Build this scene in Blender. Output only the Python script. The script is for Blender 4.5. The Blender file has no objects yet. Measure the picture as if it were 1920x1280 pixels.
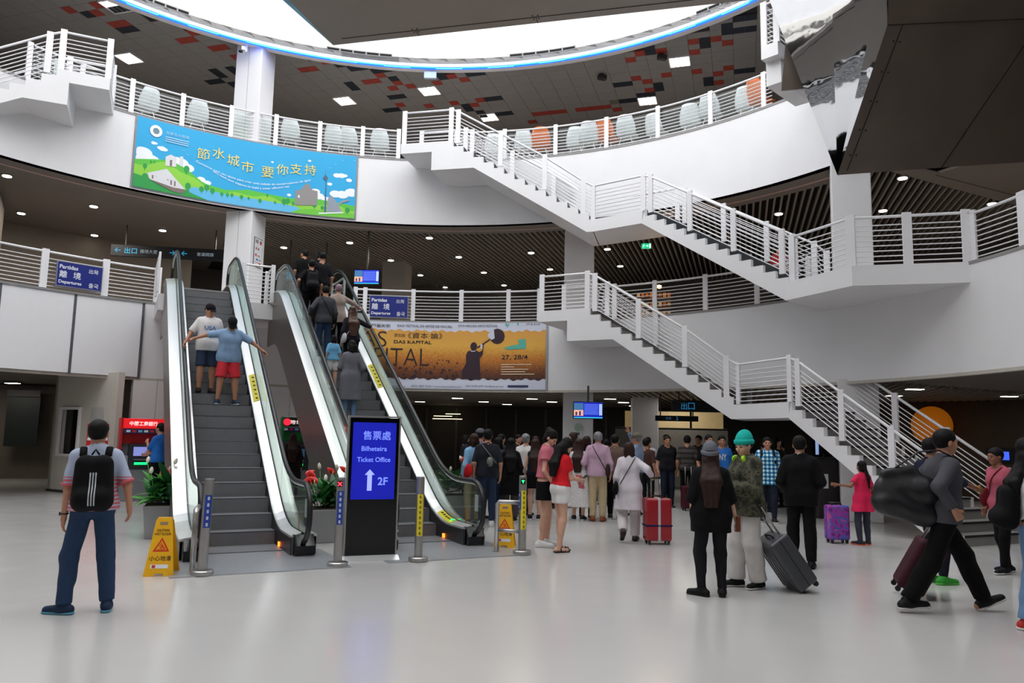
import bpy, bmesh, math, random
import numpy as np
from mathutils import Matrix, Vector
from mathutils.bvhtree import BVHTree
random.seed(7)
rng = np.random.default_rng(11)
SC = bpy.context.scene
COL = SC.collection
PI = math.pi
R_ = math.radians

# ------------------------------------------------------------------ camera
CAM_H = 1.6
def set_camera():
    f, pi_, ro = 1445.436, R_(6.991), R_(1.099)
    fw = Vector((0, math.cos(pi_), math.sin(pi_)))
    rt = Vector((1, 0, 0)); up = Vector((0, -math.sin(pi_), math.cos(pi_)))
    r = rt * math.cos(ro) + up * math.sin(ro)
    u = -rt * math.sin(ro) + up * math.cos(ro)
    cd = bpy.data.cameras.new('camera')
    cd.sensor_width = 36.0
    cd.lens = f / 1920 * 36.0
    cd.clip_end = 300
    co = bpy.data.objects.new('camera', cd)
    m = Matrix((r, u, -fw)).transposed().to_4x4()
    m.translation = (0, 0, CAM_H)
    co.matrix_world = m
    COL.objects.link(co)
    SC.camera = co
set_camera()

# ------------------------------------------------------------------ sky, exposure
wd = bpy.data.worlds.new('sky'); SC.world = wd; wd.use_nodes = True
bg = wd.node_tree.nodes['Background']
bg.inputs[0].default_value = (0.97, 0.985, 1.0, 1)
bg.inputs[1].default_value = 3.5
SC.view_settings.view_transform = 'Standard'
SC.view_settings.look = 'None'
SC.view_settings.gamma = 1.0
SC.view_settings.use_curve_mapping = False
SC.view_settings.exposure = 0.0
SC.cycles.max_bounces = 10
SC.cycles.diffuse_bounces = 5
SC.cycles.glossy_bounces = 4
SC.cycles.transparent_max_bounces = 24
SC.cycles.caustics_reflective = False
SC.cycles.caustics_refractive = False
SC.cycles.sample_clamp_indirect = 6.0

# ------------------------------------------------------------------ atrium dimensions (metres)
CX, CY, RA = -2.385, 11.047, 10.604          # centre and radius of the round well
Z2B, Z2, Z3B, Z3, ZC = 2.832, 4.786, 7.593, 9.536, 12.45
def az(a, r, z=0.0):
    return (CX + r * math.sin(R_(a)), CY + r * math.cos(R_(a)), z)

# ------------------------------------------------------------------ materials
def hexc(h):
    h = h.lstrip('#')
    out = []
    for i in (0, 2, 4):
        c = int(h[i:i + 2], 16) / 255
        out.append(c / 12.92 if c <= 0.04045 else ((c + 0.055) / 1.055) ** 2.4)
    return (*out, 1.0)
MATS = {}
def mat(name, col='#cccccc', rough=0.5, metal=0.0, var=0.06, scale=6.0, bump=0.0, bscale=60.0, emit=None, estr=0.0, coat=0.0, spec=None):
    if name in MATS: return MATS[name]
    m = bpy.data.materials.new(name); m.use_nodes = True
    nt = m.node_tree; b = nt.nodes['Principled BSDF']
    c = hexc(col)
    b.inputs['Roughness'].default_value = rough
    b.inputs['Metallic'].default_value = metal
    if coat: b.inputs['Coat Weight'].default_value = coat; b.inputs['Coat Roughness'].default_value = 0.08
    if spec is not None: b.inputs['Specular IOR Level'].default_value = spec
    tc = nt.nodes.new('ShaderNodeTexCoord')
    nz = nt.nodes.new('ShaderNodeTexNoise'); nz.inputs['Scale'].default_value = scale; nz.inputs['Detail'].default_value = 3
    nt.links.new(tc.outputs['Object'], nz.inputs['Vector'])
    rp = nt.nodes.new('ShaderNodeValToRGB')
    rp.color_ramp.elements[0].position = 0.3; rp.color_ramp.elements[1].position = 0.7
    rp.color_ramp.elements[0].color = (*[max(0, x * (1 - var)) for x in c[:3]], 1)
    rp.color_ramp.elements[1].color = (*[min(1, x * (1 + var)) for x in c[:3]], 1)
    nt.links.new(nz.outputs['Fac'], rp.inputs['Fac'])
    nt.links.new(rp.outputs['Color'], b.inputs['Base Color'])
    if bump:
        n2 = nt.nodes.new('ShaderNodeTexNoise'); n2.inputs['Scale'].default_value = bscale
        nt.links.new(tc.outputs['Object'], n2.inputs['Vector'])
        bp = nt.nodes.new('ShaderNodeBump'); bp.inputs['Strength'].default_value = bump; bp.inputs['Distance'].default_value = 0.01
        nt.links.new(n2.outputs['Fac'], bp.inputs['Height']); nt.links.new(bp.outputs['Normal'], b.inputs['Normal'])
    if emit:
        b.inputs['Emission Color'].default_value = hexc(emit); b.inputs['Emission Strength'].default_value = estr
    MATS[name] = m
    return m
def bsdf(m): return m.node_tree.nodes['Principled BSDF']
def glassmat(name, tint='#dfeee8', gloss=0.12, rough=0.02):
    if name in MATS: return MATS[name]
    m = bpy.data.materials.new(name); m.use_nodes = True; nt = m.node_tree; nt.nodes.clear()
    o = nt.nodes.new('ShaderNodeOutputMaterial'); mx = nt.nodes.new('ShaderNodeMixShader')
    t = nt.nodes.new('ShaderNodeBsdfTransparent'); t.inputs[0].default_value = hexc(tint)
    g = nt.nodes.new('ShaderNodeBsdfGlossy'); g.inputs['Roughness'].default_value = rough
    lw = nt.nodes.new('ShaderNodeLayerWeight'); lw.inputs['Blend'].default_value = 0.25
    mr = nt.nodes.new('ShaderNodeMapRange'); mr.inputs['To Min'].default_value = gloss * 0.5; mr.inputs['To Max'].default_value = min(1, gloss * 4)
    nt.links.new(lw.outputs['Fresnel'], mr.inputs['Value']); nt.links.new(mr.outputs['Result'], mx.inputs['Fac'])
    nt.links.new(t.outputs[0], mx.inputs[1]); nt.links.new(g.outputs[0], mx.inputs[2]); nt.links.new(mx.outputs[0], o.inputs[0])
    MATS[name] = m
    return m

M_WHITE = mat('white_paint', '#e6e5e6', 0.55, var=0.015, scale=1.5, bump=0.05, bscale=160)
M_RAIL = mat('white_enamel', '#e9e8ea', 0.32, var=0.01)
M_CREAM = mat('cream_plaster', '#ebe6dc', 0.6, var=0.012, scale=1.0)
M_SOFFIT = mat('taupe_soffit', '#7d746c', 0.7, var=0.03, scale=2)
M_CANOPY = mat('bronze_panel', '#93887f', 0.5, var=0.05, scale=0.8)
M_DARK = mat('dark_void', '#17140f', 0.9, var=0.2)
M_SLAT = mat('grey_slat', '#8f877f', 0.5, 0.0, var=0.05)
M_TAUPE = mat('taupe_wall', '#8b8176', 0.65, var=0.03)
M_DWALL = mat('charcoal_wall', '#3a3735', 0.6, var=0.1)
M_FLOOR2 = mat('upper_floor_tile', '#a8a4a0', 0.3, var=0.04)
M_STEEL = mat('brushed_steel', '#b4b2b0', 0.32, 0.9, var=0.05, scale=20)
M_BRIGHT = mat('polished_steel', '#e6e7e5', 0.33, 0.7, var=0.0)
M_DSTEEL = mat('dark_steel', '#55524f', 0.4, 0.8, var=0.06)
M_BLACK = mat('black_rubber', '#15161a', 0.38, var=0.1)
M_BLACKG = mat('black_gloss', '#0b0b0e', 0.12, var=0.1)
M_STEP = mat('escalator_step', '#77787b', 0.5, 0.2, var=0.05)
M_RISER = mat('grey_riser', '#8f8c88', 0.6, var=0.04)
M_RISERD = mat('dark_riser', '#3b4248', 0.6, var=0.05)
M_CLAD = mat('taupe_cladding', '#77706b', 0.35, 0.5, var=0.05, scale=1.2)
M_GLASS = glassmat('clear_glass', '#edf5f0', 0.10)
M_RGLASS = glassmat('rail_glass', '#f6faf8', 0.045)
M_MIRROR = mat('mirror_steel', '#d4d6d8', 0.03, 1.0, var=0.01)
def wavy(m):
    nt = m.node_tree; b = bsdf(m)
    tc = nt.nodes.new('ShaderNodeTexCoord'); w = nt.nodes.new('ShaderNodeTexNoise'); w.inputs['Scale'].default_value = 3.0
    nt.links.new(tc.outputs['Object'], w.inputs['Vector'])
    bp = nt.nodes.new('ShaderNodeBump'); bp.inputs['Strength'].default_value = 0.05; bp.inputs['Distance'].default_value = 0.03
    nt.links.new(w.outputs['Fac'], bp.inputs['Height']); nt.links.new(bp.outputs['Normal'], b.inputs['Normal'])
wavy(M_MIRROR)
def floor_mat():
    m = mat('polished_floor', '#c4c2bf', 0.17, var=0.03, scale=0.35, coat=0.0, spec=0.5)
    nt = m.node_tree; b = bsdf(m)
    tc = nt.nodes.new('ShaderNodeTexCoord')
    n = nt.nodes.new('ShaderNodeTexNoise'); n.inputs['Scale'].default_value = 2.2; n.inputs['Detail'].default_value = 5
    nt.links.new(tc.outputs['Object'], n.inputs['Vector'])
    mr = nt.nodes.new('ShaderNodeMapRange'); mr.inputs['To Min'].default_value = 0.12; mr.inputs['To Max'].default_value = 0.26
    nt.links.new(n.outputs['Fac'], mr.inputs['Value']); nt.links.new(mr.outputs['Result'], b.inputs['Roughness'])
    return m
M_FLOOR = floor_mat()
def emis(name, col, s): return mat(name, col, 0.5, var=0.0, emit=col, estr=s)
M_LAMP = emis('lamp_warm_white', '#fff6e6', 9.0)
M_TROFF = emis('lamp_tube_white', '#fff4ee', 7.0)
M_NEON = emis('blue_neon', '#0f4fff', 3.0)
M_NEONC = emis('blue_neon_core', '#3fb4ff', 4.0)

# ------------------------------------------------------------------ mesh helpers
class MB:
    def __init__(s): s.V = []; s.F = []
    def add(s, vs, fs):
        o = len(s.V); s.V += [tuple(v) for v in vs]; s.F += [tuple(i + o for i in f) for f in fs]; return s
    def box(s, c, d, rz=0.0, M=None):
        x, y, z = d[0] / 2, d[1] / 2, d[2] / 2
        vs = [(i * x, j * y, k * z) for i in (-1, 1) for j in (-1, 1) for k in (-1, 1)]
        if M is None:
            cz, sz = math.cos(rz), math.sin(rz)
            vs = [(c[0] + a * cz - b * sz, c[1] + a * sz + b * cz, c[2] + e) for a, b, e in vs]
        else: vs = [tuple(M @ Vector(v) + Vector(c)) for v in vs]
        return s.add(vs, [(0, 1, 3, 2), (4, 6, 7, 5), (0, 4, 5, 1), (2, 3, 7, 6), (0, 2, 6, 4), (1, 5, 7, 3)])
    def bar(s, p, q, w, h, up=(0, 0, 1)):
        p, q = Vector(p), Vector(q); d = (q - p).normalized(); a = d.cross(Vector(up))
        if a.length < 1e-6: a = Vector((1, 0, 0))
        a.normalize(); b = a.cross(d)
        vs = [t + a * (i * w / 2) + b * (j * h / 2) for t in (p, q) for i, j in ((-1, -1), (1, -1), (1, 1), (-1, 1))]
        return s.add(vs, [(0, 3, 2, 1), (4, 5, 6, 7), (0, 1, 5, 4), (1, 2, 6, 5), (2, 3, 7, 6), (3, 0, 4, 7)])
    def tube(s, pts, r, n=8, closed=False, flat=1.0):
        pts = [Vector(p) for p in pts]; k = len(pts); rs = r if isinstance(r, (list, tuple)) else [r] * k
        o = len(s.V); up0 = None
        for i, p in enumerate(pts):
            if closed: d = (pts[(i + 1) % k] - pts[i - 1])
            else: d = pts[min(i + 1, k - 1)] - pts[max(i - 1, 0)]
            d.normalize()
            if up0 is None: up0 = Vector((0, 0, 1)) if abs(d.z) < 0.95 else Vector((1, 0, 0))
            a = d.cross(up0)
            if a.length < 1e-4: a = d.cross(Vector((1, 0, 0)))
            a.normalize(); b = a.cross(d).normalized(); up0 = b
            for j in range(n):
                t = 2 * PI * j / n
                s.V.append(tuple(p + a * (math.cos(t) * rs[i]) + b * (math.sin(t) * rs[i] * flat)))
        m = k if closed else k - 1
        for i in range(m):
            for j in range(n):
                i2 = (i + 1) % k
                s.F.append((o + i * n + j, o + i * n + (j + 1) % n, o + i2 * n + (j + 1) % n, o + i2 * n + j))
        if not closed:
            s.F.append(tuple(o + j for j in range(n))[::-1]); s.F.append(tuple(o + (k - 1) * n + j for j in range(n)))
        return s
    def prism(s, poly, z0, z1):
        n = len(poly)
        return s.extr([(x, y, z0) for x, y in poly], (0, 0, z1 - z0))
    def extr(s, poly, vec):
        n = len(poly); v = Vector(vec)
        vs = [Vector(p) for p in poly]; vs += [p + v for p in vs]
        return s.add(vs, [tuple(range(n))[::-1], tuple(range(n, 2 * n))] + [(i, (i + 1) % n, n + (i + 1) % n, n + i) for i in range(n)])
    def lathe(s, prof, n=16, c=(0, 0, 0)):
        k = len(prof); o = len(s.V)
        for r, z in prof:
            for j in range(n):
                t = 2 * PI * j / n
                s.V.append((c[0] + r * math.cos(t), c[1] + r * math.sin(t), c[2] + z))
        for i in range(k - 1):
            for j in range(n):
                s.F.append((o + i * n + j, o + i * n + (j + 1) % n, o + (i + 1) * n + (j + 1) % n, o + (i + 1) * n + j))
        s.F.append(tuple(o + j for j in range(n))[::-1]); s.F.append(tuple(o + (k - 1) * n + j for j in range(n)))
        return s
    def sector(s, r0, r1, z0, z1, a0, a1, n):
        full = abs(a1 - a0) >= 359.9; o = len(s.V); m = n if full else n + 1
        for i in range(m):
            a = a0 + (a1 - a0) * i / n
            s.V += [az(a, r0, z0), az(a, r1, z0), az(a, r1, z1), az(a, r0, z1)]
        for i in range(n):
            p, q = o + 4 * i, o + 4 * ((i + 1) % m)
            for j in range(4): s.F.append((p + j, p + (j + 1) % 4, q + (j + 1) % 4, q + j))
        if not full:
            s.F.append((o, o + 1, o + 2, o + 3)); e = o + 4 * n; s.F.append((e + 3, e + 2, e + 1, e))
        return s
    def sweep(s, prof, path):       # prof: closed list of (x, dz); path: list of (y, z)
        k = len(prof); o = len(s.V)
        for y, z in path: s.V += [(x, y, z + dz) for x, dz in prof]
        for i in range(len(path) - 1):
            for j in range(k):
                a, b = o + i * k, o + (i + 1) * k
                s.F.append((a + j, a + (j + 1) % k, b + (j + 1) % k, b + j))
        s.F.append(tuple(o + j for j in range(k))[::-1]); s.F.append(tuple(o + (len(path) - 1) * k + j for j in range(k)))
        return s
    def mesh(s, name, m=None, smooth=False):
        me = bpy.data.meshes.new(name); me.from_pydata(s.V, [], s.F)
        bm = bmesh.new(); bm.from_mesh(me); bmesh.ops.recalc_face_normals(bm, faces=bm.faces); bm.to_mesh(me); bm.free()
        if m: me.materials.append(m)
        if smooth:
            for p in me.polygons: p.use_smooth = True
        return me
    def build(s, name, m, parent=None, smooth=False, bevel=0.0, loc=None):
        return link(name, s.mesh(name, m, smooth), parent, bevel, loc)
def link(name, me, parent=None, bevel=0.0, loc=None):
    o = bpy.data.objects.new(name, me); COL.objects.link(o)
    if loc is not None: o.location = loc
    if bevel:
        b = o.modifiers.new('bevel', 'BEVEL'); b.width = bevel; b.segments = 2; b.limit_method = 'ANGLE'
    if parent is not None: par(o, parent)
    return o
def par(o, p):
    o.parent = p
    if p.parent is None: o.matrix_parent_inverse = p.matrix_basis.inverted()
def tag(o, label, cat, group=None, kind=None):
    o['label'] = label; o['category'] = cat
    if group: o['group'] = group
    if kind: o['kind'] = kind
    return o
def thing(name, label, cat, loc=(0, 0, 0), rz=0.0, group=None, kind=None):
    o = bpy.data.objects.new(name, None); COL.objects.link(o)
    o.location = loc; o.rotation_euler = (0, 0, rz); o.empty_display_size = 0.2
    return tag(o, label, cat, group, kind)
def place(o, loc, rz=0.0):
    o.location = loc; o.rotation_euler = (0, 0, rz); return o
def struct(name, mb, m, label, cat, smooth=False, bevel=0.0):
    return tag(mb.build(name, m, None, smooth, bevel), label, cat, None, 'structure')
def dup(root, loc, rz, label=None, group=None):
    r = root.copy(); COL.objects.link(r); r.location = loc; r.rotation_euler = (0, 0, rz)
    if label: r['label'] = label
    if group: r['group'] = group
    for ch in root.children:
        c = ch.copy(); COL.objects.link(c); c.parent = r
        for g in ch.children:
            d = g.copy(); COL.objects.link(d); d.parent = c
    return r
# text as flat mesh, x to the right, y up, origin centred (or left)
def text_vf(s, size=1.0, align='c', bold=0.0):
    c = bpy.data.curves.new('t', 'FONT'); c.body = s; c.size = size; c.resolution_u = 3; c.offset = bold
    o = bpy.data.objects.new('t', c); me = bpy.data.meshes.new_from_object(o)
    v = np.array([x.co[:] for x in me.vertices]) if len(me.vertices) else np.zeros((0, 3)); f = [tuple(p.vertices) for p in me.polygons]
    bpy.data.meshes.remove(me); bpy.data.objects.remove(o); bpy.data.curves.remove(c)
    if len(v):
        x0, x1 = v[:, 0].min(), v[:, 0].max(); y0, y1 = v[:, 1].min(), v[:, 1].max()
        v[:, 1] -= (y0 + y1) / 2
        v[:, 0] -= (x0 + x1) / 2 if align == 'c' else x0
    return v, f
def text_fit(s, w, h, align='c', bold=0.0):     # scaled into a w by h box
    v, f = text_vf(s, 1.0, align, bold)
    x, y = np.ptp(v[:, 0]), np.ptp(v[:, 1])
    if w is None: k = h / y; v = v * [k, k, 1]
    else: v = v * [w / x, h / y, 1]
    return v, f
def put(vf, name, m, parent, origin, ex, ey, off=0.0, dx=0.0, dy=0.0):
    v, f = vf; o = Vector(origin); ex = Vector(ex).normalized(); ey = Vector(ey).normalized(); n = ex.cross(ey)
    vs = [o + ex * (a[0] + dx) + ey * (a[1] + dy) + n * off for a in v]
    return MB().add(vs, f).build(name, m, parent)
# ================================================================== structure
struct('floor', MB().add([(-40, -25, 0), (40, -25, 0), (40, 45, 0), (-40, 45, 0)], [(0, 1, 2, 3)]), M_FLOOR, 'glossy pale grey floor of the concourse', 'floor')
# level two
struct('wall_balcony_middle', MB().sector(RA, RA + 0.2, Z2B, Z2, 0, 360, 120), M_WHITE, 'white curved balcony front of the middle level', 'balcony front', smooth=False)
struct('floor_middle', MB().sector(RA + 0.2, 27, Z2 - 0.12, Z2, 0, 360, 120), M_FLOOR2, 'floor slab of the middle level', 'floor')
struct('trim_middle', MB().sector(RA - 0.012, RA + 0.01, Z2 - 0.05, Z2 + 0.006, 0, 360, 120), mat('trim_grey', '#8d8a88', 0.5), 'thin grey edge strip along the middle balcony floor', 'trim')
struct('trim_lower', MB().sector(RA - 0.015, RA + 0.1, Z2B - 0.03, Z2B + 0.03, 0, 360, 120), mat('trim_cream', '#bdb6ab', 0.5), 'cream trim under the middle balcony front', 'trim')
ceil1 = struct('ceiling_ground', MB().sector(RA + 0.05, 27, Z2B + 0.1, Z2B + 0.2, 0, 360, 120), M_SOFFIT, 'taupe ceiling over the ground floor arcade', 'ceiling')
# level three
struct('wall_balcony_upper', MB().sector(RA, RA + 0.2, Z3B, Z3, -232, 64, 100), M_WHITE, 'white curved balcony front of the top level', 'balcony front')
struct('floor_upper', MB().sector(RA + 0.2, 27, Z3 - 0.12, Z3, -232, 64, 100), M_FLOOR2, 'floor slab of the top level', 'floor')
struct('trim_upper', MB().sector(RA - 0.012, RA + 0.01, Z3 - 0.05, Z3 + 0.006, -232, 64, 100), MATS['trim_grey'], 'thin grey edge strip along the top balcony floor', 'trim')
struct('ceiling_edge', MB().sector(RA + 0.02, RA + 0.62, Z3B, Z3B + 0.1, -232, 64, 100).sector(RA + 0.75, RA + 1.05, Z3B + 0.02, Z3B + 0.1, -232, 64, 100), M_SOFFIT, 'stepped taupe soffit band under the top balcony', 'ceiling')
struct('trim_tube', MB().sector(RA + 0.62, RA + 0.75, Z3B + 0.015, Z3B + 0.1, -232, 64, 100), mat('pink_strip', '#cda49c', 0.5), 'pale pink strip running round the soffit', 'trim')
ceil2 = struct('ceiling_middle', MB().sector(RA + 1.05, 27, 7.86, 7.98, -232, 64, 100).sector(13.4, 27, 7.86, 7.98, 64, 128, 24), M_DARK, 'ceiling of the middle level, slatted between the columns', 'ceiling')
MB().sector(RA + 1.05, 27, 7.72, 7.78, 128, 332.5, 70).build('plain_panel', M_SOFFIT, ceil2)
MB().sector(13.4, 27, 7.72, 7.78, 63.5, 128, 24).build('plain_panel', M_SOFFIT, ceil2)
MB().sector(RA + 1.05, 13.4, 7.70, 7.74, 62, 64, 2).sector(13.4, 27, 7.70, 7.74, 62, 63.5, 2).build('plain_panel', M_SOFFIT, ceil2)
# slats of the middle level ceiling
ST = R_(16.6); SE1 = (math.cos(ST), -math.sin(ST)); SE2 = (math.sin(ST), math.cos(ST))
def slat_runs(c, r0, r1, a0, a1, step=0.05):
    runs = []; cur = None
    t = -26.0
    while t < 26.0:
        x = c * SE1[0] + t * SE2[0]; y = c * SE1[1] + t * SE2[1]
        r = math.hypot(x, y); a = math.degrees(math.atan2(x, y))
        if r0 < r < r1 and a0 < a < a1:
            if cur is None: cur = t
        elif cur is not None:
            if t - cur > 0.3: runs.append((cur, t))
            cur = None
        t += step
    if cur is not None: runs.append((cur, t))
    return runs
unit = MB().box((0, 0, 0), (1, 1, 1)).mesh('slat', M_SLAT)
c = -11.5
while c < 13.5:
    for t0, t1 in slat_runs(c, RA + 1.05, 24.0, -27.5, 62.0):
        tm = (t0 + t1) / 2
        o = link('slat', unit, ceil2)
        o.location = (CX + c * SE1[0] + tm * SE2[0], CY + c * SE1[1] + tm * SE2[1], 7.76)
        o.scale = (0.045, t1 - t0, 0.13); o.rotation_euler = (0, 0, -ST)
    c += 0.17
sm = MB(); c = -11.5
while c < 16:
    for t0, t1 in slat_runs(c, RA + 0.3, 22.0, -12, 62.0, 0.1):
        p0 = (CX + c * SE1[0] + t0 * SE2[0], CY + c * SE1[1] + t0 * SE2[1], Z2B + 0.07); p1 = (CX + c * SE1[0] + t1 * SE2[0], CY + c * SE1[1] + t1 * SE2[1], Z2B + 0.07)
        sm.bar(p0, p1, 0.06, 0.07)
    c += 0.2
o = sm.build('slat_field', M_SLAT, ceil1); o['kind'] = 'stuff'
# top level ceiling with coloured tiles
ceil3 = struct('ceiling_upper', MB().sector(RA, 27, ZC + 0.03, ZC + 0.2, 0, 360, 120), mat('tile_joint', '#2d2a28', 0.8), 'tiled ceiling of the top level with red and blue tiles', 'ceiling')
TILES = 'D-19,32 D-18,32 D-17,33 D-16,33 R-17,34 D-16,35 R-16,36 R-19,35 R-18,35 D-21,35 D-21,36 R-17,37 R-15,37 D-18,39 D-17,39 D-11,35 D-11,36 R-10,36 D-8,36 D-7,36 R-9,37 R-12,37 R-12,42 R-9,42 D-8,42 D-7,42 D-11,43 D-11,44 R-10,43 R-15,42 R-18,41 D-20,42 D-19,42 D-10,45 D-10,46 D-8,46 D-7,46 R-4,47 R-3,47 R-2,47 R-1,47 R-5,49 R1,47 R2,47 R3,47 R4,47 G5,46 R5,48 R5,50 D6,46 D7,46 D8,45 D9,45 R9,44 D6,42 D7,42 R8,41 R9,42 D10,43 D10,44 R11,41 D6,35 D7,35 R8,37 R9,36 D10,35 D10,36 R11,36 D18,32 D19,32 D17,33 D17,34 D18,34 D19,34 R14,35 D15,35 D15,36 R16,35 R17,36 R14,37 R14,41 D15,43 D15,44 R16,42 R17,41 D18,42 D19,42 R16,44 R21,30 R-38,16 R-35,16 D-34,17 D-33,17 D-37,17 R-36,17 R-36,19 R-35,19 D-36,20 D-35,20 R-30,22 R-29,22 R-32,23 R-31,23 R-30,25 R-29,25 D-33,29 D-33,30 D-31,29 D-31,30 R-29,27 D-33,32 D-33,33 D-35,31 D-34,31 R-21,30 R-24,31 R-23,31 D-40,4 D-41,4 R-39,5 R-42,3 D-43,-2 D-42,-2 R-41,-1 R-44,0 D-40,-6 R-41,-5 R-38,-8 D-39,9 R-40,10'
TD = {}
for t in TILES.split():
    u, v = t[1:].split(','); TD[(int(u), int(v))] = t[0]
LAMP3 = [(-11.33, 21.65), (-10.68, 18.56), (-5.9, 24.43), (-2.62, 23.49), (-0.84, 25.36), (4.77, 21.24), (4.32, 23.73)]
def tile_uv(x, y):
    x -= CX; y -= CY
    return math.floor((x * SE1[0] + y * SE1[1]) / 0.6), math.floor((x * SE2[0] + y * SE2[1]) / 0.6)
LUV = {tile_uv(*p) for p in LAMP3}
M_TW = mat('ceiling_tile_white', '#8f8b87', 0.7, var=0.03, scale=3); M_TR = mat('ceiling_tile_red', '#a03a2c', 0.6); M_TD = mat('ceiling_tile_navy', '#1d2530', 0.6); M_TG = mat('ceiling_tile_olive', '#6d6c5c', 0.6)
tmesh = {k: MB().box((0, 0, 0), (w, w, 0.03)).mesh('ceiling_tile', m) for k, m, w in (('W', M_TW, 0.592), ('R', M_TR, 0.294), ('D', M_TD, 0.298), ('G', M_TG, 0.298))}
cand = []
for u in range(-45, 46):
    for v in range(-45, 46):
        x = CX + ((u + .5) * SE1[0] + (v + .5) * SE2[0]) * 0.6; y = CY + ((u + .5) * SE1[1] + (v + .5) * SE2[1]) * 0.6
        r = math.hypot(x - CX, y - CY)
        if RA + 0.33 < r < 26.5 and (u, v) not in LUV: cand.append((u, v, x, y, r))
vis = sorted([q for q in cand if q[3] > 14 and abs(q[2]) < q[3] * 0.62 and q[3] < 27], key=lambda q: q[3])
vis = {(q[0], q[1]) for q in vis[:180]}
rest = MB()
for u, v, x, y, r in cand:
    if (u, v) in vis:
        o = link('ceiling_tile', tmesh['W'], ceil3, loc=(x, y, ZC + 0.012)); o.rotation_euler = (0, 0, -ST)
    else: rest.box((x, y, ZC + 0.012), (0.592, 0.592, 0.03), -ST)
o = rest.build('tile_field', M_TW, ceil3); o['kind'] = 'stuff'
for (u, v), k in TD.items():
    x = CX + ((u + .5) * SE1[0] + (v + .5) * SE2[0]) * 0.3; y = CY + ((u + .5) * SE1[1] + (v + .5) * SE2[1]) * 0.3
    if math.hypot(x - CX, y - CY) > RA + 0.3:
        o = link('coloured_tile', tmesh[k], ceil3, loc=(x, y, ZC + 0.004)); o.rotation_euler = (0, 0, -ST)
# drum under the skylight, with air slots and blue neon
drum = struct('wall_drum', MB().sector(RA, RA + 0.25, ZC - 0.12, ZC + 0.5, 0, 360, 120), M_CREAM, 'cream band round the skylight opening', 'wall')
struct('wall_skylight', MB().sector(RA + 0.06, RA + 0.3, ZC + 0.5, ZC + 4.5, 0, 360, 120), M_WHITE, 'white cylindrical skylight wall above the opening', 'wall')
struct('roof', MB().sector(RA + 0.2, 28, ZC + 1.0, ZC + 1.2, 0, 360, 90), M_DARK, 'roof slab around the skylight', 'roof')
for a0, a1 in ((-17.3, -7.1), (11.7, 22.4), (41.6, 51.0), (-45.5, -37.4)):
    g = MB().sector(RA - 0.012, RA + 0.02, ZC + 0.16, ZC + 0.27, a0, a1, 12).build('air_slot', mat('slot_grey', '#8f8f8d', 0.5, 0.4), drum)
    k = MB()
    for i in range(5):
        a = a0 + (a1 - a0) * i / 5
        k.sector(RA - 0.02, RA - 0.01, ZC + 0.185, ZC + 0.245, a + 0.12, a + (a1 - a0) / 5 - 0.12, 4)
    k.build('grille', M_DARK, g)
neon = thing('neon_light', 'bright blue neon tube ringing the skylight opening', 'neon light', az(0, RA, ZC - 0.1))
n = 72
for i in range(n):
    a0 = -75 + 150 * i / n; a1 = a0 + 150 / n
    if i % 2 == 0:
        MB().tube([az(a0 + (a1 - a0) * 2 * t / 6, RA - 0.09, ZC - 0.13 + 0.02 * math.sin(i * 1.7)) for t in range(7)], 0.014, 6).build('neon_tube', M_NEONC, neon)
MB().sector(RA - 0.05, RA - 0.005, ZC - 0.15, ZC - 0.085, -80, 80, 90).build('neon_channel', M_NEON, neon)
# outer shell
struct('wall_outer', MB().sector(26.6, 27, 0, ZC + 1.1, 0, 360, 90), M_DWALL, 'dark outer wall behind the arcades', 'wall')
# columns
def column(name, x, y, w, rz, z0, z1, label, cap=False):
    t = thing(name, label, 'column', (x, y, z0), 0, None, 'structure')
    MB().box((x, y, (z0 + z1) / 2), (w, w, z1 - z0), rz).build('shaft', M_WHITE, t, bevel=0.02)
    MB().box((x, y, (z0 + z1) / 2), (w + 0.004, 0.012, z1 - z0 - 0.02), rz).build('joint', mat('joint_grey', '#a5a3a0', 0.6), t)
    return t
def azc(a, r): return az(a, r)[:2]
for nm, a, r in (('left', -27.2, RA + 0.55), ('right', 61.6, RA + 0.42)):
    x, y = azc(a, r)
    for lv, z0, z1 in (('ground', 0, Z2B + 0.1), ('middle', Z2, 7.75), ('top', Z3, ZC + 0.02)):
        column('column', x, y, 0.78, R_(45 - a + (8 if nm == 'left' else -4)), z0, z1, f'white square column on the {nm} at the {lv} level')
for lv, z0, z1 in (('ground', 0, Z2B + 0.1), ('middle', Z2, 7.75)):
    column('column', 1.95, 22.4, 0.86, R_(-5), z0, z1, f'pale column behind the queue at the {lv} level')
column('column', 4.25, 24.6, 0.8, R_(-5), 0, Z2B + 0.1, 'grey column beside the counter glazing at ground level')
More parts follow.
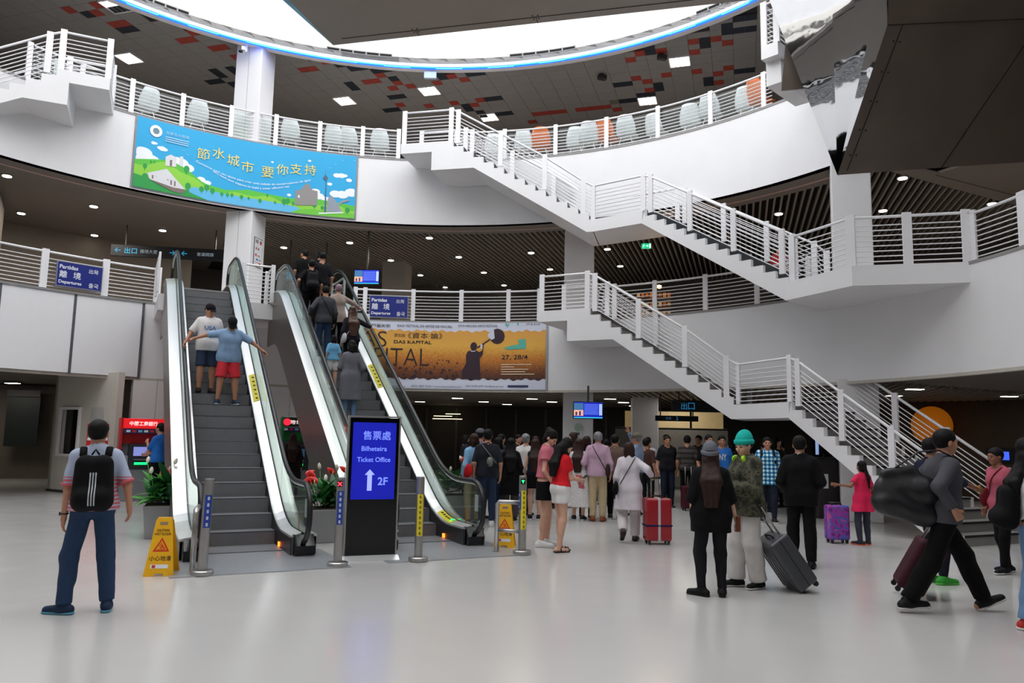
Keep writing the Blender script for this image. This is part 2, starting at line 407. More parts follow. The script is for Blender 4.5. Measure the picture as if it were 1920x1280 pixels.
# railing builder -----------------------------------------------------------
def railing(root, path, posts, h=0.9, nb=8, wpost=0.12, bars=True, top=None, hand_r=0.027):
    """path: list of base points; posts: list of (point, direction angle)"""
    P = [Vector(p) for p in path]
    MB().tube([p + Vector((0, 0, h - 0.03)) for p in P], hand_r, 8).build('handrail', M_RAIL, root, smooth=True)
    for i in range(nb):
        z = 0.075 + (h - 0.26) * i / (nb - 1)
        MB().tube([p + Vector((0, 0, z)) for p in P], 0.011, 6).build('rail_bar', M_RAIL, root, smooth=True)
    for q, d in posts:
        MB().box((q[0], q[1], q[2] + (h + 0.03) / 2), (wpost, 0.05, h + 0.03), d).build('post', M_RAIL, root, bevel=0.006)
def arc_railing(label, a0, a1, z, paz, group=None, r=RA + 0.09, glass=False, h=0.9, wp=0.12):
    n = max(2, int(abs(a1 - a0) / 1.5))
    t = thing('railing', label, 'railing', az((a0 + a1) / 2, r, z), group=group)
    railing(t, [az(a0 + (a1 - a0) * i / n, r, z) for i in range(n + 1)], [(az(a, r, z), R_(-a)) for a in paz], h, wpost=wp)
    if glass:
        for b0, b1 in zip(paz[:-1], paz[1:]):
            MB().sector(r + 0.06, r + 0.07, z + 0.05, z + h - 0.06, b0 + 0.3, b1 - 0.3, 5).build('glass_panel', M_RGLASS, t)
    return t
arc_railing('white top level railing above the blue banner, left of the upper stair', -56, -5.6, Z3, [-56.5, -50.2, -43.89, -37.2, -30.5, -24.1, -17.64, -11.14, -5.6], glass=True)
arc_railing('white top level railing to the right of the upper stair head', 3.4, 52.5, Z3, [3.4, 11.11, 19.21, 27.26, 35.31, 43.37, 51.3], glass=True)
arc_railing('white middle level railing on the left with a blue sign', -66, -38.6, Z2, [-66, -60, -52.54, -45.3, -38.75], wp=0.16)
arc_railing('white middle level railing above the orange banner', -11.5, 17.0, Z2, [-11.2, -9.74, -2.45, 4.94, 12.23, 17.0])
arc_railing('white middle level railing behind the lower stair', 25.5, 57.0, Z2, [25.5, 34.72, 42.25, 49.74, 57.0])
arc_railing('white middle level railing at the right edge', 78.0, 96.0, Z2, [78.13, 84, 90, 96], wp=0.17)
# white panels clad on the left balcony front
cl = thing('cladding', 'white flat panels covering the middle balcony front on the left', 'wall panel', az(-50, RA, Z2B))
for a0, a1 in ((-66, -57.6), (-57.4, -49.0), (-48.8, -40.6)):
    MB().sector(RA - 0.07, RA - 0.03, Z2B + 0.04, Z2 - 0.06, a0, a1, 4).build('panel', mat('panel_white', '#e4e4e6', 0.5, var=0.01), cl)
for a in (-57.5, -48.9, -40.5): MB().sector(RA - 0.08, RA - 0.02, Z2B + 0.03, Z2 - 0.04, a - 0.16, a + 0.16, 1).build('joint_strip', mat('joint_dark', '#5c6066', 0.5, 0.4), cl)
MB().sector(RA - 0.1, RA, Z2 - 0.06, Z2 - 0.02, -66, -40.4, 20).build('cap_strip', mat('strip_grey', '#9a9b9c', 0.4, 0.5), cl)

# ================================================================== stairs
def stair_flight(root, x, y, a, g, r, n, z0, w, m_r, nosing, top_land, thick=0.44, last_drop=True):
    """n risers; near edge starts at (x, y); a measured from -y toward +x; returns end point"""
    d = Vector((math.sin(a), -math.cos(a), 0)); nn = Vector((math.cos(a), math.sin(a), 0)); o = Vector((x, y, 0))
    def P(t, s, z): return o + d * t + nn * s + Vector((0, 0, z))
    prof = []                               # sawtooth side profile
    if top_land: prof += [(-top_land, z0)]
    prof += [(0, z0)]
    for k in range(n):
        prof.append((k * g, z0 - (k + 1) * r))
        if k < n - 1: prof.append(((k + 1) * g, z0 - (k + 1) * r))
    te = (n - 1) * g; ze = z0 - n * r
    sl = r / g
    bot = [(te, ze - 0.02 if last_drop else ze)]
    if last_drop: bot = [(te + 0.12, ze), (te + 0.12, ze - 0.32), (te - 0.06, ze - 0.32)]
    else:
        tb = (z0 - thick) / sl
        bot = [(min(tb, te + 0.2), max(0, z0 - thick - sl * min(tb, te + 0.2)))] if tb < te + 0.2 else [(te + 0.1, 0.0)]
        bot = [(te, 0.0), (min(tb, te), max(0.0, z0 - thick - sl * min(tb, te)))]
    if top_land: bot += [(0.6, z0 - 0.8), (-0.6, z0 - 0.8), (-0.6, z0 - 0.28), (-top_land, z0 - 0.28)]
    else: bot += [(-0.1, z0 - 0.32)]
    poly = prof + bot
    for s0 in (0.0, w - 0.1):
        MB().extr([P(t, s0, z) for t, z in poly], nn * 0.1).build('stringer', M_WHITE, root)
    # soffit slab between the stringers
    low = [(t, z + 0.0) for t, z in bot]
    slab = []
    up = [(te, ze - 0.02), (0, z0 - r - 0.02)]
    if top_land: up += [(-top_land, z0 - 0.02)]
    else: up += [(-0.1, z0 - r)]
    slab = up[::-1] + low
    MB().extr([P(t, 0.1, z) for t, z in slab], nn * (w - 0.2)).build('soffit_slab', M_WHITE, root)
    for k in range(n - 1):
        zt = z0 - (k + 1) * r
        st = MB().box((0, 0, 0), (w - 0.2, g + 0.01, r + 0.01), M=Matrix((nn, d, Vector((0, 0, 1)))).transposed()).add([], [])
        st.V = [tuple(Vector(v) + P((k + 0.5) * g, w / 2, zt - r / 2)) for v in st.V]
        so = st.build('step', m_r, root)
        if nosing:
            MB().bar(P((k + 1) * g + 0.004, 0.1, zt - 0.016), P((k + 1) * g + 0.004, w - 0.1, zt - 0.016), 0.03, 0.036).build('nosing', M_BLACK, so)
    if nosing: MB().bar(P(0.004, 0.1, z0 - 0.016), P(0.004, w - 0.1, z0 - 0.016), 0.03, 0.036).build('nosing', M_BLACK, root)
    # top riser
    MB().extr([P(-0.01, 0.1, z0 - r), P(0.0, 0.1, z0 - r), P(0.0, 0.1, z0), P(-0.01, 0.1, z0)], nn * (w - 0.2)).build('riser', m_r, root)
    return P(te, 0, ze), d, nn
def rails_along(root, base, postmask, dirs, h=0.93, wp=0.13):
    railing(root, base, [(base[i], dirs[i]) for i in range(len(base)) if postmask[i]], h, 8, wp)
def staircase(label, x, y, a1, a2, g, r, n1, n2, lx, ly, z0, w, m_r, nosing, top_land, down_to_floor):
    root = thing('staircase', label, 'staircase', (x, y, z0 - (n1 + n2) * r))
    e1, d1, k1 = stair_flight(root, x, y, a1, g, r, n1, z0, w, m_r, nosing, top_land)
    zm = z0 - n1 * r
    e2, d2, k2 = stair_flight(root, lx, ly, a2, g, r, n2, zm, w, m_r, nosing, 0, last_drop=not down_to_floor)
    L0 = Vector((lx, ly, zm)); p0 = Vector((e1.x, e1.y, zm))
    MB().prism([(p.x, p.y) for p in (p0 + d1 * 0.1, L0 - d2 * 0.08, L0 - d2 * 0.08 + k2 * w, p0 + d1 * 0.1 + k1 * w)], zm - 0.32, zm).build('landing', M_WHITE, root)
    MB().prism([(p.x, p.y) for p in (p0 + k1 * 0.1, L0 + k2 * 0.1, L0 + k2 * (w - 0.1), p0 + k1 * (w - 0.1))], zm, zm + 0.012).build('landing_finish', m_r, root)
    o1 = Vector((x, y, z0))
    if top_land:
        MB().extr([o1 - d1 * top_land + k1 * 0.1 + Vector((0, 0, -0.28)), o1 + k1 * 0.1 + Vector((0, 0, -0.28)), o1 + k1 * 0.1, o1 - d1 * top_land + k1 * 0.1], k1 * (w + 0.5)).build('top_landing', M_WHITE, root)
    # railings on both sides
    r1, r2 = math.atan2(d1.y, d1.x), math.atan2(d2.y, d2.x); lm = math.atan2((L0 - p0).y, (L0 - p0).x)
    for s in (0.05, w - 0.05):
        def A(t): return o1 + d1 * t + k1 * s + Vector((0, 0, -max(0, t) / g * r))
        def Bp(t): return L0 + d2 * t + k2 * s + Vector((0, 0, -max(0, t) / g * r))
        pts, mask, dr = [], [], []
        def q(p, m, d): pts.append(p); mask.append(m); dr.append(d)
        if top_land:
            q(A(-top_land + 0.07), 1, r1); q(A(-0.08), 1, r1)
        T1 = (n1 - 1) * g
        q(A(0.12), 1, r1)
        for i in range(1, 3): q(A(0.12 + (T1 - 0.1) * i / 3), 1, r1)
        pe = p0 + d1 * 0.0 + k1 * s; q(pe + Vector((0, 0, r * 0.9)) - d1 * 0.16, 1, r1); q(pe + d1 * 0.1, 1, lm); q(L0 + k2 * s - d2 * 0.08, 1, lm)
        q(Bp(0.14), 1, r2); T2 = (n2 - 1) * g
        for i in range(1, 4): q(Bp(0.14 + (T2 - 0.3) * i / 3), 1, r2)
        if not down_to_floor:
            q(Vector((e2.x, e2.y, z0 - (n1 + n2) * r)) + k2 * s + d2 * 0.12, 1, r2)
        rails_along(root, pts, mask, dr)
    return root, e2, d2, k2
M_LANDD = M_RISERD
up_st, ue, ud, uk = staircase('white zigzag staircase from the top level down to the middle level', -1.706, 20.129, 1.346, 0.729, 0.286, (Z3 - Z2) / 28, 14, 14, 3.19, 18.346, Z3, 1.5, M_RISERD, False, 1.5, False)
lo_st, le, ld, lk = staircase('white zigzag staircase from the middle level down to the ground floor', 1.909, 18.879, 1.10, 0.44, 0.266, Z2 / 28, 14, 14, 5.652, 15.547, Z2, 1.55, M_RISER, True, 1.4, True)
# landing at the foot of the upper stair, joined to the middle balcony
pl = thing('stair_landing', 'white angled landing slab at the foot of the upper staircase', 'landing', (7, 14.5, Z2 - 0.37))
poly = [(5.50, 15.30), (6.14, 13.71), (8.02, 13.22), az(78.2, RA + 0.05)[:2], az(70, RA + 0.05)[:2], az(62, RA + 0.05)[:2], az(55, RA + 0.05)[:2], (6.75, 16.35)]
MB().prism(poly, Z2 - 0.37, Z2).build('slab', M_WHITE, pl)
ql = [(5.60, 15.16), (6.17, 13.78), (7.08, 13.53), (8.0, 13.28)]
qd = [math.atan2(-1.58, .63), math.atan2(-.9, 1.2), math.atan2(-.49, 1.88), math.atan2(-.2, 1.8)]
railing(pl, [(a, b, Z2) for a, b in ql] + [az(78.1, RA + 0.05, Z2)], [((a, b, Z2), d) for (a, b), d in zip(ql, qd)], 0.93, 8, 0.16)
# upper left stair: a landing at the top level with a flight going down to the left
ls = thing('staircase', 'white staircase landing at the upper left corner of the top level', 'staircase', (-9.6, 16.5, Z3 - 0.8))
a_l = R_(155); dl = Vector((-0.909, -0.417, 0)).normalized(); kl = Vector((-dl.y, dl.x, 0)) * -1
o0 = Vector((-10.25, 16.34, Z3))
def LP(t, s, z): return o0 + dl * t + kl * s + Vector((0, 0, z))
if (o0 + kl - Vector((CX, CY, Z3))).length < (o0 - Vector((CX, CY, Z3))).length: kl = -kl
gl, rl = 0.286, 0.1696
prof = [(-1.05, 0), (0, 0)]
for k in range(12): prof += [(k * gl, -(k + 1) * rl), ((k + 1) * gl, -(k + 1) * rl)]
prof += [(12 * gl, -12 * rl - 0.3), (0.6, -0.8), (-0.25, -0.8), (-0.25, -0.28), (-1.05, -0.28)]
for s0 in (0.0, 1.4): MB().extr([LP(t, s0, z) for t, z in prof], kl * 0.1).build('stringer', M_WHITE, ls)
MB().extr([LP(t, 0.1, z) for t, z in [(-1.05, -0.02), (0, -0.2), (12 * gl, -12 * rl - 0.02), (12 * gl, -12 * rl - 0.3), (0.6, -0.8), (-0.25, -0.8), (-0.25, -0.28), (-1.05, -0.28)]], kl * 1.3).build('soffit_slab', M_WHITE, ls)
MB().extr([LP(t, 0.1, z) for t, z in [(-1.05, 0), (0, 0), (0, -0.2), (-1.05, -0.2)]], kl * 3.2).build('landing', M_WHITE, ls)
for k in range(12):
    MB().extr([LP(k * gl, 0.1, -(k + 1) * rl), LP((k + 1) * gl, 0.1, -(k + 1) * rl), LP((k + 1) * gl, 0.1, -(k + 2) * rl), LP(k * gl, 0.1, -(k + 2) * rl)], kl * 1.3).build('step', M_RISERD, ls)
rd = math.atan2(dl.y, dl.x)
for s in (0.05, 1.45):
    pts = [LP(-1.0, s, 0), LP(-0.06, s, 0), LP(0.2, s, -0.7 * rl), LP(1.3, s, -1.3 / gl * rl), LP(2.4, s, -2.4 / gl * rl)]
    railing(ls, pts, [(p, rd) for p in pts], 0.93, 8, 0.13)
pts = [LP(-1.0, 0.05, 0), LP(-1.0, 1.5, 0), LP(-1.0, 2.3, 0)]
railing(ls, pts, [(pts[-1], rd + PI / 2)], 0.93, 8, 0.13)
# upper right stair head
rs = thing('staircase', 'white stair head block at the upper right beside the mirror panel', 'staircase', (5.2, 14.9, Z3 - 1.7))
d = Vector((0.70, -0.71, 0)).normalized(); k = Vector((0.71, 0.70, 0))
o0 = Vector((4.94, 14.80, Z3))
MB().extr([o0, o0 + d * 0.36, o0 + d * 0.36 + k * 3.2, o0 + k * 3.2], (0, 0, -0.28)).build('landing', M_WHITE, rs)
MB().extr([o0 + k * 0.2 + Vector((0, 0, -0.28)), o0 + k * 0.2 + d * 0.32 + Vector((0, 0, -0.28)), o0 + k * 1.5 + d * 0.32 + Vector((0, 0, -0.28)), o0 + k * 1.5 + Vector((0, 0, -0.28))], (0, 0, -0.5)).build('beam', M_WHITE, rs)
pts = [o0 + k * 2.2 + d * 0.05, o0 + d * 0.05 + k * 0.05, o0 + d * 0.32 + k * 0.05]
railing(rs, pts, [(p, math.atan2(d.y, d.x)) for p in pts[1:]], 0.93, 8, 0.13)

# ================================================================== hanging canopies
cn = thing('canopy', 'bronze grey canopy soffit hanging at the top centre with a blue printed edge', 'canopy', (0, 13, 9.6))
K = (-3.84, 15.19, 9.6)
MB().extr([K, (5.5, 12.93, 9.6), (4.5, 9.6, 9.6), (-5.0, 10.9, 9.6)], (0, 0, 0.05)).build('soffit_panel', M_CANOPY, cn)
for f in (0.12, 0.985):
    pass
kx = Vector((5.5 + 3.84, 12.93 - 15.19, 0)).normalized(); ky = Vector((kx.y, -kx.x, 0))
Kv = Vector(K)
MB().bar(Kv + kx * 0.3 + ky * 0.22 + Vector((0, 0, -0.003)), Kv + kx * 9.2 + ky * 0.22 + Vector((0, 0, -0.003)), 0.012, 0.01).build('seam', M_DARK, cn)
for t in (1.9, 4.35):
    MB().bar(Kv + kx * t + Vector((0, 0, -0.003)), Kv + kx * t + ky * 0.22 + Vector((0, 0, -0.003)), 0.01, 0.01).build('seam', M_DARK, cn)
    for s in (-0.05, 0.05):
        for e in (0.16, 0.28):
            MB().lathe([(0.0, -0.008), (0.014, -0.008), (0.014, 0.0)], 8, tuple(Kv + kx * (t + s) + ky * e)).build('rivet', M_DARK, cn)
lv = Vector((-5.0 + 3.84, 10.9 - 15.19, 0))
MB().add([K, Kv + lv, Kv + lv + Vector((-1.0, -0.2, 0.55)), Kv + lv + Vector((-0.9, -0.2, 0.55)), Kv + Vector((0, 0, 0.05))], [(0, 1, 2), (0, 2, 3), (0, 3, 4)]).build('printed_edge', mat('teal_print', '#3f93a8', 0.45, var=0.35, scale=1.2), cn)
MB().add([Kv + Vector((0, 0, 0.06)), (5.5, 12.93, 9.66), (4.5, 9.6, 10.2), Kv + lv + Vector((-0.9, -0.2, 0.56))], [(0, 1, 2, 3)]).build('top_panel', M_CANOPY, cn)
cr = thing('canopy', 'dark bronze hull of a canopy at the upper right with a mirror end face', 'canopy', (6.067, 14.016, 6.592))
M_HULL = mat('dark_bronze', '#5d524a', 0.42, 0.25, var=0.12, scale=0.9)
Bv = Vector((6.067, 14.016, 6.592)); Cv = Vector((6.457, 12.689, 8.853)); Cm = Vector((6.491, 12.755, 8.89))
MB().extr([Bv, (8.153, 14.223, 6.855), (9.865, 14.399, 7.06), (11.354, 14.577, 7.198), (10.393, 13.09, 9.331), Cv], (0.1, 0.1, 0.05)).build('hull_panel', M_HULL, cr)
MB().extr([Cv, (10.393, 13.09, 9.331), (10.2, 12.3, 10.5), (6.26, 12.1, 9.95)], (0.1, 0.1, 0.05)).build('hull_panel', M_HULL, cr)
hn = Vector((0.15, -0.84, -0.52)) * 0.006
for p, q in (((6.241, 13.996, 6.674), (6.737, 12.723, 8.877)), ((8.153, 14.223, 6.855), (9.18, 13.201, 8.805)), (Cv, (10.393, 13.09, 9.331))):
    MB().bar(Vector(p) + hn, Vector(q) + hn, 0.014, 0.008, up=(0.15, -0.87, -0.48)).build('seam', M_DARK, cr)
for t in (0.12, 0.3, 0.5, 0.7, 0.9):
    for a, b in ((6.18, 13.99), (6.30, 14.01)):
        p = Vector((a, b, 6.66)).lerp(Vector((a + 0.496, b - 1.273, 8.86)), t) + hn * 0.6
        MB().box(tuple(p), (0.022, 0.022, 0.022)).build('rivet', M_DARK, cr)
mn = Vector((0.79, 0.59, 0.178)).normalized() * 0.06
M1, M2_ = Vector((5.855, 13.468, 9.351)) - mn * 0.5, Vector((5.774, 13.265, 10.384)) - mn * 0.5
MB().extr([Bv, M1, M2_, (6.407, 12.554, 9.933), Cm], mn).build('mirror_panel', M_MIRROR, cr)
MB().extr([Bv, (5.241, 14.276, 9.396), (4.938, 14.37, 10.429), (4.807, 14.351, 11.074), M2_, M1], mn).build('mirror_panel', M_MIRROR, cr)
MB().extr([(5.28, 14.35, 9.41), (5.17, 14.35, 8.40), (5.63, 14.35, 8.45)], (0.03, 0.1, 0.03)).build('corner_panel', M_HULL, cr)
arc_railing('white top level railing on the far left side, seen in the mirror', -120, -62, Z3, [-120, -110, -100, -90, -80, -70, -62])
# ================================================================== escalators
E_ANG = R_(27.0); ED = (-math.sin(E_ANG), math.cos(E_ANG)); EN = (math.cos(E_ANG), math.sin(E_ANG))
E1 = (-3.48 - 0.08 * EN[0], 10.62 - 0.08 * EN[1]); E2 = (E1[0] + 2.50 * EN[0] + 0.13 * ED[0], E1[1] + 2.50 * EN[1] + 0.13 * ED[1])
ESL = math.tan(R_(33.0)); EY0, EY1 = 0.45, 0.45 + Z2 / math.tan(R_(33.0)); EYT = 8.5
GO, RI = 0.205 / ESL, 0.205
def epz(y): return 0.0 if y < EY0 else (Z2 if y > EY1 else (y - EY0) * ESL)
def epath(y0, y1):
    ys = [y0]; 
    for c in (EY0, EY1): ys += [c + d for d in (-0.6, -0.4, -0.2, 0, 0.2, 0.4, 0.6)]
    ys += list(np.linspace(EY0 + 0.8, EY1 - 0.8, 5)); ys.append(y1)
    ys = sorted(y for y in ys if y0 <= y <= y1); out = []
    for y in ys:
        z = 0
        for w in np.linspace(-0.5, 0.5, 11): z += epz(y + w)
        out.append((y, z / 11))
    return out
def eworld(E, x, y, z=0.0): return (E[0] + EN[0] * x + ED[0] * y, E[1] + EN[1] * x + ED[1] * y, z)
def estep(y):       # tread height for a rider at distance y
    k = math.floor((y - EY0) / GO) + 1
    return max(0, min(k, 23)) * RI
def escalator(label, E, stickers):
    t = thing('escalator', label, 'escalator')
    for k in range(1, 24):
        y = EY0 + (k - 1) * GO
        if y > EYT: break
        s = MB().box((0, y + GO / 2, k * RI - RI / 2 - 0.02), (0.99, GO + 0.02, RI + 0.04))
        for i in range(24): s.box((-0.48 + i * 0.0417, y - 0.006, k * RI - RI / 2), (0.012, 0.012, RI - 0.02))
        so = s.build('step', M_STEP, t)
        MB().bar((-0.495, y - 0.004, k * RI - 0.006), (0.495, y - 0.004, k * RI - 0.006), 0.012, 0.012).build('step_edge', mat('step_edge_grey', '#34353a', 0.5), so)
    MB().box((0, EYT - 0.3, Z2 - 0.02), (0.99, 1.2, 0.04)).build('top_plate', M_STEEL, t)
    MB().box((0, 0.16, 0.012), (0.99, 0.7, 0.024)).build('comb_step', M_STEP, t)
    MB().box((0, -0.95, 0.006), (2.0, 1.55, 0.012)).build('landing_plate', mat('ribbed_plate', '#b9bcc0', 0.35, 0.6, var=0.05, scale=12), t)
    path = epath(-0.62, 9.1)
    for s in (-1, 1):
        def X(x): return s * x
        MB().sweep([(X(0.50), -0.22), (X(0.515), -0.22), (X(0.515), 0.24), (X(0.50), 0.24)], path).build('skirt', mat('skirt_dark', '#46464a', 0.35, 0.7), t)
        MB().sweep([(X(0.495), 0.235), (X(0.52), 0.235), (X(0.52), 0.262), (X(0.495), 0.262)], path).build('skirt_trim', M_BRIGHT, t)
        MB().sweep([(X(0.515), 0.23), (X(0.64), 0.28), (X(0.64), 0.30), (X(0.515), 0.255)], path).build('inner_deck', M_BRIGHT, t)
        MB().sweep([(X(0.635), 0.22), (X(0.665), 0.22), (X(0.665), 0.296), (X(0.635), 0.304)], path).build('glass_gasket', M_BLACK, t)
        MB().sweep([(X(0.66), 0.26), (X(0.84), 0.24), (X(0.84), 0.27), (X(0.66), 0.30)], path).build('outer_deck', M_BRIGHT, t)
        tp = [(y, z) for y, z in path if y > -0.7]
        # outer cladding, deeper under the incline
        v = []; 
        for y, z in tp:
            v.append((y, z + 0.25, max(0.0, z - 1.05 if z > 0.0 else 0)))
        m = MB()
        for i in range(len(v) - 1):
            (y0, a0, b0), (y1, a1, b1) = v[i], v[i + 1]
            m.add([(X(0.80), y0, b0), (X(0.83), y0, b0), (X(0.83), y0, a0), (X(0.80), y0, a0), (X(0.80), y1, b1), (X(0.83), y1, b1), (X(0.83), y1, a1), (X(0.80), y1, a1)], [(0, 1, 5, 4), (1, 2, 6, 5), (2, 3, 7, 6), (3, 0, 4, 7)])
        m.build('side_cladding', M_CLAD, t)
        # glass panels
        H = 0.90
        def topz(y): return np.interp(y, [p[0] for p in path], [p[1] for p in path])
        cuts = [-0.6, 1.0, 2.7, 4.4, 6.1, 7.7, 9.1]
        for c0, c1 in zip(cuts[:-1], cuts[1:]):
            ys = [y for y in np.linspace(c0 + 0.006, c1 - 0.006, 9)]
            lo = [(X(0.645), y, topz(y) + 0.26) for y in ys]; hi = [(X(0.645), y, topz(y) + H) for y in ys]
            if c0 == -0.6:
                arc = [(X(0.645), -0.6 - 0.36 * math.sin(a), 0.54 + 0.36 * math.cos(a)) for a in np.linspace(0.15, PI * 0.86, 9)]
                poly = lo + hi[::-1] + arc
            elif c1 == 9.1:
                arc = [(X(0.645), 9.1 + 0.36 * math.sin(a), Z2 + 0.54 + 0.36 * math.cos(a)) for a in np.linspace(0.15, PI * 0.86, 9)]
                poly = lo + arc[::-1] + hi[::-1]
            else: poly = lo + hi[::-1]
            MB().extr(poly, (0.01 * s, 0, 0)).build('glass_panel', M_GLASS, t)
        hp = [(X(0.65), -0.42, 0.2), (X(0.65), -0.55, 0.2)]
        hp += [(X(0.65), -0.6 - 0.38 * math.sin(a), 0.55 - 0.38 * math.cos(a)) for a in np.linspace(0.2, PI, 12)]
        hp += [(X(0.65), y, z + H + 0.03) for y, z in path if y > -0.55]
        hp += [(X(0.65), 9.1 + 0.38 * math.sin(a), Z2 + 0.55 + 0.38 * math.cos(a)) for a in np.linspace(0.1, PI * 0.95, 12)]
        MB().tube(hp, 0.036, 8).build('handrail', M_BLACK, t, smooth=True)
        hi2 = [(x, y, z - 0.035) for x, y, z in hp if z > 0.9]
        MB().tube(hi2, 0.014, 6).build('rail_track', M_BRIGHT, t, smooth=True)
        MB().extr([(X(0.53), -0.72, 0.0), (X(0.53), -0.56, 0.0), (X(0.53), -0.56, 0.27), (X(0.53), -0.64, 0.27), (X(0.53), -0.74, 0.14)], (0.26 * s, 0, 0)).build('rail_inlet', M_BLACKG, t)
        MB().sweep([(X(0.515), 0.0), (X(0.80), 0.0), (X(0.80), 0.24), (X(0.515), 0.22)], [(-0.6, 0), (-0.3, 0), (0.3, 0.02)]).build('newel_base', M_STEEL, t)
        MB().box((X(0.50), 0.12, 0.06), (0.03, 0.07, 0.06)).build('indicator_light', emis('orange_indicator', '#ff6a1c', 5.0), t)
        if s > 0:
            MB().box((X(0.652), -0.72, 0.62), (0.004, 0.11, 0.24)).build('notice', mat('paper_white', '#e6e8ea', 0.6), t)
            MB().box((X(0.652), -0.35, 0.36), (0.004, 0.03, 0.3)).build('warning_strip', mat('warn_orange', '#e58a2a', 0.6), t)
        for y0, y1 in stickers.get(s, []):
            pp = epath(y0, y1); pp = [(y, float(np.interp(y, [a for a, b in path], [b for a, b in path]))) for y in np.linspace(y0, y1, 6)]
            st = MB().sweep([(X(0.53), 0.24), (X(0.63), 0.28), (X(0.63), 0.306), (X(0.53), 0.268)], pp).build('yellow_sticker', mat('sticker_yellow', '#e4d52a', 0.5, var=0.05), t)
            k = MB()
            for i in range(6):
                yy = y0 + (y1 - y0) * (i + 0.6) / 6.4; zz = float(np.interp(yy, [a for a, b in path], [b for a, b in path]))
                k.box((X(0.59), yy, zz + 0.298), (0.035, 0.045, 0.006))
            k.build('sticker_mark', M_BLACK, st)
    place(t, (E[0], E[1], 0), E_ANG)
    return t
escalator('left escalator with two men in shorts riding down', E1, {1: [(3.3, 4.1)]})
esc2 = escalator('right escalator crowded with people riding up', E2, {1: [(3.9, 4.7), (-0.05, 0.5)], -1: []})
MB().box((0.6, 0.03, 0.30), (0.05, 0.05, 0.02)).build('green_light', emis('green_led', '#16ff6a', 5.0), None)
g = bpy.data.objects['green_light']; g.parent = esc2
# platform joining the escalators to the middle balcony
pf = thing('escalator_platform', 'white platform edge between the heads of the two escalators', 'platform', eworld(E1, 1.2, 9, Z2 - 0.4))
def ew2(x, y): return eworld(E1, x, y)[:2]
MB().prism([ew2(-0.95, 8.55), ew2(-0.95, 11.6), ew2(4.2, 12.4), ew2(4.2, 8.8)], Z2 - 0.42, Z2 - 0.03).build('slab', M_WHITE, pf)
q = [ew2(-0.98, 11.2), ew2(-0.98, 9.3), ew2(-0.98, 8.6)]
railing(pf, [(a, b, Z2) for a, b in q], [((*p, Z2), E_ANG + PI / 2) for p in q[1:]], 0.93, 8, 0.12)
q = [ew2(0.92, 9.5), ew2(0.92, 8.62), ew2(1.62, 8.62), ew2(1.62, 9.5)]
railing(pf, [(a, b, Z2) for a, b in q], [((*p, Z2), E_ANG) for p in q], 0.93, 8, 0.1)
q = [ew2(3.5, 10.2), ew2(3.5, 8.9)]
railing(pf, [(a, b, Z2) for a, b in q], [((*p, Z2), E_ANG + PI / 2) for p in q], 0.93, 8, 0.1)

# ================================================================== ground floor background
gw = struct('wall_ground_left', MB().sector(RA - 0.04, RA + 0.14, 0, Z2B - 0.03, -41, -13, 20), mat('white_tile_wall', '#e2e0dd', 0.4, var=0.015), 'white tiled wall behind the cash machines', 'wall')
for a in (-38, -35, -32, -29, -26, -23, -20, -17): MB().sector(RA - 0.044, RA - 0.03, 0, Z2B, a - 0.04, a + 0.04, 1).build('tile_joint', MATS['joint_grey'], gw)
for z in (0.9, 1.8): MB().sector(RA - 0.044, RA - 0.03, z - 0.006, z + 0.006, -41, -13, 20).build('tile_joint', MATS['joint_grey'], gw)
MB().sector(RA - 0.06, RA - 0.03, 2.0, 2.07, -36.2, -35.7, 1).build('wall_fixture', M_BLACK, gw)
# ticket booth on the left
bo = thing('booth', 'cream booth with a dark service window at the far left', 'booth', (-10.7, 19, 0), 0, None, 'structure')
b0, b1 = Vector((-11.7, 19.85, 0)), Vector((-9.35, 18.35, 0)); bd = (b1 - b0).normalized(); bn = Vector((-bd.y, bd.x, 0))
if bn.y < 0: bn = -bn
M_BOOTH = mat('booth_cream', '#cfc8bd', 0.6, var=0.02)
def bbox(t0, t1, z0, z1, th, name, m, off=0.0): return MB().extr([b0 + bd * t0 + bn * off + Vector((0, 0, z0)), b0 + bd * t1 + bn * off + Vector((0, 0, z0)), b0 + bd * t1 + bn * off + Vector((0, 0, z1)), b0 + bd * t0 + bn * off + Vector((0, 0, z1))], bn * th).build(name, m, bo)
bbox(0, 2.8, 0.0, 0.95, 0.15, 'lower_wall', M_BOOTH); bbox(0, 2.8, 2.05, Z2B + 0.1, 0.15, 'upper_wall', M_BOOTH)
bbox(0, 0.42, 0.95, 2.05, 0.15, 'jamb', M_BOOTH); bbox(1.25, 2.8, 0.95, 2.05, 0.15, 'jamb', M_BOOTH)
bbox(0.42, 1.25, 0.95, 2.05, 0.02, 'window_pane', glassmat('booth_glass', '#9a9a92', 0.1), 0.1)
for t0, t1, z0, z1 in ((0.36, 1.31, 2.05, 2.11), (0.36, 1.31, 0.89, 0.95), (0.36, 0.42, 0.95, 2.05), (1.25, 1.31, 0.95, 2.05)): bbox(t0, t1, z0, z1, 0.1, 'window_frame', M_WHITE, -0.06)
bbox(0.0, 2.8, 0.0, 0.06, 0.04, 'skirting', M_DWALL, -0.03)
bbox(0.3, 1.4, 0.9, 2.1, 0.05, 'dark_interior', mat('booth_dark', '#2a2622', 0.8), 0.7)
MB().extr([b0, b0 + bn * 3, b0 + bn * 3 + Vector((0, 0, 2.9)), b0 + Vector((0, 0, 2.9))], bd * 0.12).build('side_wall', M_BOOTH, bo)
bbox(1.75, 2.3, 0.1, 2.1, 0.05, 'door', mat('door_grey', '#b9b6b2', 0.5), -0.02)
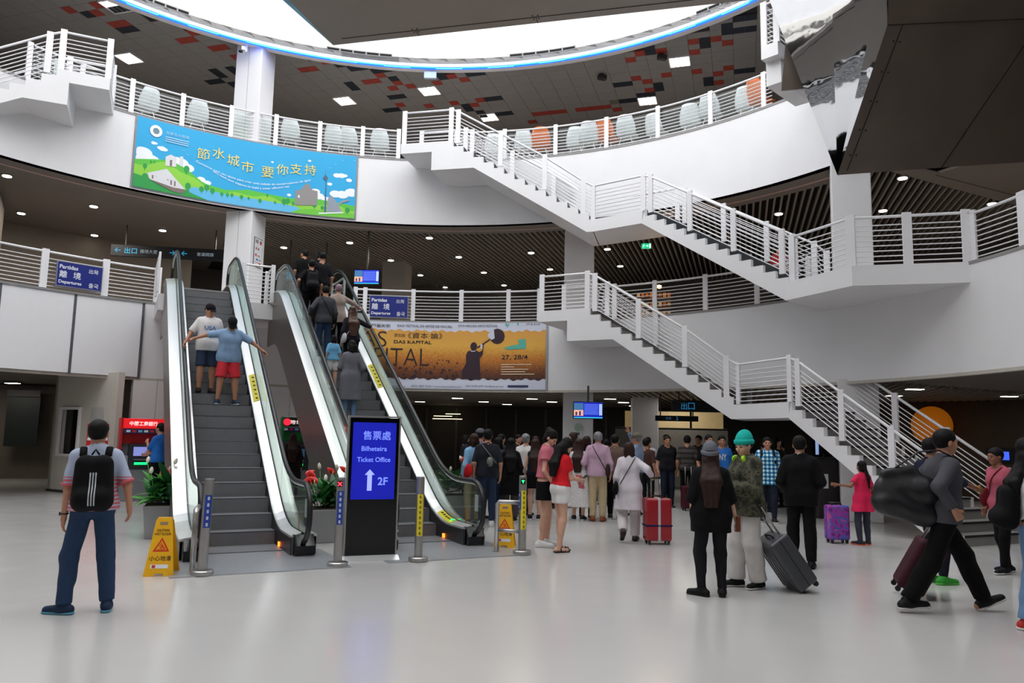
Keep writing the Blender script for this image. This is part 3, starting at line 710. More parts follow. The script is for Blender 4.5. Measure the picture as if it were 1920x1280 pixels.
# far left passage
struct('wall_passage', MB().box((-16.2, 24.2, 1.45), (5.4, 0.25, 2.9), R_(16)), mat('passage_taupe', '#6f665b', 0.6), 'taupe wall of the dim passage at the far left', 'wall')
ps = thing('notice_board', 'dark framed notice board at the far left edge', 'notice board', (-14.7, 23.6, 1.2))
MB().box((-15.0, 23.85, 1.75), (0.9, 0.06, 1.5), R_(16)).build('board', mat('board_dark', '#1c2420', 0.4), ps)
MB().box((-15.0, 23.82, 2.62), (0.9, 0.06, 0.2), R_(16)).build('header', mat('header_grey', '#4b4647', 0.5), ps)
tg = thing('gate', 'row of dim metal gates in the left passage', 'gate', (-12.9, 23.2, 0))
for i in range(3):
    MB().box((-13.3 + i * 0.4, 23.2 - i * 0.1, 0.55), (0.06, 0.5, 1.1), 0.1).build('gate_post', M_DSTEEL, tg)
    MB().bar((-13.3 + i * 0.4, 23.0, 1.0), (-12.95 + i * 0.4, 23.0, 1.0), 0.04, 0.04).build('gate_bar', M_STEEL, tg)
# dark hall in the middle
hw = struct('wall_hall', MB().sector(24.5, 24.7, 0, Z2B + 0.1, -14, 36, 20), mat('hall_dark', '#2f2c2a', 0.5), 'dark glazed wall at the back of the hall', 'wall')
for i in range(12):
    a = -13 + i * 3.2
    MB().sector(24.42, 24.5, 0, Z2B, a - 0.12, a + 0.12, 1).build('mullion', M_DSTEEL, hw)
ll = thing('light_strip', 'rows of thin warm light strips in the dim hall', 'lamp', az(-6, 23, 2.5))
for i, (a0, a1, z) in enumerate(((-13, -6.5, 2.62), (-12.5, -7.4, 2.5), (-11, -6.8, 2.4), (-10, -6.6, 2.3), (-2.5, -0.5, 2.42), (-2.6, 0.6, 2.3), (-1.2, 0.4, 2.52))):
    MB().sector(23.2, 23.24, z - 0.012, z + 0.012, a0, a1, 4).build('strip', emis('strip_warm', '#ffe9b8', 3.0), ll)
cs = thing('counter_screen', 'beige backlit counter panels with a dark hanging sign', 'counter', (5.2, 25.2, 0))
for i in range(3):
    x0 = 3.7 + i * 1.08
    MB().box((x0 + 0.5, 25.0, 2.22), (1.0, 0.06, 0.52)).build('beige_panel', mat('beige_backlit', '#b5a27c', 0.6, emit='#b59a66', estr=0.25), cs)
MB().box((5.2, 25.0, 1.0), (3.6, 0.1, 1.8)).build('counter_front', mat('counter_grey', '#6c6a64', 0.5), cs)
MB().box((5.2, 25.04, 1.95), (3.6, 0.05, 0.05)).build('ledge', M_DSTEEL, cs)
def hang_sign(label, c, size, rz, cells, z_ceil):
    t = thing('hanging_sign', label, 'sign', (c[0], c[1], c[2] - size[1] / 2))
    ex = Vector((math.cos(rz), math.sin(rz), 0))
    MB().box(c, (size[0], 0.09, size[1]), rz).build('sign_box', mat('sign_charcoal', '#14181c', 0.4), t, bevel=0.01)
    for s in (-0.38, 0.38):
        p = Vector(c) + ex * size[0] * s
        MB().bar(p, (p.x, p.y, z_ceil), 0.03, 0.03).build('hanger', M_DSTEEL, t)
    n = Vector((math.sin(rz), -math.cos(rz), 0)) * 0.05
    for s, dx, h, col in cells:
        put(text_fit(s, None, size[1] * h), 'lettering', emis('sign_' + col, col, 0.9), t, Vector(c) + n, ex, (0, 0, 1), 0, dx * size[0])
    return t
hang_sign('dark hanging direction sign with blue arrows behind the left escalator', (-10.45, 23.0, 6.93), (3.4, 0.36), R_(9), [('←', -0.44, 0.4, '#2f9fd0'), ('出口', -0.33, 0.5, '#3fb0dd'), ('→', 0.02, 0.4, '#2f9fd0'), ('←', 0.12, 0.4, '#2f9fd0'), ('離境大堂', -0.18, 0.32, '#7d8a94'), ('客運碼頭', 0.3, 0.32, '#7d8a94')], 7.72)
hang_sign('dark hanging sign with a blue square right of the left column', (-6.6, 24.3, 6.55), (1.5, 0.34), R_(4), [('区', -0.36, 0.6, '#2f9fd0'), ('離境', 0.05, 0.4, '#7d8a94')], 7.72)
hang_sign('dark hanging sign above the counter in the ground hall', (4.85, 22.6, 2.2), (1.25, 0.16), 0, [('售票', -0.2, 0.5, '#30506a'), ('2', 0.0, 0.6, '#2f6fa0')], Z2B + 0.1)
hang_sign('dark blue hanging sign under the ground ceiling near the lower stair', (5.1, 20.6, 2.48), (1.6, 0.3), R_(-4), [('出', -0.3, 0.6, '#1f6f9a'), ('口', -0.18, 0.6, '#1f6f9a')], Z2B + 0.1)
# green exit sign on the middle level
ex = thing('exit_sign', 'green running man exit sign hanging below the slats', 'exit sign', (3.87, 22.0, 7.09))
MB().box((3.87, 22.0, 7.18), (0.27, 0.05, 0.15), R_(-10)).build('sign_box', emis('exit_green', '#12b07c', 1.3), ex, bevel=0.006)
MB().bar((3.87, 22, 7.25), (3.87, 22, 7.7), 0.015, 0.015).build('hanger', M_DSTEEL, ex)
E_ = Vector((math.cos(R_(-10)), math.sin(R_(-10)), 0)); E0 = Vector((3.87, 22.0, 7.18)) + Vector((E_.y, -E_.x, 0)) * 0.03
put(text_fit('→', None, 0.07), 'arrow', emis('exit_white', '#eafff4', 1.6), ex, E0, E_, (0, 0, 1), 0, 0.02)
m = MB(); 
for p, q2, w in (((-.07, .045), (-.07, .045), .022), ((-.075, .03), (-.085, -.01), .018), ((-.085, -.01), (-.06, -.035), .012), ((-.085, -.01), (-.11, -.05), .012), ((-.075, .025), (-.05, .005), .01), ((-.08, .025), (-.1, .0), .01)):
    a = E0 + E_ * p[0] + Vector((0, 0, p[1])); b = E0 + E_ * (q2[0] + 0.001) + Vector((0, 0, q2[1] + 0.012 if p == q2 else q2[1])); m.bar(a, b, w, 0.004, up=(E_.x, E_.y, 0))
m.build('running_figure', MATS['exit_white'], ex); MB().box(tuple(E0 + E_ * 0.105), (0.04, 0.004, 0.12), R_(-10)).build('doorway', MATS['exit_white'], ex)
# monitors
M_SCR = emis('screen_blue', '#0f27b4', 0.7)
def monitor(label, c, w, h, rz, z_ceil):
    t = thing('monitor', label, 'monitor', (c[0], c[1], c[2] - h / 2)); exv = Vector((math.cos(rz), math.sin(rz), 0)); n = Vector((exv.y, -exv.x, 0))
    MB().box(c, (w, 0.08, h), rz).build('casing', M_BLACKG, t, bevel=0.01)
    o = Vector(c) + n * 0.044
    def q(x0, x1, y0, y1, nm, m, d=0.0):
        return MB().extr([o + exv * (x0 * w) + Vector((0, 0, y0 * h)) + n * d, o + exv * (x1 * w) + Vector((0, 0, y0 * h)) + n * d, o + exv * (x1 * w) + Vector((0, 0, y1 * h)) + n * d, o + exv * (x0 * w) + Vector((0, 0, y1 * h)) + n * d], n * 0.003).build(nm, m, t)
    q(-0.47, 0.47, -0.45, 0.45, 'screen', M_SCR)
    q(-0.47, -0.16, 0.0, 0.4, 'screen_photo', emis('screen_sky', '#3c6d9c', 0.8), 0.004)
    q(-0.47, -0.16, -0.32, 0.0, 'screen_photo', emis('screen_peach', '#e2a184', 1.0), 0.004)
    q(-0.42, -0.36, -0.3, -0.1, 'screen_figure', emis('screen_navy', '#23306e', 0.6), 0.006); q(-0.3, -0.24, -0.3, -0.06, 'screen_figure', MATS['screen_navy'], 0.006)
    q(0.36, 0.46, -0.28, 0.36, 'screen_panel', emis('screen_pale', '#9db2e8', 1.0), 0.004)
    for i in range(9): q(-0.13, 0.33, 0.32 - i * 0.07, 0.345 - i * 0.07, 'screen_line', emis('screen_text', '#6a86f0', 1.0), 0.004)
    q(-0.47, 0.47, -0.45, -0.4, 'screen_bar', emis('screen_cyan', '#2fb7d8', 1.2), 0.004)
    p = Vector(c) + Vector((0, 0, h / 2)); MB().bar(p, (p.x, p.y, z_ceil), 0.05, 0.05).build('mount', M_DSTEEL, t)
monitor('blue timetable monitor hanging at the middle level beside the right escalator', (-4.36, 22.6, 6.22), 0.78, 0.46, R_(-3), 7.72)
monitor('blue timetable monitor hanging above the queue on the ground floor', (2.0, 20.0, 2.3), 0.78, 0.45, R_(-2), Z2B + 0.1)
# downlights
LAMP2 = [(-7.66, 25.12), (-5.29, 24.29), (-4.34, 26.72), (-2.64, 23.49), (-1.89, 26.02), (0.58, 25.2), (-3.58, 29.19), (-1.11, 28.48), (1.34, 27.7), (3.04, 24.49), (3.81, 26.95), (-0.37, 30.88), (-2.82, 31.58), (-12.48, 18.33), (-14.22, 21.65), (-11.68, 20.81), (-13.38, 24.03), (-10.87, 23.27), (7.13, 20.22), (9.72, 19.75), (8.94, 17.18), (12.1, 18.95)]
LAMP1 = [(-14.72, 22.78), (9.46, 18.05), (10.28, 20.69), (13.7, 22.59), (12.94, 20.02), (14.46, 25.17), (-1.86, 26.85), (0.72, 26.24), (-3.56, 30.32), (-1.03, 29.29), (-0.15, 31.23), (1.5, 28.25), (3.25, 25.29), (4.03, 27.62), (4.86, 30.47)]
def downlight():
    t = thing('downlight', '', 'downlight')
    MB().lathe([(0.10, 0.0), (0.135, 0.0), (0.13, 0.05), (0.10, 0.05)], 16).build('trim_ring', M_STEEL, t)
    MB().lathe([(0.0, -0.014), (0.10, -0.012), (0.10, 0.02), (0.0, 0.02)], 14).build('lamp', M_LAMP, t)
    return t
first = downlight(); used = False
def put_light(x, y, z, label, group):
    global used
    if not used: used = True; first.location = (x, y, z); first['label'] = label; first['group'] = group
    else: dup(first, (x, y, z), 0, label, group)
def nth(i): return ['first', 'second', 'third', 'fourth', 'fifth', 'sixth', 'seventh', 'eighth', 'ninth', 'tenth', 'eleventh', 'twelfth', 'thirteenth', 'fourteenth', 'fifteenth', 'sixteenth', 'seventeenth'][i]
CNT = {}
def order(k): CNT[k] = CNT.get(k, -1) + 1; return nth(CNT[k])
for i, (x, y) in enumerate(sorted(LAMP2, key=lambda q: q[0] / q[1])):
    a = math.degrees(math.atan2(x - CX, y - CY))
    if a < -27.5: put_light(x, y, 7.695, f'{order(1)} round downlight from the left in the plain middle level ceiling', 'middle level downlights, left')
    elif a > 55: put_light(x, y, 7.67, f'{order(2)} round downlight right of the right column on the middle level', 'middle level downlights, right')
    else: put_light(x, y, 7.68, f'{order(3)} round downlight from the left among the middle level slats', 'middle level downlights, centre')
def lamp1():
    t = thing('recessed_light', '', 'recessed light')
    MB().box((0, 0, 0.0), (0.42, 0.24, 0.05)).build('housing', M_STEEL, t)
    MB().box((0, 0, -0.028), (0.36, 0.18, 0.012)).build('diffuser', M_LAMP, t)
    return t
fl = None
for x, y in sorted(LAMP1, key=lambda q: q[0] / q[1]):
    a = math.degrees(math.atan2(x - CX, y - CY)); lab, gr = (f'{order(4)} recessed lamp from the left in the hall ceiling at ground level', 'ground floor lamps, hall') if -20 < a < 45 else ((f'{order(5)} recessed lamp from the left in the right arcade ceiling', 'ground floor lamps, right') if a > 45 else ('recessed lamp in the ground ceiling at the far left', None))
    if fl is None: fl = lamp1(); fl.location = (x, y, Z2B + 0.06); fl['label'] = lab; 
    else:
        o = dup(fl, (x, y, Z2B + 0.06), 0, lab, gr)
# troffers on the top ceiling
tn = ['left of the left column', 'at the upper left corner', 'right of the left column', 'left of the upper stair head', 'above the upper stair', 'under the blue neon at the right', 'above the right hand railing']
for (x, y), nm in zip(LAMP3, tn):
    t = thing('troffer_light', f'square louvred ceiling light of the top level {nm}', 'ceiling light', (x, y, ZC - 0.04))
    u, v = tile_uv(x, y); x = CX + ((u + .5) * SE1[0] + (v + .5) * SE2[0]) * 0.6; y = CY + ((u + .5) * SE1[1] + (v + .5) * SE2[1]) * 0.6
    f = MB()
    for s in (-0.29, 0.29):
        f.box((x + SE1[0] * s, y + SE1[1] * s, ZC), (0.03, 0.6, 0.06), -ST); f.box((x + SE2[0] * s, y + SE2[1] * s, ZC), (0.6, 0.03, 0.06), -ST)
    f.build('frame', M_WHITE, t)
    MB().box((x, y, ZC + 0.01), (0.56, 0.56, 0.02), -ST).build('diffuser', M_TROFF, t)
    for s in (-0.14, 0, 0.14): MB().box((x + SE1[0] * s, y + SE1[1] * s, ZC - 0.01), (0.012, 0.56, 0.03), -ST).build('louvre', M_STEEL, t)
# lamps of the arcades, light inside the ground hall and upper levels
def area(name, loc, sx, sy, e, col=(1, 0.93, 0.84)):
    l = bpy.data.lights.new(name, 'AREA'); l.shape = 'RECTANGLE'; l.size = sx; l.size_y = sy; l.energy = e; l.color = col
    o = bpy.data.objects.new(name, l); COL.objects.link(o); o.location = loc; return o
for i, (x, y) in enumerate(((-12.5, 21.0), (-8.5, 24.5), (-4.0, 26.0), (0.5, 26.5), (4.5, 24.5), (10.0, 20.0), (12.5, 16.0))): area('downlight_glow', (x, y, 7.6), 1.2, 1.2, 60)
for i, (x, y) in enumerate(((-15, 22), (-3.0, 25.5), (1.5, 25.5), (5.5, 24.0), (11.0, 20.0), (13.0, 15.0))): area('recessed_glow', (x, y, Z2B + 0.02), 1.0, 1.0, 22)
for i, (x, y) in enumerate(((-11.3, 21.6), (-5.9, 24.4), (-1.5, 24.4), (4.5, 22.5))): area('troffer_glow', (x, y, ZC - 0.1), 0.6, 0.6, 60)
# back walls of the upper levels
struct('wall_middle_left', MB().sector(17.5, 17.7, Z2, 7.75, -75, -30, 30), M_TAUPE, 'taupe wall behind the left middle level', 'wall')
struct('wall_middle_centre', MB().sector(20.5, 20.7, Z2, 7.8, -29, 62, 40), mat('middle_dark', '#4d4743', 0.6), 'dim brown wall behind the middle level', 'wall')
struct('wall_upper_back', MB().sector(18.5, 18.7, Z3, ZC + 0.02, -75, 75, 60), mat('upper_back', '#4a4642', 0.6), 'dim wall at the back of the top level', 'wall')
blk = struct('wall_pier', MB().box((-14.6, 19.6, 6.2), (2.0, 1.6, 2.7), R_(30)), M_TAUPE, 'taupe pier behind the left middle railing', 'wall')
struct('wall_pier_centre', MB().box((-3.8, 24.8, 5.95), (0.75, 0.8, 2.35), R_(-8)), M_TAUPE, 'taupe pier beside the middle level monitor', 'wall')
# ================================================================== banners
def cylmap(a0, a1, zt, zb, r):
    def f(u, v, off=0.0):           # u 0..1 left to right, v 0..1 top to bottom
        return az(a0 + (a1 - a0) * u, r - off, zt + (zb - zt) * v)
    return f
class Print:
    def __init__(s, f, asp, parent): s.f = f; s.asp = asp; s.p = parent; s.o = 0.004
    def shape(s, polys, name, m, off):
        for poly in polys: o = MB().add([s.f(u, v, off) for u, v in poly], [tuple(range(len(poly)))]).build(name, m, s.p)
        return o
    def strip(s, us, top, bot, name, m, off):
        b = MB()
        for u0, u1 in zip(us[:-1], us[1:]):
            b.add([s.f(u0, top(u0), off), s.f(u1, top(u1), off), s.f(u1, bot(u1), off), s.f(u0, bot(u0), off)], [(0, 1, 2, 3)])
        return b.build(name, m, s.p)
    def blob(s, u, v, ru, rv, n=14, sq=0.0):
        return [(u + ru * math.cos(2 * PI * i / n), v + rv * math.sin(2 * PI * i / n)) for i in range(n)]
    def text(s, txt, u, v, w, h, name, m, off, align='c', bold=0.0, curve=None):
        vf = text_fit(txt, w, h, align, bold); b = MB()
        b.add([s.f(u + p[0], v - p[1] + (curve(u + p[0]) if curve else 0), off) for p in vf[0]], vf[1])
        return b.build(name, m, s.p)
def flat(name, col, rough=0.55): return mat(name, col, rough, var=0.02, scale=2)
bn1 = thing('banner', 'blue banner with yellow Chinese characters and green hills on the top balcony', 'banner', az(-27.5, RA, Z3B))
F1 = cylmap(-43.1, -11.9, 9.50, 7.66, RA - 0.03); P1 = Print(F1, 5.77 / 1.84, bn1)
US = [i / 48 for i in range(49)]
P1.strip(US, lambda u: 0, lambda u: 1, 'cloth', flat('banner_sky', '#1fa6dc'), 0.0)
MB().sector(RA - 0.028, RA - 0.002, 7.63, 9.53, -43.35, -11.65, 40).build('backing', mat('banner_frame', '#7b7f85', 0.4, 0.5), bn1)
def bl(x, y):       # layout grid of the printed picture
    u = (x - 45 + 0.03 * (y - 30)) / 1785; t = 30 + 330 * u; b = 610 + 250 * u
    return u, (y - t) / (b - t)
wh = flat('print_white', '#eef2f6')
cl = []
for x, y, r in ((95, 330, 70), (150, 390, 75), (60, 400, 70), (210, 420, 60), (380, 390, 60), (430, 430, 55), (350, 370, 40), (540, 520, 35), (590, 545, 30), (170, 245, 20), (185, 247, 14), (235, 285, 30), (255, 292, 22), (215, 280, 20), (1650, 500, 32), (1690, 505, 34), (1720, 508, 22), (1755, 548, 26), (1590, 566, 22), (1105, 365, 12), (1415, 365, 14), (1250, 640, 18), (1470, 620, 40), (1500, 660, 45), (1640, 650, 50), (1700, 660, 55), (1780, 650, 60), (1560, 690, 40)):
    u, v = bl(x, y); cl.append([(min(max(q[0], 0.004), 0.996), q[1]) for q in P1.blob(u, v, r / 1785, r * 0.62 / 560)])
P1.shape(cl, 'printed_cloud', wh, 0.004)
gr = flat('print_green', '#58bf3a'); gd = flat('print_dark_green', '#1f9a44'); gy = flat('print_lime', '#8ccf3d')
hill = lambda u: np.interp(u, [0, .08, .15, .22, .3, .4, .5, .58, .7, .78, .9, 1], [.62, .56, .52, .6, .76, .80, .74, .76, .78, .74, .76, .80])
P1.strip(US, hill, lambda u: 1, 'printed_hills', gr, 0.006)
P1.strip(US, lambda u: hill(u) + 0.06 + 0.03 * math.sin(u * 40), lambda u: 1, 'printed_meadow', gy, 0.007)
wt = lambda u: np.interp(u, [0, .2, .25, .4, .6, .72, .78, 1], [1, 1, .84, .86, .87, .9, 1, 1])
P1.strip([.2 + .58 * i / 30 for i in range(31)], wt, lambda u: 1, 'printed_lake', flat('print_water', '#5cb8e6'), 0.009)
P1.strip([i * 0.32 / 20 for i in range(21)], lambda u: np.interp(u, [0, .1, .24, .32], [.82, .86, .93, 1]), lambda u: 1, 'printed_bank', gd, 0.011)
P1.strip([.70 + .30 * i / 16 for i in range(17)], lambda u: np.interp(u, [.70, .74, .8, 1], [.99, .93, .91, .93]), lambda u: 1, 'printed_bank', flat('print_green_b', '#6ac437'), 0.011)
tr = []
for x, y, r in ((112, 440, 20), (425, 440, 28), (115, 530, 30), (440, 580, 28), (545, 600, 24), (585, 585, 26), (630, 610, 24), (705, 635, 16), (750, 640, 16), (785, 640, 16), (862, 655, 18), (1012, 685, 18), (920, 665, 12), (1070, 640, 12), (1210, 695, 26), (1240, 690, 24), (1135, 700, 12), (1285, 710, 16), (1465, 730, 24), (1530, 755, 18), (1555, 760, 16), (1745, 790, 26), (435, 630, 24), (155, 400, 8), (180, 400, 8)):
    u, v = bl(x, y); tr.append(P1.blob(u, v, r * .8 / 1785, r / 560, 10)); tr.append([(u - .0012, v), (u + .0012, v), (u + .0012, v + r * 1.6 / 560), (u - .0012, v + r * 1.6 / 560)])
P1.shape(tr, 'printed_tree', gd, 0.013)
def pp(*xy): return [bl(x, y) for x, y in xy]
P1.shape([pp((130, 495), (275, 450), (420, 610), (330, 600), (150, 545)), pp((262, 350), (300, 330), (345, 350), (345, 430), (262, 425)), pp((370, 340), (395, 340), (395, 420), (370, 420))], 'printed_building', flat('print_stone', '#d9d9dd'), 0.015)
P1.shape([pp((140, 545), (330, 600), (420, 612), (405, 645), (330, 635)), pp((295, 375), (312, 375), (312, 425), (295, 425))] + [pp((165 + i * 28, 510 + i * 6), (177 + i * 28, 511 + i * 6), (177 + i * 28, 540 + i * 8), (165 + i * 28, 540 + i * 8)) for i in range(7)], 'printed_building_shade', flat('print_brown', '#7c6c66'), 0.017)
P1.shape([pp((1300, 605), (1345, 600), (1385, 555), (1410, 555), (1440, 605), (1488, 620), (1488, 735), (1300, 725))], 'printed_facade', flat('print_grey', '#8d8a88'), 0.015)
P1.shape([pp((1325, 645), (1338, 645), (1338, 665), (1325, 665)), pp((1386, 645), (1402, 645), (1402, 668), (1386, 668)), pp((1448, 655), (1460, 655), (1460, 675), (1448, 675))], 'printed_window', wh, 0.017)
P1.shape([pp((1325, 690), (1338, 690), (1338, 705), (1325, 705)), pp((1386, 692), (1402, 692), (1402, 710), (1386, 710)), pp((1448, 698), (1460, 698), (1460, 714), (1448, 714))], 'printed_window', gr, 0.017)
P1.shape([pp((1546, 800), (1556, 540), (1530, 515), (1549, 490), (1551, 440), (1553, 490), (1574, 515), (1560, 540), (1564, 800))], 'printed_tower', flat('print_steel', '#45617f'), 0.015)
P1.shape([pp((1570, 790), (1575, 690), (1600, 655), (1640, 700), (1700, 800)), pp((1600, 770), (1690, 712), (1760, 700), (1760, 716), (1695, 728), (1620, 790))], 'printed_shell', flat('print_shell', '#8f98a6'), 0.016)
P1.shape([pp((1500, 795), (1710, 800), (1710, 810), (1500, 805))], 'printed_plaza', wh, 0.014)
ye = flat('print_yellow', '#e9d878')
for ch, x, y in (('節', 550, 308), ('水', 670, 298), ('城', 787, 352), ('市', 902, 405), ('要', 1068, 450), ('你', 1188, 430), ('支', 1302, 428), ('持', 1422, 442)):
    u, v = bl(x, y); P1.text(ch, u, v, 0.056, 0.165, 'lettering', ye, 0.02)
c1 = lambda u: 0.0
u0, v0 = bl(495, 372)
P1.text('Contamos com seu apoio para criar uma cidade de conservadores de água', u0, v0, 0.525, 0.042, 'lettering', wh, 0.02, 'l', curve=lambda u: 0.17 * math.sin((u - u0) / 0.525 * PI))
u1, v1 = bl(628, 450)
P1.text('We need your support to build a water efficient city', u1, v1, 0.35, 0.042, 'lettering', wh, 0.02, 'l', curve=lambda u: 0.12 * math.sin((u - u1) / 0.35 * PI) + 0.04 * (u - u1) / 0.35)
u, v = bl(183, 145); P1.shape([P1.blob(u, v, 0.026, 0.085, 18)], 'printed_emblem', wh, 0.015)
P1.shape([P1.blob(u, v, 0.014, 0.045, 14)], 'printed_emblem_core', flat('print_slate', '#6b8796'), 0.017)
u, v = bl(345, 165); P1.text('海事及水務局', u, v, 0.1, 0.05, 'lettering', flat('print_pale', '#9fd0ea'), 0.017)
for i in range(3): P1.shape([[(u - .05, v + .055 + i * .03), (u + .05, v + .055 + i * .03), (u + .05, v + .07 + i * .03), (u - .05, v + .07 + i * .03)]], 'fine_print', MATS['print_pale'], 0.015)
br = []
for x, y in ((395, 285), (430, 318), (1700, 380), (1635, 408), (1590, 432), (1800, 390)):
    a, b = bl(x, y); br.append([(a - .008, b), (a, b + .014), (a + .008, b), (a, b + .006)])
P1.shape(br, 'printed_bird', MATS['print_pale'], 0.017)

bn2 = thing('banner', 'orange festival banner with a silhouetted man swinging a mallet on the middle balcony', 'banner', az(4, RA, Z2B))
AL, AR = -17.0, 18.3
F2 = cylmap(AL, AR, 4.74, 2.88, RA - 0.035); P2 = Print(F2, 6.5 / 1.86, bn2)
def gold():
    m = mat('print_gold', '#d99a3a', 0.55); nt = m.node_tree; b = bsdf(m)
    tc = nt.nodes.new('ShaderNodeTexCoord'); sp = nt.nodes.new('ShaderNodeSeparateXYZ'); nt.links.new(tc.outputs['Object'], sp.inputs[0])
    mr = nt.nodes.new('ShaderNodeMapRange'); mr.inputs['From Min'].default_value = 3.08; mr.inputs['From Max'].default_value = 4.5
    nt.links.new(sp.outputs['Z'], mr.inputs['Value'])
    nz = nt.nodes.new('ShaderNodeTexNoise'); nz.inputs['Scale'].default_value = 22; nz.inputs['Detail'].default_value = 6; nt.links.new(tc.outputs['Object'], nz.inputs['Vector'])
    ad = nt.nodes.new('ShaderNodeMath'); ad.operation = 'MULTIPLY_ADD'; ad.inputs[1].default_value = 0.35; nt.links.new(nz.outputs['Fac'], ad.inputs[0])
    sb = nt.nodes.new('ShaderNodeMath'); sb.operation = 'SUBTRACT'; sb.inputs[1].default_value = 0.175; nt.links.new(mr.outputs['Result'], sb.inputs[0]); nt.links.new(sb.outputs[0], ad.inputs[2])
    rp = nt.nodes.new('ShaderNodeValToRGB'); e = rp.color_ramp.elements
    e[0].position = 0.0; e[0].color = hexc('#2c1a1c'); e[1].position = 1.0; e[1].color = hexc('#e0a24a')
    for p, c in ((0.22, '#7a4520'), (0.45, '#c57a2b'), (0.7, '#e7b04a')): q = e.new(p); q.color = hexc(c)
    nt.links.new(ad.outputs[0], rp.inputs['Fac']); nt.links.new(rp.outputs['Color'], b.inputs['Base Color'])
    return m
MB().sector(RA - 0.034, RA - 0.002, 2.85, 4.77, AL - 0.3, AR + 0.3, 40).build('backing', mat('banner_frame2', '#a9aaac', 0.4, 0.5), bn2)
P2.strip(US, lambda u: 0, lambda u: 1, 'cloth', flat('print_lilac', '#d5d9ea'), 0.0)
jag = lambda s: (lambda u: s + 0.012 * math.sin(u * 170) + 0.01 * math.sin(u * 67))
U9 = [i / 120 for i in range(121)]
P2.strip(U9, jag(0.125), jag(0.855), 'printed_field', gold(), 0.005)
ink = flat('print_ink', '#2a1c22'); 
# the visible right part of the print spans px 680..1022 of the photo
def b2(x, y): return 0.2 + 0.8 * (x - 5) / 1815, (y - 55 - 0.035 * x) / (690 - 55)
def T2(t, x, y, w, h, m=ink, al='c', bold=0.0, off=0.012):
    u, v = b2(x, y); return P2.text(t, u, v, w / 1815 * 0.8, h / 640, 'lettering', m, off, al, bold)
T2('DAS', 30, 225, 430, 150, bold=-0.012); T2('KAPITAL', 250, 400, 820, 165, bold=-0.012)
T2('《資本·論》', 620, 205, 340, 60); T2('DAS KAPITAL', 500, 265, 370, 32, bold=0.02); T2('鄭志銳', 370, 197, 105, 34)
T2('XXIX FESTIVAL DE ARTES DE MACAU', 610, 112, 540, 24); T2('29TH MACAO ARTS FESTIVAL', 1140, 122, 400, 22); T2('27/4-31/5', 1690, 128, 140, 22); T2('澳門藝術節', 160, 102, 230, 32)
T2('27, 28/4', 1512, 440, 260, 50, bold=0.01)
T2('(853) 2855 5555 / www.macauticket.com', 745, 698, 490, 22, flat('print_dark', '#3a3c4a')); T2('(853) 8399 6699 / fam@icm.gov.mo', 1220, 706, 370, 20, MATS['print_dark']); T2('www.icm.gov.mo/fam', 320, 690, 240, 22, MATS['print_dark'])
fp = []
for i, w in enumerate((300, 130, 270, 240, 330)):
    u, v = b2(1380, 498 + i * 23); fp.append([(u, v), (u + w / 1815 * .8, v), (u + w / 1815 * .8, v + .012), (u, v + .012)])
P2.shape(fp, 'fine_print', flat('print_cream', '#e6cfae'), 0.012)
u, v = b2(1550, 714); P2.shape([[(u - .045, v - .015), (u + .045, v - .015), (u + .045, v + .015), (u - .045, v + .015)]], 'printed_tab', flat('print_navy', '#26365e'), 0.012)
def q2(*xy): return [b2(x, y) for x, y in xy]
te = flat('print_teal', '#58b7a3')
P2.shape([q2((1405, 345), (1470, 325), (1540, 318), (1560, 300), (1535, 280), (1560, 268), (1620, 268), (1625, 360), (1425, 362)), q2((1408, 112), (1430, 108), (1436, 140), (1426, 140)), q2((1440, 112), (1452, 112), (1440, 142), (1432, 142)), q2((1530, 112), (1546, 104), (1546, 136), (1530, 128))], 'printed_teal_mark', te, 0.012)
man = [q2((1045, 365), (1085, 355), (1130, 360), (1160, 375), (1190, 360), (1195, 300), (1170, 320), (1150, 330), (1205, 290), (1195, 400), (1165, 440), (1170, 520), (1175, 640), (1000, 630), (990, 560), (1030, 480), (1028, 400)), P2.blob(*b2(1103, 320), 34 / 1815 * .8, 42 / 640)]
P2.shape([man[0]], 'printed_figure', flat('print_plum', '#33202c'), 0.013); P2.shape([man[1]], 'printed_head', MATS['print_plum'], 0.014)
P2.shape([q2((1135, 328), (1140, 340), (1275, 255), (1270, 245))], 'printed_mallet_shaft', MATS['print_plum'], 0.014)
P2.shape([P2.blob(*b2(1335, 230), 75 / 1815 * .8, 75 / 640, 12)], 'printed_mallet', MATS['print_plum'], 0.015)
P2.shape([q2((1245, 200), (1300, 165), (1310, 250), (1275, 262), (1240, 225)), q2((1168, 300), (1188, 300), (1188, 345), (1172, 345)), q2((1075, 362), (1120, 362), (1118, 370), (1078, 370))], 'printed_highlight', MATS['print_lilac'], 0.016)
sh = []
rr = random.Random(3)
for i in range(60):
    x, y = rr.uniform(180, 1250), rr.uniform(440, 610)
    if 990 < x < 1180: continue
    k = rr.uniform(4, 10) * (1 + (y - 440) / 120); sh.append(q2((x - k, y), (x, y - k), (x + k, y + k * .3), (x + k * .2, y + k)))
P2.shape(sh, 'printed_fragment', MATS['print_plum'], 0.012)
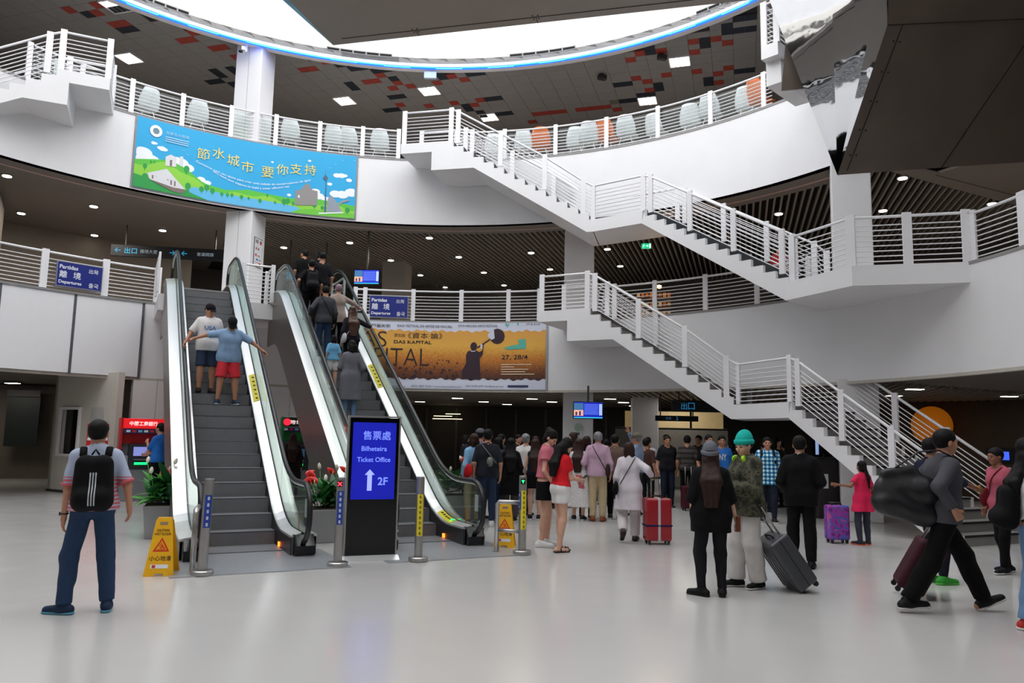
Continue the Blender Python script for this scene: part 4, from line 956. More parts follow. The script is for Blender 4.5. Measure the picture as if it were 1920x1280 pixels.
# departure signs on the middle railing
def dep_sign(label, a0, a1, z0, z1):
    A0, A1 = Vector(az(a0, RA - 0.02)), Vector(az(a1, RA - 0.02)); exv = (A1 - A0).normalized(); w = (A1 - A0).length; c = (A0 + A1) / 2; c.z = (z0 + z1) / 2; h = z1 - z0
    t = thing('sign', label, 'sign', (c.x, c.y, z0)); n = Vector((exv.y, -exv.x, 0)); rz = math.atan2(exv.y, exv.x)
    MB().box(tuple(c), (w, 0.03, h), rz).build('board', mat('sign_navy', '#18277c', 0.4, var=0.03), t)
    e = MB()
    for s in (-1, 1): e.box(tuple(c + exv * (s * w / 2)), (0.02, 0.045, h + 0.02), rz); e.box(tuple(c + Vector((0, 0, s * h / 2))), (w, 0.045, 0.02), rz)
    e.build('frame', mat('sign_frame', '#8e90a4', 0.4, 0.5), t)
    def q(s, x, y, hh, bold=0.0, ww=None): put(text_fit(s, ww, h * hh, 'c', bold), 'lettering', mat('sign_white', '#e8ecf6', 0.5), t, c + n * 0.02, exv, (0, 0, 1), 0, x * w, y * h)
    q('Partidas', -0.25, 0.30, 0.16, 0.02, w * 0.40); q('出発', 0.3, 0.27, 0.18); q('離', -0.36, 0.0, 0.29, 0.008); q('境', -0.06, 0.0, 0.29, 0.008); q('Departures', -0.2, -0.33, 0.17, 0.02, w * 0.50); q('출국', 0.32, -0.32, 0.2, 0.008)
dep_sign('blue departures sign on the left middle level railing', -51.3, -45.9, 4.88, 5.46)
dep_sign('blue departures sign on the railing above the orange banner', -9.0, -3.2, 4.86, 5.47)
# poster on the left column
po = thing('poster', 'small white poster with red logos on the left column', 'poster', (-6.7, 19.6, 6.1))
cxp = Vector((-6.72, 19.62, 6.49)); exv = Vector((math.cos(R_(38)), math.sin(R_(38)), 0))
colx, coly = azc(-27.5, RA + 0.62); ca = R_(45 + 27.5 + 8); n1 = Vector((math.cos(ca - PI / 2), math.sin(ca - PI / 2), 0)); 
cands = [Vector((math.cos(ca + k * PI / 2), math.sin(ca + k * PI / 2), 0)) for k in range(4)]
nrm = max(cands, key=lambda v: v.dot(Vector((0.75, -0.66, 0)))); exv = Vector((-nrm.y, nrm.x, 0)); cxp = Vector((colx, coly, 6.5)) + nrm * 0.475
rzp = math.atan2(exv.y, exv.x)
MB().box(tuple(cxp), (0.46, 0.03, 0.82), rzp).build('frame', M_BLACK, po); MB().box(tuple(cxp + nrm * 0.008), (0.42, 0.03, 0.78), rzp).build('sheet', MATS['paper_white'], po)
for x, y, w, h, c in ((.11, .3, .1, .1, '#b8322c'), (-.1, .3, .16, .1, '#8f9094'), (-.12, .1, .07, .07, '#d05048'), (.0, .1, .06, .06, '#4a3f4a'), (-.13, -.08, .08, .08, '#d6463e'), (.02, -.09, .18, .05, '#c9a0a0'), (-.05, -.2, .12, .05, '#4a6fae'), (.1, -.2, .1, .05, '#8fa0c0'), (.0, -.28, .36, .015, '#d05048'), (.1, -.33, .1, .1, '#cc2f2c'), (-.08, -.35, .2, .02, '#cc2f2c')):
    MB().box(tuple(cxp + nrm * 0.018 + exv * x + Vector((0, 0, y))), (w, 0.012, h), rzp).build('printed_mark', flat('poster_' + c[1:], c), po)

# ================================================================== floor objects
M_BLUE = mat('label_blue', '#1c3f9c', 0.5); M_YEL = mat('label_yellow', '#e6d21e', 0.5, var=0.03)
def bollard(label, x, y, led, band, tilt=0.0, band_z=(0.55, 0.95)):
    t = thing('bollard', label, 'bollard')
    MB().lathe([(0.115, 0.0), (0.125, 0.01), (0.125, 0.05), (0.115, 0.06)], 24).build('base', M_STEEL, t, smooth=False)
    MB().lathe([(0.052, 0.05), (0.052, 1.05), (0.048, 1.06)], 20).build('tube', M_STEEL, t, smooth=False)
    if led: 
        lb = MB().box((0, -0.052, 0.985), (0.06, 0.02, 0.07)).build('led_window', M_BLACKG, t)
        if led == 'r':
            MB().bar((-0.022, -0.064, 0.963), (0.022, -0.064, 1.007), 0.012, 0.012).bar((0.022, -0.064, 0.963), (-0.022, -0.064, 1.007), 0.012, 0.012).build('led_cross', emis('led_red', '#ff2430', 6.0), lb)
        else: MB().bar((0, -0.064, 0.965), (0, -0.064, 1.0), 0.014, 0.01).box((0, -0.064, 0.995), (0.035, 0.008, 0.014)).build('led_arrow', emis('led_green', '#16ff5a', 6.0), lb)
    for col, z0, z1, ang in band:
        m = MB(); r = 0.0535; k = 10
        vs = [(r * math.sin(ang + (i / k - .5) * 1.5), -r * math.cos(ang + (i / k - .5) * 1.5), z) for z in (z0, z1) for i in range(k + 1)]
        m.add(vs, [(i, i + 1, k + 2 + i, k + 1 + i) for i in range(k)])
        bo_ = m.build('label_strip', M_BLUE if col == 'b' else M_YEL, t)
        m = MB(); nn_ = int((z1 - z0) / 0.062)
        for i in range(nn_):
            z = z0 + (i + .5) * (z1 - z0) / nn_; rr2 = 0.0545
            for dz in (-0.012, 0.0, 0.012):
                m.add([(rr2 * math.sin(ang + a), -rr2 * math.cos(ang + a), z + dz + b) for a, b in ((-.22, -.004), (.22, -.004), (.22, .004), (-.22, .004))], [(0, 1, 2, 3)])
            m.add([(rr2 * math.sin(ang + a), -rr2 * math.cos(ang + a), z + b) for a, b in ((-.05, -.02), (.05, -.02), (.05, .02), (-.05, .02))], [(0, 1, 2, 3)])
        m.build('lettering', MATS['paper_white'] if col == 'b' else M_BLACK, bo_)
    place(t, (x, y, 0)); t.rotation_euler = (0, tilt, 0)
    return t
b1_ = bollard('steel bollard with a blue label at the foot of the left escalator', -3.40, 8.83, None, [('b', 0.52, 0.88, 0.5)], 0.02)
bollard('steel bollard with a red cross light left of the ticket display', -2.05, 9.55, 'r', [('b', 0.5, 0.9, 0.2)])
bollard('steel bollard with a long yellow label right of the ticket display', -1.14, 10.06, None, [('y', 0.32, 0.84, 0.25)])
bollard('steel bollard with a green arrow light beside the rear wet floor sign', 0.19, 10.80, 'g', [('y', 0.34, 0.86, 0.3), ('b', 0.6, 0.84, -1.1)])
def barrier(label, p, q):
    t = thing('barrier', label, 'barrier', (p[0], p[1], 0))
    P, Q = Vector((*p, 0)), Vector((*q, 0))
    MB().tube([P + Vector((0, 0, 0.0)), P + Vector((0, 0, 0.66)), P + Vector((0, 0, 0.69)) + (Q - P).normalized() * 0.03, Q + Vector((0, 0, 0.69))], 0.032, 10).build('frame_tube', M_STEEL, t, smooth=True)
    MB().tube([P + Vector((0, 0, 0.3)), Q + Vector((0, 0, 0.3))], 0.025, 8).build('lower_tube', M_STEEL, t, smooth=True)
    MB().lathe([(0.06, 0), (0.06, 0.015), (0.04, 0.02)], 16, tuple(P)).build('foot', M_STEEL, t)
barrier('short steel hoop barrier beside the blue labelled bollard', (-3.56, 8.96), (-3.78, 9.6))
barrier('short steel hoop barrier in front of the rear wet floor sign', (-0.16, 10.95), (0.16, 10.85))
# ticket display
tt = thing('display_stand', 'tall black ticket office display with a blue screen', 'display')
W, HT = 0.66, 1.78
MB().box((0, 0, HT / 2 + 0.03), (W - 0.02, 0.07, HT - 0.02)).build('body', M_BLACKG, tt, bevel=0.006)
for s in (-1, 1): MB().box((s * W / 2, 0, HT / 2 + 0.03), (0.022, 0.08, HT)).build('side_trim', M_STEEL, tt, bevel=0.004)
MB().box((0, 0, HT + 0.035), (W + 0.02, 0.08, 0.02)).build('top_trim', M_STEEL, tt)
MB().extr([(-0.36, -0.2, 0), (-0.36, 0.2, 0), (-0.36, 0.06, 0.06), (-0.36, -0.06, 0.06)], (0.72, 0, 0)).build('base_plate', M_BRIGHT, tt, bevel=0.006)
sc_ = MB().box((0, -0.037, 1.25), (W - 0.1, 0.006, 0.98)).build('screen', emis('display_blue', '#0716b8', 0.42), tt)
lt = emis('display_text', '#7f96ff', 0.7)
def dt(s, x, z, h, bold=0.0, w=None): put(text_fit(s, w, h, 'c', bold), 'lettering', lt, sc_, (0, -0.0415, 0), (1, 0, 0), (0, 0, 1), 0, x, z)
dt('售票處', 0.03, 1.575, 0.115, 0.006, 0.36); dt('Bilheteira', 0.0, 1.405, 0.062, 0.01); dt('Ticket Office', 0.0, 1.265, 0.062, 0.01, 0.43); dt('2F', 0.125, 0.99, 0.1, 0.02)
MB().add([(-.075, -.0415, .87), (-.015, -.0415, .87), (-.015, -.0415, 1.07), (.02, -.0415, 1.07), (-.045, -.0415, 1.14), (-.11, -.0415, 1.07), (-.075, -.0415, 1.07)], [tuple(range(7))]).build('arrow', emis('display_arrow', '#8f9bff', 1.1), sc_)
place(tt, (-1.77, 10.12, 0), R_(20))
# wet floor signs
M_SIGN = mat('sign_yellow', '#eeb20c', 0.45, var=0.03)
def wet_sign(label, x, y, rz, k=1.0):
    t = thing('wet_floor_sign', label, 'floor sign')
    for s, off in ((-1, 0.0), (1, 0.0)):
        def P(u, z, d=0.0): return (u, s * (0.02 + 0.13 * (1 - z / 0.6)) + s * d, z)
        pts = [(-.155, 0), (-.05, 0), (-.04, .03), (.04, .03), (.05, 0), (.155, 0), (.085, .575), (.07, .6), (-.07, .6), (-.085, .575)]
        b = MB().extr([P(u, z) for u, z in pts], (0, s * 0.012, 0)).build('panel', M_SIGN, t, bevel=0.003)
        e = Vector(P(0, 0.6)) - Vector(P(0, 0)); e.normalize(); fx = Vector((-s, 0, 0)); o = Vector(P(0, 0)) + Vector((0, s * 0.0135, 0))
        MB().add([o + fx * a + e * b_ for a, b_ in ((-.04, .545), (.04, .545), (.04, .575), (-.04, .575))], [(0, 1, 2, 3)]).build('handle_slot', mat('slot_dark', '#8a7a66', 0.6), b)
        put(text_fit('CAUTION', 0.13, 0.028, 'c', 0.02), 'lettering', M_BLACK, b, o, fx, e, 0.001, 0, 0.485); put(text_fit('WET FLOOR', 0.17, 0.028, 'c', 0.02), 'lettering', M_BLACK, b, o, fx, e, 0.001, 0, 0.445)
        put(text_fit('小心地滑', 0.22, 0.055, 'c', 0.008), 'lettering', M_BLACK, b, o, fx, e, 0.001, 0, 0.19)
        red = mat('sign_red', '#d8321c', 0.5)
        v = [(-.085, .26), (.085, .26), (0, .41)]; vi = [(-.058, .275), (.058, .275), (0, .38)]
        m = MB(); m.add([o + fx * a + e * c for a, c in v + vi], [(0, 1, 4, 3), (1, 2, 5, 4), (2, 0, 3, 5)]); m.build('warning_triangle', red, b)
        m = MB()
        for p, q3, w in (((-.005, .345), (-.004, .352), .016), ((0, .335), (.015, .31), .014), ((.015, .31), (-.015, .295), .012), ((.015, .31), (.035, .29), .012), ((0, .333), (-.025, .32), .009), ((-.04, .282), (.04, .282), .006)):
            m.bar(o + fx * p[0] + e * p[1], o + fx * q3[0] + e * q3[1], w, 0.002, up=tuple(fx.cross(e)))
        m.build('slipping_figure', red, b)
        MB().add([o + fx * a + e * c for a, c in ((-.09, .085), (.09, .085), (.09, .125), (-.09, .125))], [(0, 1, 2, 3)]).build('sticker', MATS['paper_white'], b)
        MB().add([o + fx * a + e * c + Vector((0, s * 0.001, 0)) for a, c in ((-.075, .09), (-.04, .09), (-.04, .12), (-.075, .12))], [(0, 1, 2, 3)]).build('sticker_mark', red, b)
    MB().box((0, 0, 0.595), (0.14, 0.05, 0.025)).build('hinge', M_SIGN, t)
    t.scale = (k, k, k)
    return place(t, (x, y, 0), rz)
wet_sign('yellow wet floor sign standing left of the left escalator', -3.86, 8.86, R_(12), 1.02)
wet_sign('yellow wet floor sign behind the steel hoop barrier', -0.05, 11.55, R_(-4), 1.02)
# planters with anthuriums
M_LEAF = [mat('leaf_green_a', '#2f7a35', 0.4, var=0.2, scale=9), mat('leaf_green_b', '#4c9a3c', 0.4, var=0.2, scale=9), mat('leaf_green_c', '#1f5a34', 0.4, var=0.2, scale=9)]
M_SPR = mat('flower_red', '#d8221c', 0.35); M_SPW = mat('flower_white', '#e9e4d2', 0.45); M_CONC = mat('planter_grey', '#9a9a9b', 0.6, var=0.04)
def leaf(w, l, curl=0.25):
    V, F = [], []; n = 7
    for i in range(n + 1):
        t = i / n; ww = w * math.sin(PI * min(1, t * 0.93 + 0.07)) ** 0.8; x = l * t; z = -curl * l * t * t
        V += [(-ww / 2, x, z + 0.15 * ww), (0, x, z), (ww / 2, x, z + 0.15 * ww)]
    for i in range(n):
        for j in (0, 1): F.append((3 * i + j, 3 * i + j + 1, 3 * i + 4 + j, 3 * i + 3 + j))
    return MB().add(V, F).mesh('leaf', None, True)
LEAFM = []
for m in M_LEAF:
    for w, l in ((0.1, 0.34), (0.14, 0.3), (0.09, 0.42)):
        me = leaf(w, l); me.materials.append(m); LEAFM.append(me)
def spathe(m):
    b = MB()
    V = [(0, 0, 0)] + [(0.055 * math.sin(a) * (1 + 0.25 * math.cos(a)), 0.01 + 0.05 - 0.06 * math.cos(a), 0.02 * math.sin(a) ** 2) for a in np.linspace(0, 2 * PI, 13)[:-1]]
    b.add(V, [(0, i + 1, (i + 1) % 12 + 1) for i in range(12)]); me = b.mesh('spathe', m, True); return me
SPM = {'r': spathe(M_SPR), 'w': spathe(M_SPW)}
SPX = MB().lathe([(0.0, 0), (0.011, 0.01), (0.009, 0.05), (0.0, 0.065)], 8).mesh('spadix', mat('spadix_cream', '#e9dca0', 0.5), True)
WHB = MB().lathe([(0.0, 0), (0.022, 0.02), (0.03, 0.05), (0.02, 0.09), (0.0, 0.11)], 10).mesh('bud', M_SPW, True)
def planter(label, x, y, rz, w, d, h, red, white, n=46, seed=1, spread=1.0):
    r = random.Random(seed)
    t = thing('planter', label, 'planter')
    q = 0.86
    prof = [(-w / 2 * q, -d / 2 * q, 0), (w / 2 * q, -d / 2 * q, 0), (w / 2 * q, d / 2 * q, 0), (-w / 2 * q, d / 2 * q, 0), (-w / 2, -d / 2, h), (w / 2, -d / 2, h), (w / 2, d / 2, h), (-w / 2, d / 2, h)]
    MB().add(prof, [(3, 2, 1, 0), (0, 1, 5, 4), (1, 2, 6, 5), (2, 3, 7, 6), (3, 0, 4, 7), (4, 5, 6, 7)]).build('pot', M_CONC, t, bevel=0.012)
    MB().box((0, 0, h + 0.005), (w * 0.92, d * 0.92, 0.02)).build('soil', mat('soil', '#3a2a1e', 0.9), t)
    for i in range(n):
        o = link('leaf', r.choice(LEAFM), t); a = r.uniform(0, 2 * PI); el = r.uniform(-0.15, 1.25)
        o.location = (r.uniform(-.35, .35) * w, r.uniform(-.35, .35) * d, h + r.uniform(0.04, 0.26)); o.rotation_euler = (el, r.uniform(-.3, .3), a); s = r.uniform(0.75, 1.2) * spread; o.scale = (s, s, s)
    for k, cnt in (('r', red), ('w', white)):
        for i in range(cnt):
            bx, by = r.uniform(-.35, .35) * w, r.uniform(-.35, .35) * d; tx, ty, tz = bx * 1.5, by * 1.5, h + r.uniform(0.35, 0.62) * spread
            st = MB().tube([(bx, by, h), ((bx + tx) / 2, (by + ty) / 2, h + (tz - h) * .6), (tx, ty, tz)], 0.006, 6).build('flower_stem', M_LEAF[1], t, smooth=True)
            if k == 'r':
                o = link('spathe', SPM['r'], st); o.location = (tx, ty, tz); o.rotation_euler = (r.uniform(0.5, 1.2), 0, r.uniform(-1, 1)); o.scale = (1.3, 1.3, 1.3)
                o = link('spadix', SPX, st); o.location = (tx, ty, tz); o.rotation_euler = (r.uniform(-.4, .4), 0, 0)
            else: o = link('bud', WHB, st); o.location = (tx, ty, tz - 0.02); o.rotation_euler = (r.uniform(-.3, .3), r.uniform(-.3, .3), 0)
    return place(t, (x, y, 0), rz)
planter('grey planter of glossy green leaves beside the left escalator', -5.15, 11.85, R_(20), 0.62, 0.5, 0.48, 2, 8, 90, 2, 1.1)
planter('grey planter with red flowers between the two escalators', -2.72, 11.72, R_(24), 0.6, 0.5, 0.48, 7, 4, 70, 5, 0.95)
planter('grey planter with red flowers seen through the right escalator glass', -0.95, 14.6, R_(20), 0.75, 0.5, 0.5, 4, 4, 50, 9, 1.1)
# cash machines
M_RED = mat('atm_red', '#c8141c', 0.35, var=0.03); M_ATMG = mat('atm_grey', '#8c8e92', 0.4, 0.3)
def atm(label, x, y, rz, main, head, scr, txt, wide=0.92, hz=1.84):
    t = thing('cash_machine', label, 'cash machine')
    MB().box((0, 0.25, 0.5), (wide - 0.12, 0.5, 1.0)).build('cabinet', M_ATMG, t, bevel=0.01)
    MB().box((0, 0.35, 1.3), (wide - 0.12, 0.3, 0.7)).build('upper_body', M_ATMG, t)
    for s in (-1, 1): MB().extr([(s * wide / 2, -0.02, 0.75), (s * wide / 2, 0.5, 0.0), (s * wide / 2, 0.5, hz), (s * wide / 2, -0.12, hz), (s * wide / 2, -0.12, hz - 0.25), (s * wide / 2, 0.02, 1.1)], (-s * 0.05, 0, 0)).build('side_panel', main, t)
    hd = MB().box((0, 0.08, hz - 0.12), (wide, 0.36, 0.22)).build('header', head, t, bevel=0.01)
    put(text_fit(txt, wide * 0.62, 0.1, 'c', 0.01), 'lettering', emis('atm_text', '#ffe9e6', 0.9), hd, (0, -0.105, hz - 0.12), (1, 0, 0), (0, 0, 1), 0.002)
    MB().box((0, 0.0, hz - 0.29), (wide - 0.12, 0.2, 0.1)).build('logo_strip', mat('strip_navy', '#27305a', 0.4), t)
    for i in range(6): MB().box((-0.3 + i * 0.12, -0.102, hz - 0.29), (0.08, 0.006, 0.05)).build('card_logo', flat('logo_%d' % (i % 3), ['#e8ecf0', '#c83030', '#8fb4e0'][i % 3]), t)
    MB().box((0, 0.16, hz - 0.46), (wide - 0.14, 0.1, 0.22)).build('lit_panel', main, t)
    bz = MB().box((0, 0.1, 0.98), (0.52, 0.24, 0.56)).build('fascia', mat('atm_dark', '#2c2e33', 0.4), t, bevel=0.01)
    MB().box((0, -0.025, 1.1), (0.32, 0.01, 0.2)).build('screen', scr, bz)
    MB().box((0, -0.03, 0.83), (0.26, 0.02, 0.05)).build('card_slot_light', emis('slot_green', '#14e06a', 2.5), bz)
    MB().box((0, -0.06, 0.92), (0.3, 0.12, 0.03)).build('keypad', M_STEEL, bz)
    return place(t, (x, y, 0), rz)
atm('red cash machine with a lit header left of the left escalator', -8.3, 17.55, R_(31), M_RED, emis('atm_red_lit', '#d8141c', 0.7), emis('atm_screen', '#7f86c8', 0.8), '中國工商銀行')
atm('red cash machine partly behind the left escalator', -7.15, 18.25, R_(31), M_RED, MATS['atm_red_lit'], MATS['atm_screen'], '中國工商')
fp2 = thing('side_panel_stand', 'narrow red panel beside the left cash machine', 'panel')
MB().box((0, 0, 0.85), (0.42, 0.12, 1.7)).build('panel', M_RED, fp2, bevel=0.01); MB().box((0, -0.065, 1.55), (0.36, 0.01, 0.16)).build('header', MATS['atm_red_lit'], fp2); MB().box((0, -0.065, 1.36), (0.4, 0.012, 0.06)).build('white_strip', MATS['paper_white'], fp2)
for i in range(12): MB().box((0.02 * (i % 3 - 1), -0.063, 1.2 - i * 0.07), (0.22 + 0.04 * (i % 2), 0.008, 0.02)).build('fine_print', mat('panel_pink', '#d86a66', 0.5), fp2)
place(fp2, (-9.15, 17.25, 0), R_(31))
M_GRN = mat('atm_green', '#1e8c46', 0.4)
atm('green cash machine seen between the escalators', -5.05, 18.55, R_(20), M_GRN, mat('atm_green_head', '#16301e', 0.4), emis('atm_screen_g', '#35506a', 0.4), '跨境通', 0.8, 1.95)
ic = thing('light_sign', 'round red lit emblem on the green cash machine header', 'sign')
MB().lathe([(0.0, 0), (0.085, 0), (0.085, 0.02), (0.0, 0.02)], 20).build('disc', emis('disc_red', '#e0243c', 1.2), ic)
for o in ic.children: pass
ic.rotation_euler = (PI / 2, 0, R_(20)); ic.location = (-5.28, 18.34, 1.83)
# small lit wall sign
ws = thing('wall_sign', 'small white lit sign box right of the red cash machine', 'sign', (-7.75, 18.0, 1.9)); MB().box((-7.75, 18.0, 2.0), (0.18, 0.06, 0.28), R_(30)).build('box', emis('sign_lit', '#e2e8ee', 0.9), ws, bevel=0.01)
# notices on the ground column
for i, (z, h) in enumerate(((1.98, 0.22), (1.72, 0.2), (1.45, 0.26))):
    t = thing('notice', ['round green lit notice on the column behind the queue', 'middle white notice on the column behind the queue', 'lowest white notice on the column behind the queue'][i], 'notice', (1.92, 21.9, z - h / 2))
    if i == 0:
        b = MB().lathe([(0, 0), (0.11, 0), (0.11, 0.02), (0, 0.02)], 18).build('disc', mat('notice_green', '#a8bfae', 0.5), t); b.rotation_euler = (PI / 2, 0, 0); b.matrix_parent_inverse = Matrix(); 
    else:
        MB().box((1.90, 21.93, z), (0.24, 0.02, h)).build('sheet', MATS['paper_white'], t); MB().box((1.90, 21.918, z - 0.02), (0.12, 0.01, h * 0.35)).build('printed_mark', flat('notice_mark', ['#5a5f66', '#5a5f66', '#b86068'][i]), t)
# black kiosk under the stairs
kk = thing('kiosk', 'dark wooden kiosk desk with a computer under the lower staircase', 'kiosk', (6.95, 16.9, 0))
MB().box((6.95, 16.9, 0.62), (0.95, 0.6, 1.22), R_(10)).build('desk', mat('kiosk_brown', '#2c2624', 0.45), kk, bevel=0.01)
MB().box((6.95, 16.9, 1.25), (1.05, 0.7, 0.05), R_(10)).build('counter_top', M_BLACK, kk, bevel=0.008)
MB().box((6.62, 16.52, 0.78), (0.26, 0.02, 0.3), R_(10)).build('paper', MATS['paper_white'], kk)
MB().box((7.25, 16.62, 0.98), (0.1, 0.02, 0.14), R_(10)).build('tag', MATS['paper_white'], kk)
kc = thing('computer', 'dark computer monitor on the kiosk under the stairs', 'monitor', (6.85, 16.9, 1.275))
MB().box((6.85, 16.9, 1.52), (0.5, 0.05, 0.36), R_(30)).build('screen', M_BLACKG, kc); MB().box((6.62, 16.76, 1.52), (0.03, 0.06, 0.38), R_(30)).build('edge', emis('pc_edge', '#9fb8e8', 0.6), kc); MB().box((6.85, 16.92, 1.31), (0.06, 0.06, 0.09)).build('stand', M_BLACK, kc)
# right hand arcade: wall, a glowing stand-in for its orange lit patch, and signs
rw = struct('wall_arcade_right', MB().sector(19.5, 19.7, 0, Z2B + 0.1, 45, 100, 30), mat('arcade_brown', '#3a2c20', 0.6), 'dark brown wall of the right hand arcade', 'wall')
ol = thing('wall_glow', 'round glowing orange lamp on the right arcade wall', 'lamp', (12.35, 22.5, 1.8))
b = MB(); b.lathe([(0.0, -0.55)] + [(0.55 * math.cos(a), 0.55 * math.sin(a)) for a in np.linspace(-1.4, 1.4, 13)] + [(0.0, 0.55)], 24, (12.35, 22.7, 2.15)); b.build('glow_globe', emis('glow_orange', '#a85c0c', 0.4), ol, smooth=True)  # emissive ball imitates dim orange light on the wall; no lamp there
def lit_sign(label, a, r, z, w, h, col, n, st):
    c = Vector(az(a, r, z)); exv = Vector((math.cos(R_(-a)), math.sin(R_(-a)), 0)); t = thing('lit_sign', label, 'sign', tuple(c))
    MB().box(tuple(c), (w, 0.06, h), R_(-a)).build('box', mat('lit_box', '#16161c', 0.4), t)
    for i in range(n):
        p = c + exv * (w * ((i + .5) / n - .5)) - Vector((math.sin(R_(a)), math.cos(R_(a)), 0)) * 0.035
        MB().box(tuple(p), (w / n * 0.7, 0.01, h * 0.5), R_(-a)).build('lit_cell', emis('lit_' + col[1:], col, st), t, bevel=0.02)
lit_sign('violet lit sign on the right arcade wall', 64.5, 19.4, 1.98, 1.6, 0.24, '#7f86e8', 3, 1.0)
lit_sign('faint violet sign low on the right arcade wall', 64.9, 19.4, 1.25, 1.0, 0.2, '#3a3f74', 2, 0.6)
lit_sign('blue lit counter sign behind the far handrail of the lower stair', 62.0, 16.5, 1.35, 1.3, 0.4, '#3f5fe8', 2, 1.2)
# upper level furniture: white and orange shell chairs along the railing
def shell_chair(label, m, x, y, rz, group=None, k=1.0):
    t = thing('shell_chair', label, 'chair', group=group)
    V, F = [], []; n, mm = 10, 8
    for i in range(n + 1):
        tt_ = i / n
        for j in range(mm + 1):
            s = (j / mm - .5) * 2
            if tt_ < 0.45: y_, z_ = -0.22 + tt_ / 0.45 * 0.4, 0.46 - 0.03 * math.sin(tt_ * 6) + 0.06 * s * s
            else:
                u = (tt_ - 0.45) / 0.55; y_, z_ = 0.18 + 0.16 * u - 0.08 * s * s, 0.46 + 0.5 * u
            wv = 0.27 * (1 - 0.25 * max(0, tt_ - 0.75) / 0.25) * (0.92 + 0.08 * math.sin(tt_ * PI))
            V.append((s * wv, y_, z_))
    for i in range(n):
        for j in range(mm): a = i * (mm + 1) + j; F.append((a, a + 1, a + mm + 2, a + mm + 1))
    o = MB().add(V, F).build('shell', m, t, smooth=True); sd = o.modifiers.new('thick', 'SOLIDIFY'); sd.thickness = 0.018
    for sx in (-1, 1):
        for sy in (-1, 1): MB().tube([(sx * .12, sy * .1, .44), (sx * .24, sy * .22, 0)], 0.014, 6).build('leg', M_STEEL, t)
    t.scale = (k, k, k); return place(t, (x, y, Z3), rz)
M_SHW = mat('shell_white', '#dfe2e6', 0.35); M_SHO = mat('shell_orange', '#d96a24', 0.4)
cw = shell_chair('white shell chair behind the top railing near the upper stair', M_SHW, *az(13.5, RA + 0.75)[:2], R_(-13.5 + 180), 'white chairs along the top railing', 1.05)
co = shell_chair('orange shell chair behind the top railing near the upper stair', M_SHO, *az(16.2, RA + 0.75)[:2], R_(-16.2 + 180), None, 1.1)
for a in (-41, -34.5, -21.5, -15.2, -13, -8.5, 8.6, 21.2, 23.5, 29.4, 33.3, 38.4, 42.0, 46.5): 
    if a == 21.2: cw['label'] = f'white shell chair behind the top railing right of the upper stair, {order(7)} from the left'; cw['group'] = 'white chairs right'
    side = f'above the blue banner, {order(6)} from the left' if a < 0 else f'right of the upper stair, {order(7)} from the left'
    dup(cw, az(a, RA + 0.78 + 0.15 * math.sin(a), Z3), R_(-a + 180 + 20 * math.sin(a * 3)), f'white shell chair behind the top railing {side}', 'white chairs ' + ('left' if a < 0 else 'right'))
for a, nm in ((26.2, 'midway along the right top railing'), (48.6, 'near the right stair head')): dup(co, az(a, RA + 0.8, Z3), R_(-a + 170), f'orange shell chair {nm}')
# warm shop shelf on the middle level
sh = thing('shop_display', 'warmly lit shop display of small goods behind the lower stair', 'display', (4.3, 23.4, Z2))
for i in range(4):
    MB().box((4.3, 23.4, Z2 + 0.25 + i * 0.28), (1.1, 0.4, 0.03), R_(-10)).build('shelf', mat('shelf_wood', '#6b4326', 0.5), sh)
rr = random.Random(4)
for i in range(4):
    for j in range(8): MB().box((3.85 + j * 0.13, 23.3 - j * 0.02, Z2 + 0.33 + i * 0.28), (0.09, 0.12, rr.uniform(0.08, 0.16)), R_(-10)).build('parcel', flat('goods_%d' % rr.randrange(3), '#c86a2c') if False else mat('goods_%d' % rr.randrange(4), rr.choice(['#d07a30', '#e0b060', '#b84828', '#e8d8b0']), 0.5), sh)
MB().lathe([(0, 0), (0.07, 0.02), (0.07, 0.1), (0, 0.12)], 12, (4.45, 23.1, Z2 + 1.35)).build('lamp', emis('shop_lamp', '#ffd090', 6.0), sh)
area('shop_glow', (4.3, 23.0, Z2 + 1.9), 0.8, 0.4, 22, (1, 0.6, 0.3)).rotation_euler = (R_(-35), 0, 0)
# surveillance camera, speakers
cm = thing('security_camera', 'white security camera on the left column under the neon', 'camera', az(-28.5, RA - 0.1, ZC - 0.5)); p = Vector(az(-29.0, RA + 0.1, ZC - 0.35))
MB().bar(p, p + Vector((0, 0, 0.25)), 0.05, 0.05).build('bracket', M_RAIL, cm); MB().box(tuple(p + Vector((-0.05, -0.12, 0.0))), (0.1, 0.26, 0.1), 0.4).build('body', M_RAIL, cm, bevel=0.01)
MB().lathe([(0.0, -0.05), (0.05, -0.03), (0.06, 0.0)], 12, tuple(p + Vector((-0.08, -0.2, -0.08)))).build('lens', M_BLACKG, cm)
for nm, (x, y) in (('left of the green tinted tiles', (2.55, 22.0)), ('right, beside the red tiles', (4.1, 20.7))):
    t = thing('flood_lamp', f'small grey flood lamp under the top ceiling {nm}', 'lamp', (x, y, ZC - 0.2)); MB().box((x, y, ZC - 0.12), (0.26, 0.14, 0.14), 0.3).build('head', M_DSTEEL, t, bevel=0.01); MB().bar((x, y, ZC - 0.05), (x, y, ZC), 0.06, 0.06).build('yoke', M_DSTEEL, t)
wh_ = thing('wall_box', 'small white wall unit under the neon in the centre', 'unit', az(0.6, RA + 0.02, ZC - 0.42)); MB().box(az(-1.0, RA + 0.06, ZC - 0.3), (0.36, 0.1, 0.2), 0.02).build('case', mat('unit_pale', '#c3d4e6', 0.4), wh_, bevel=0.01)
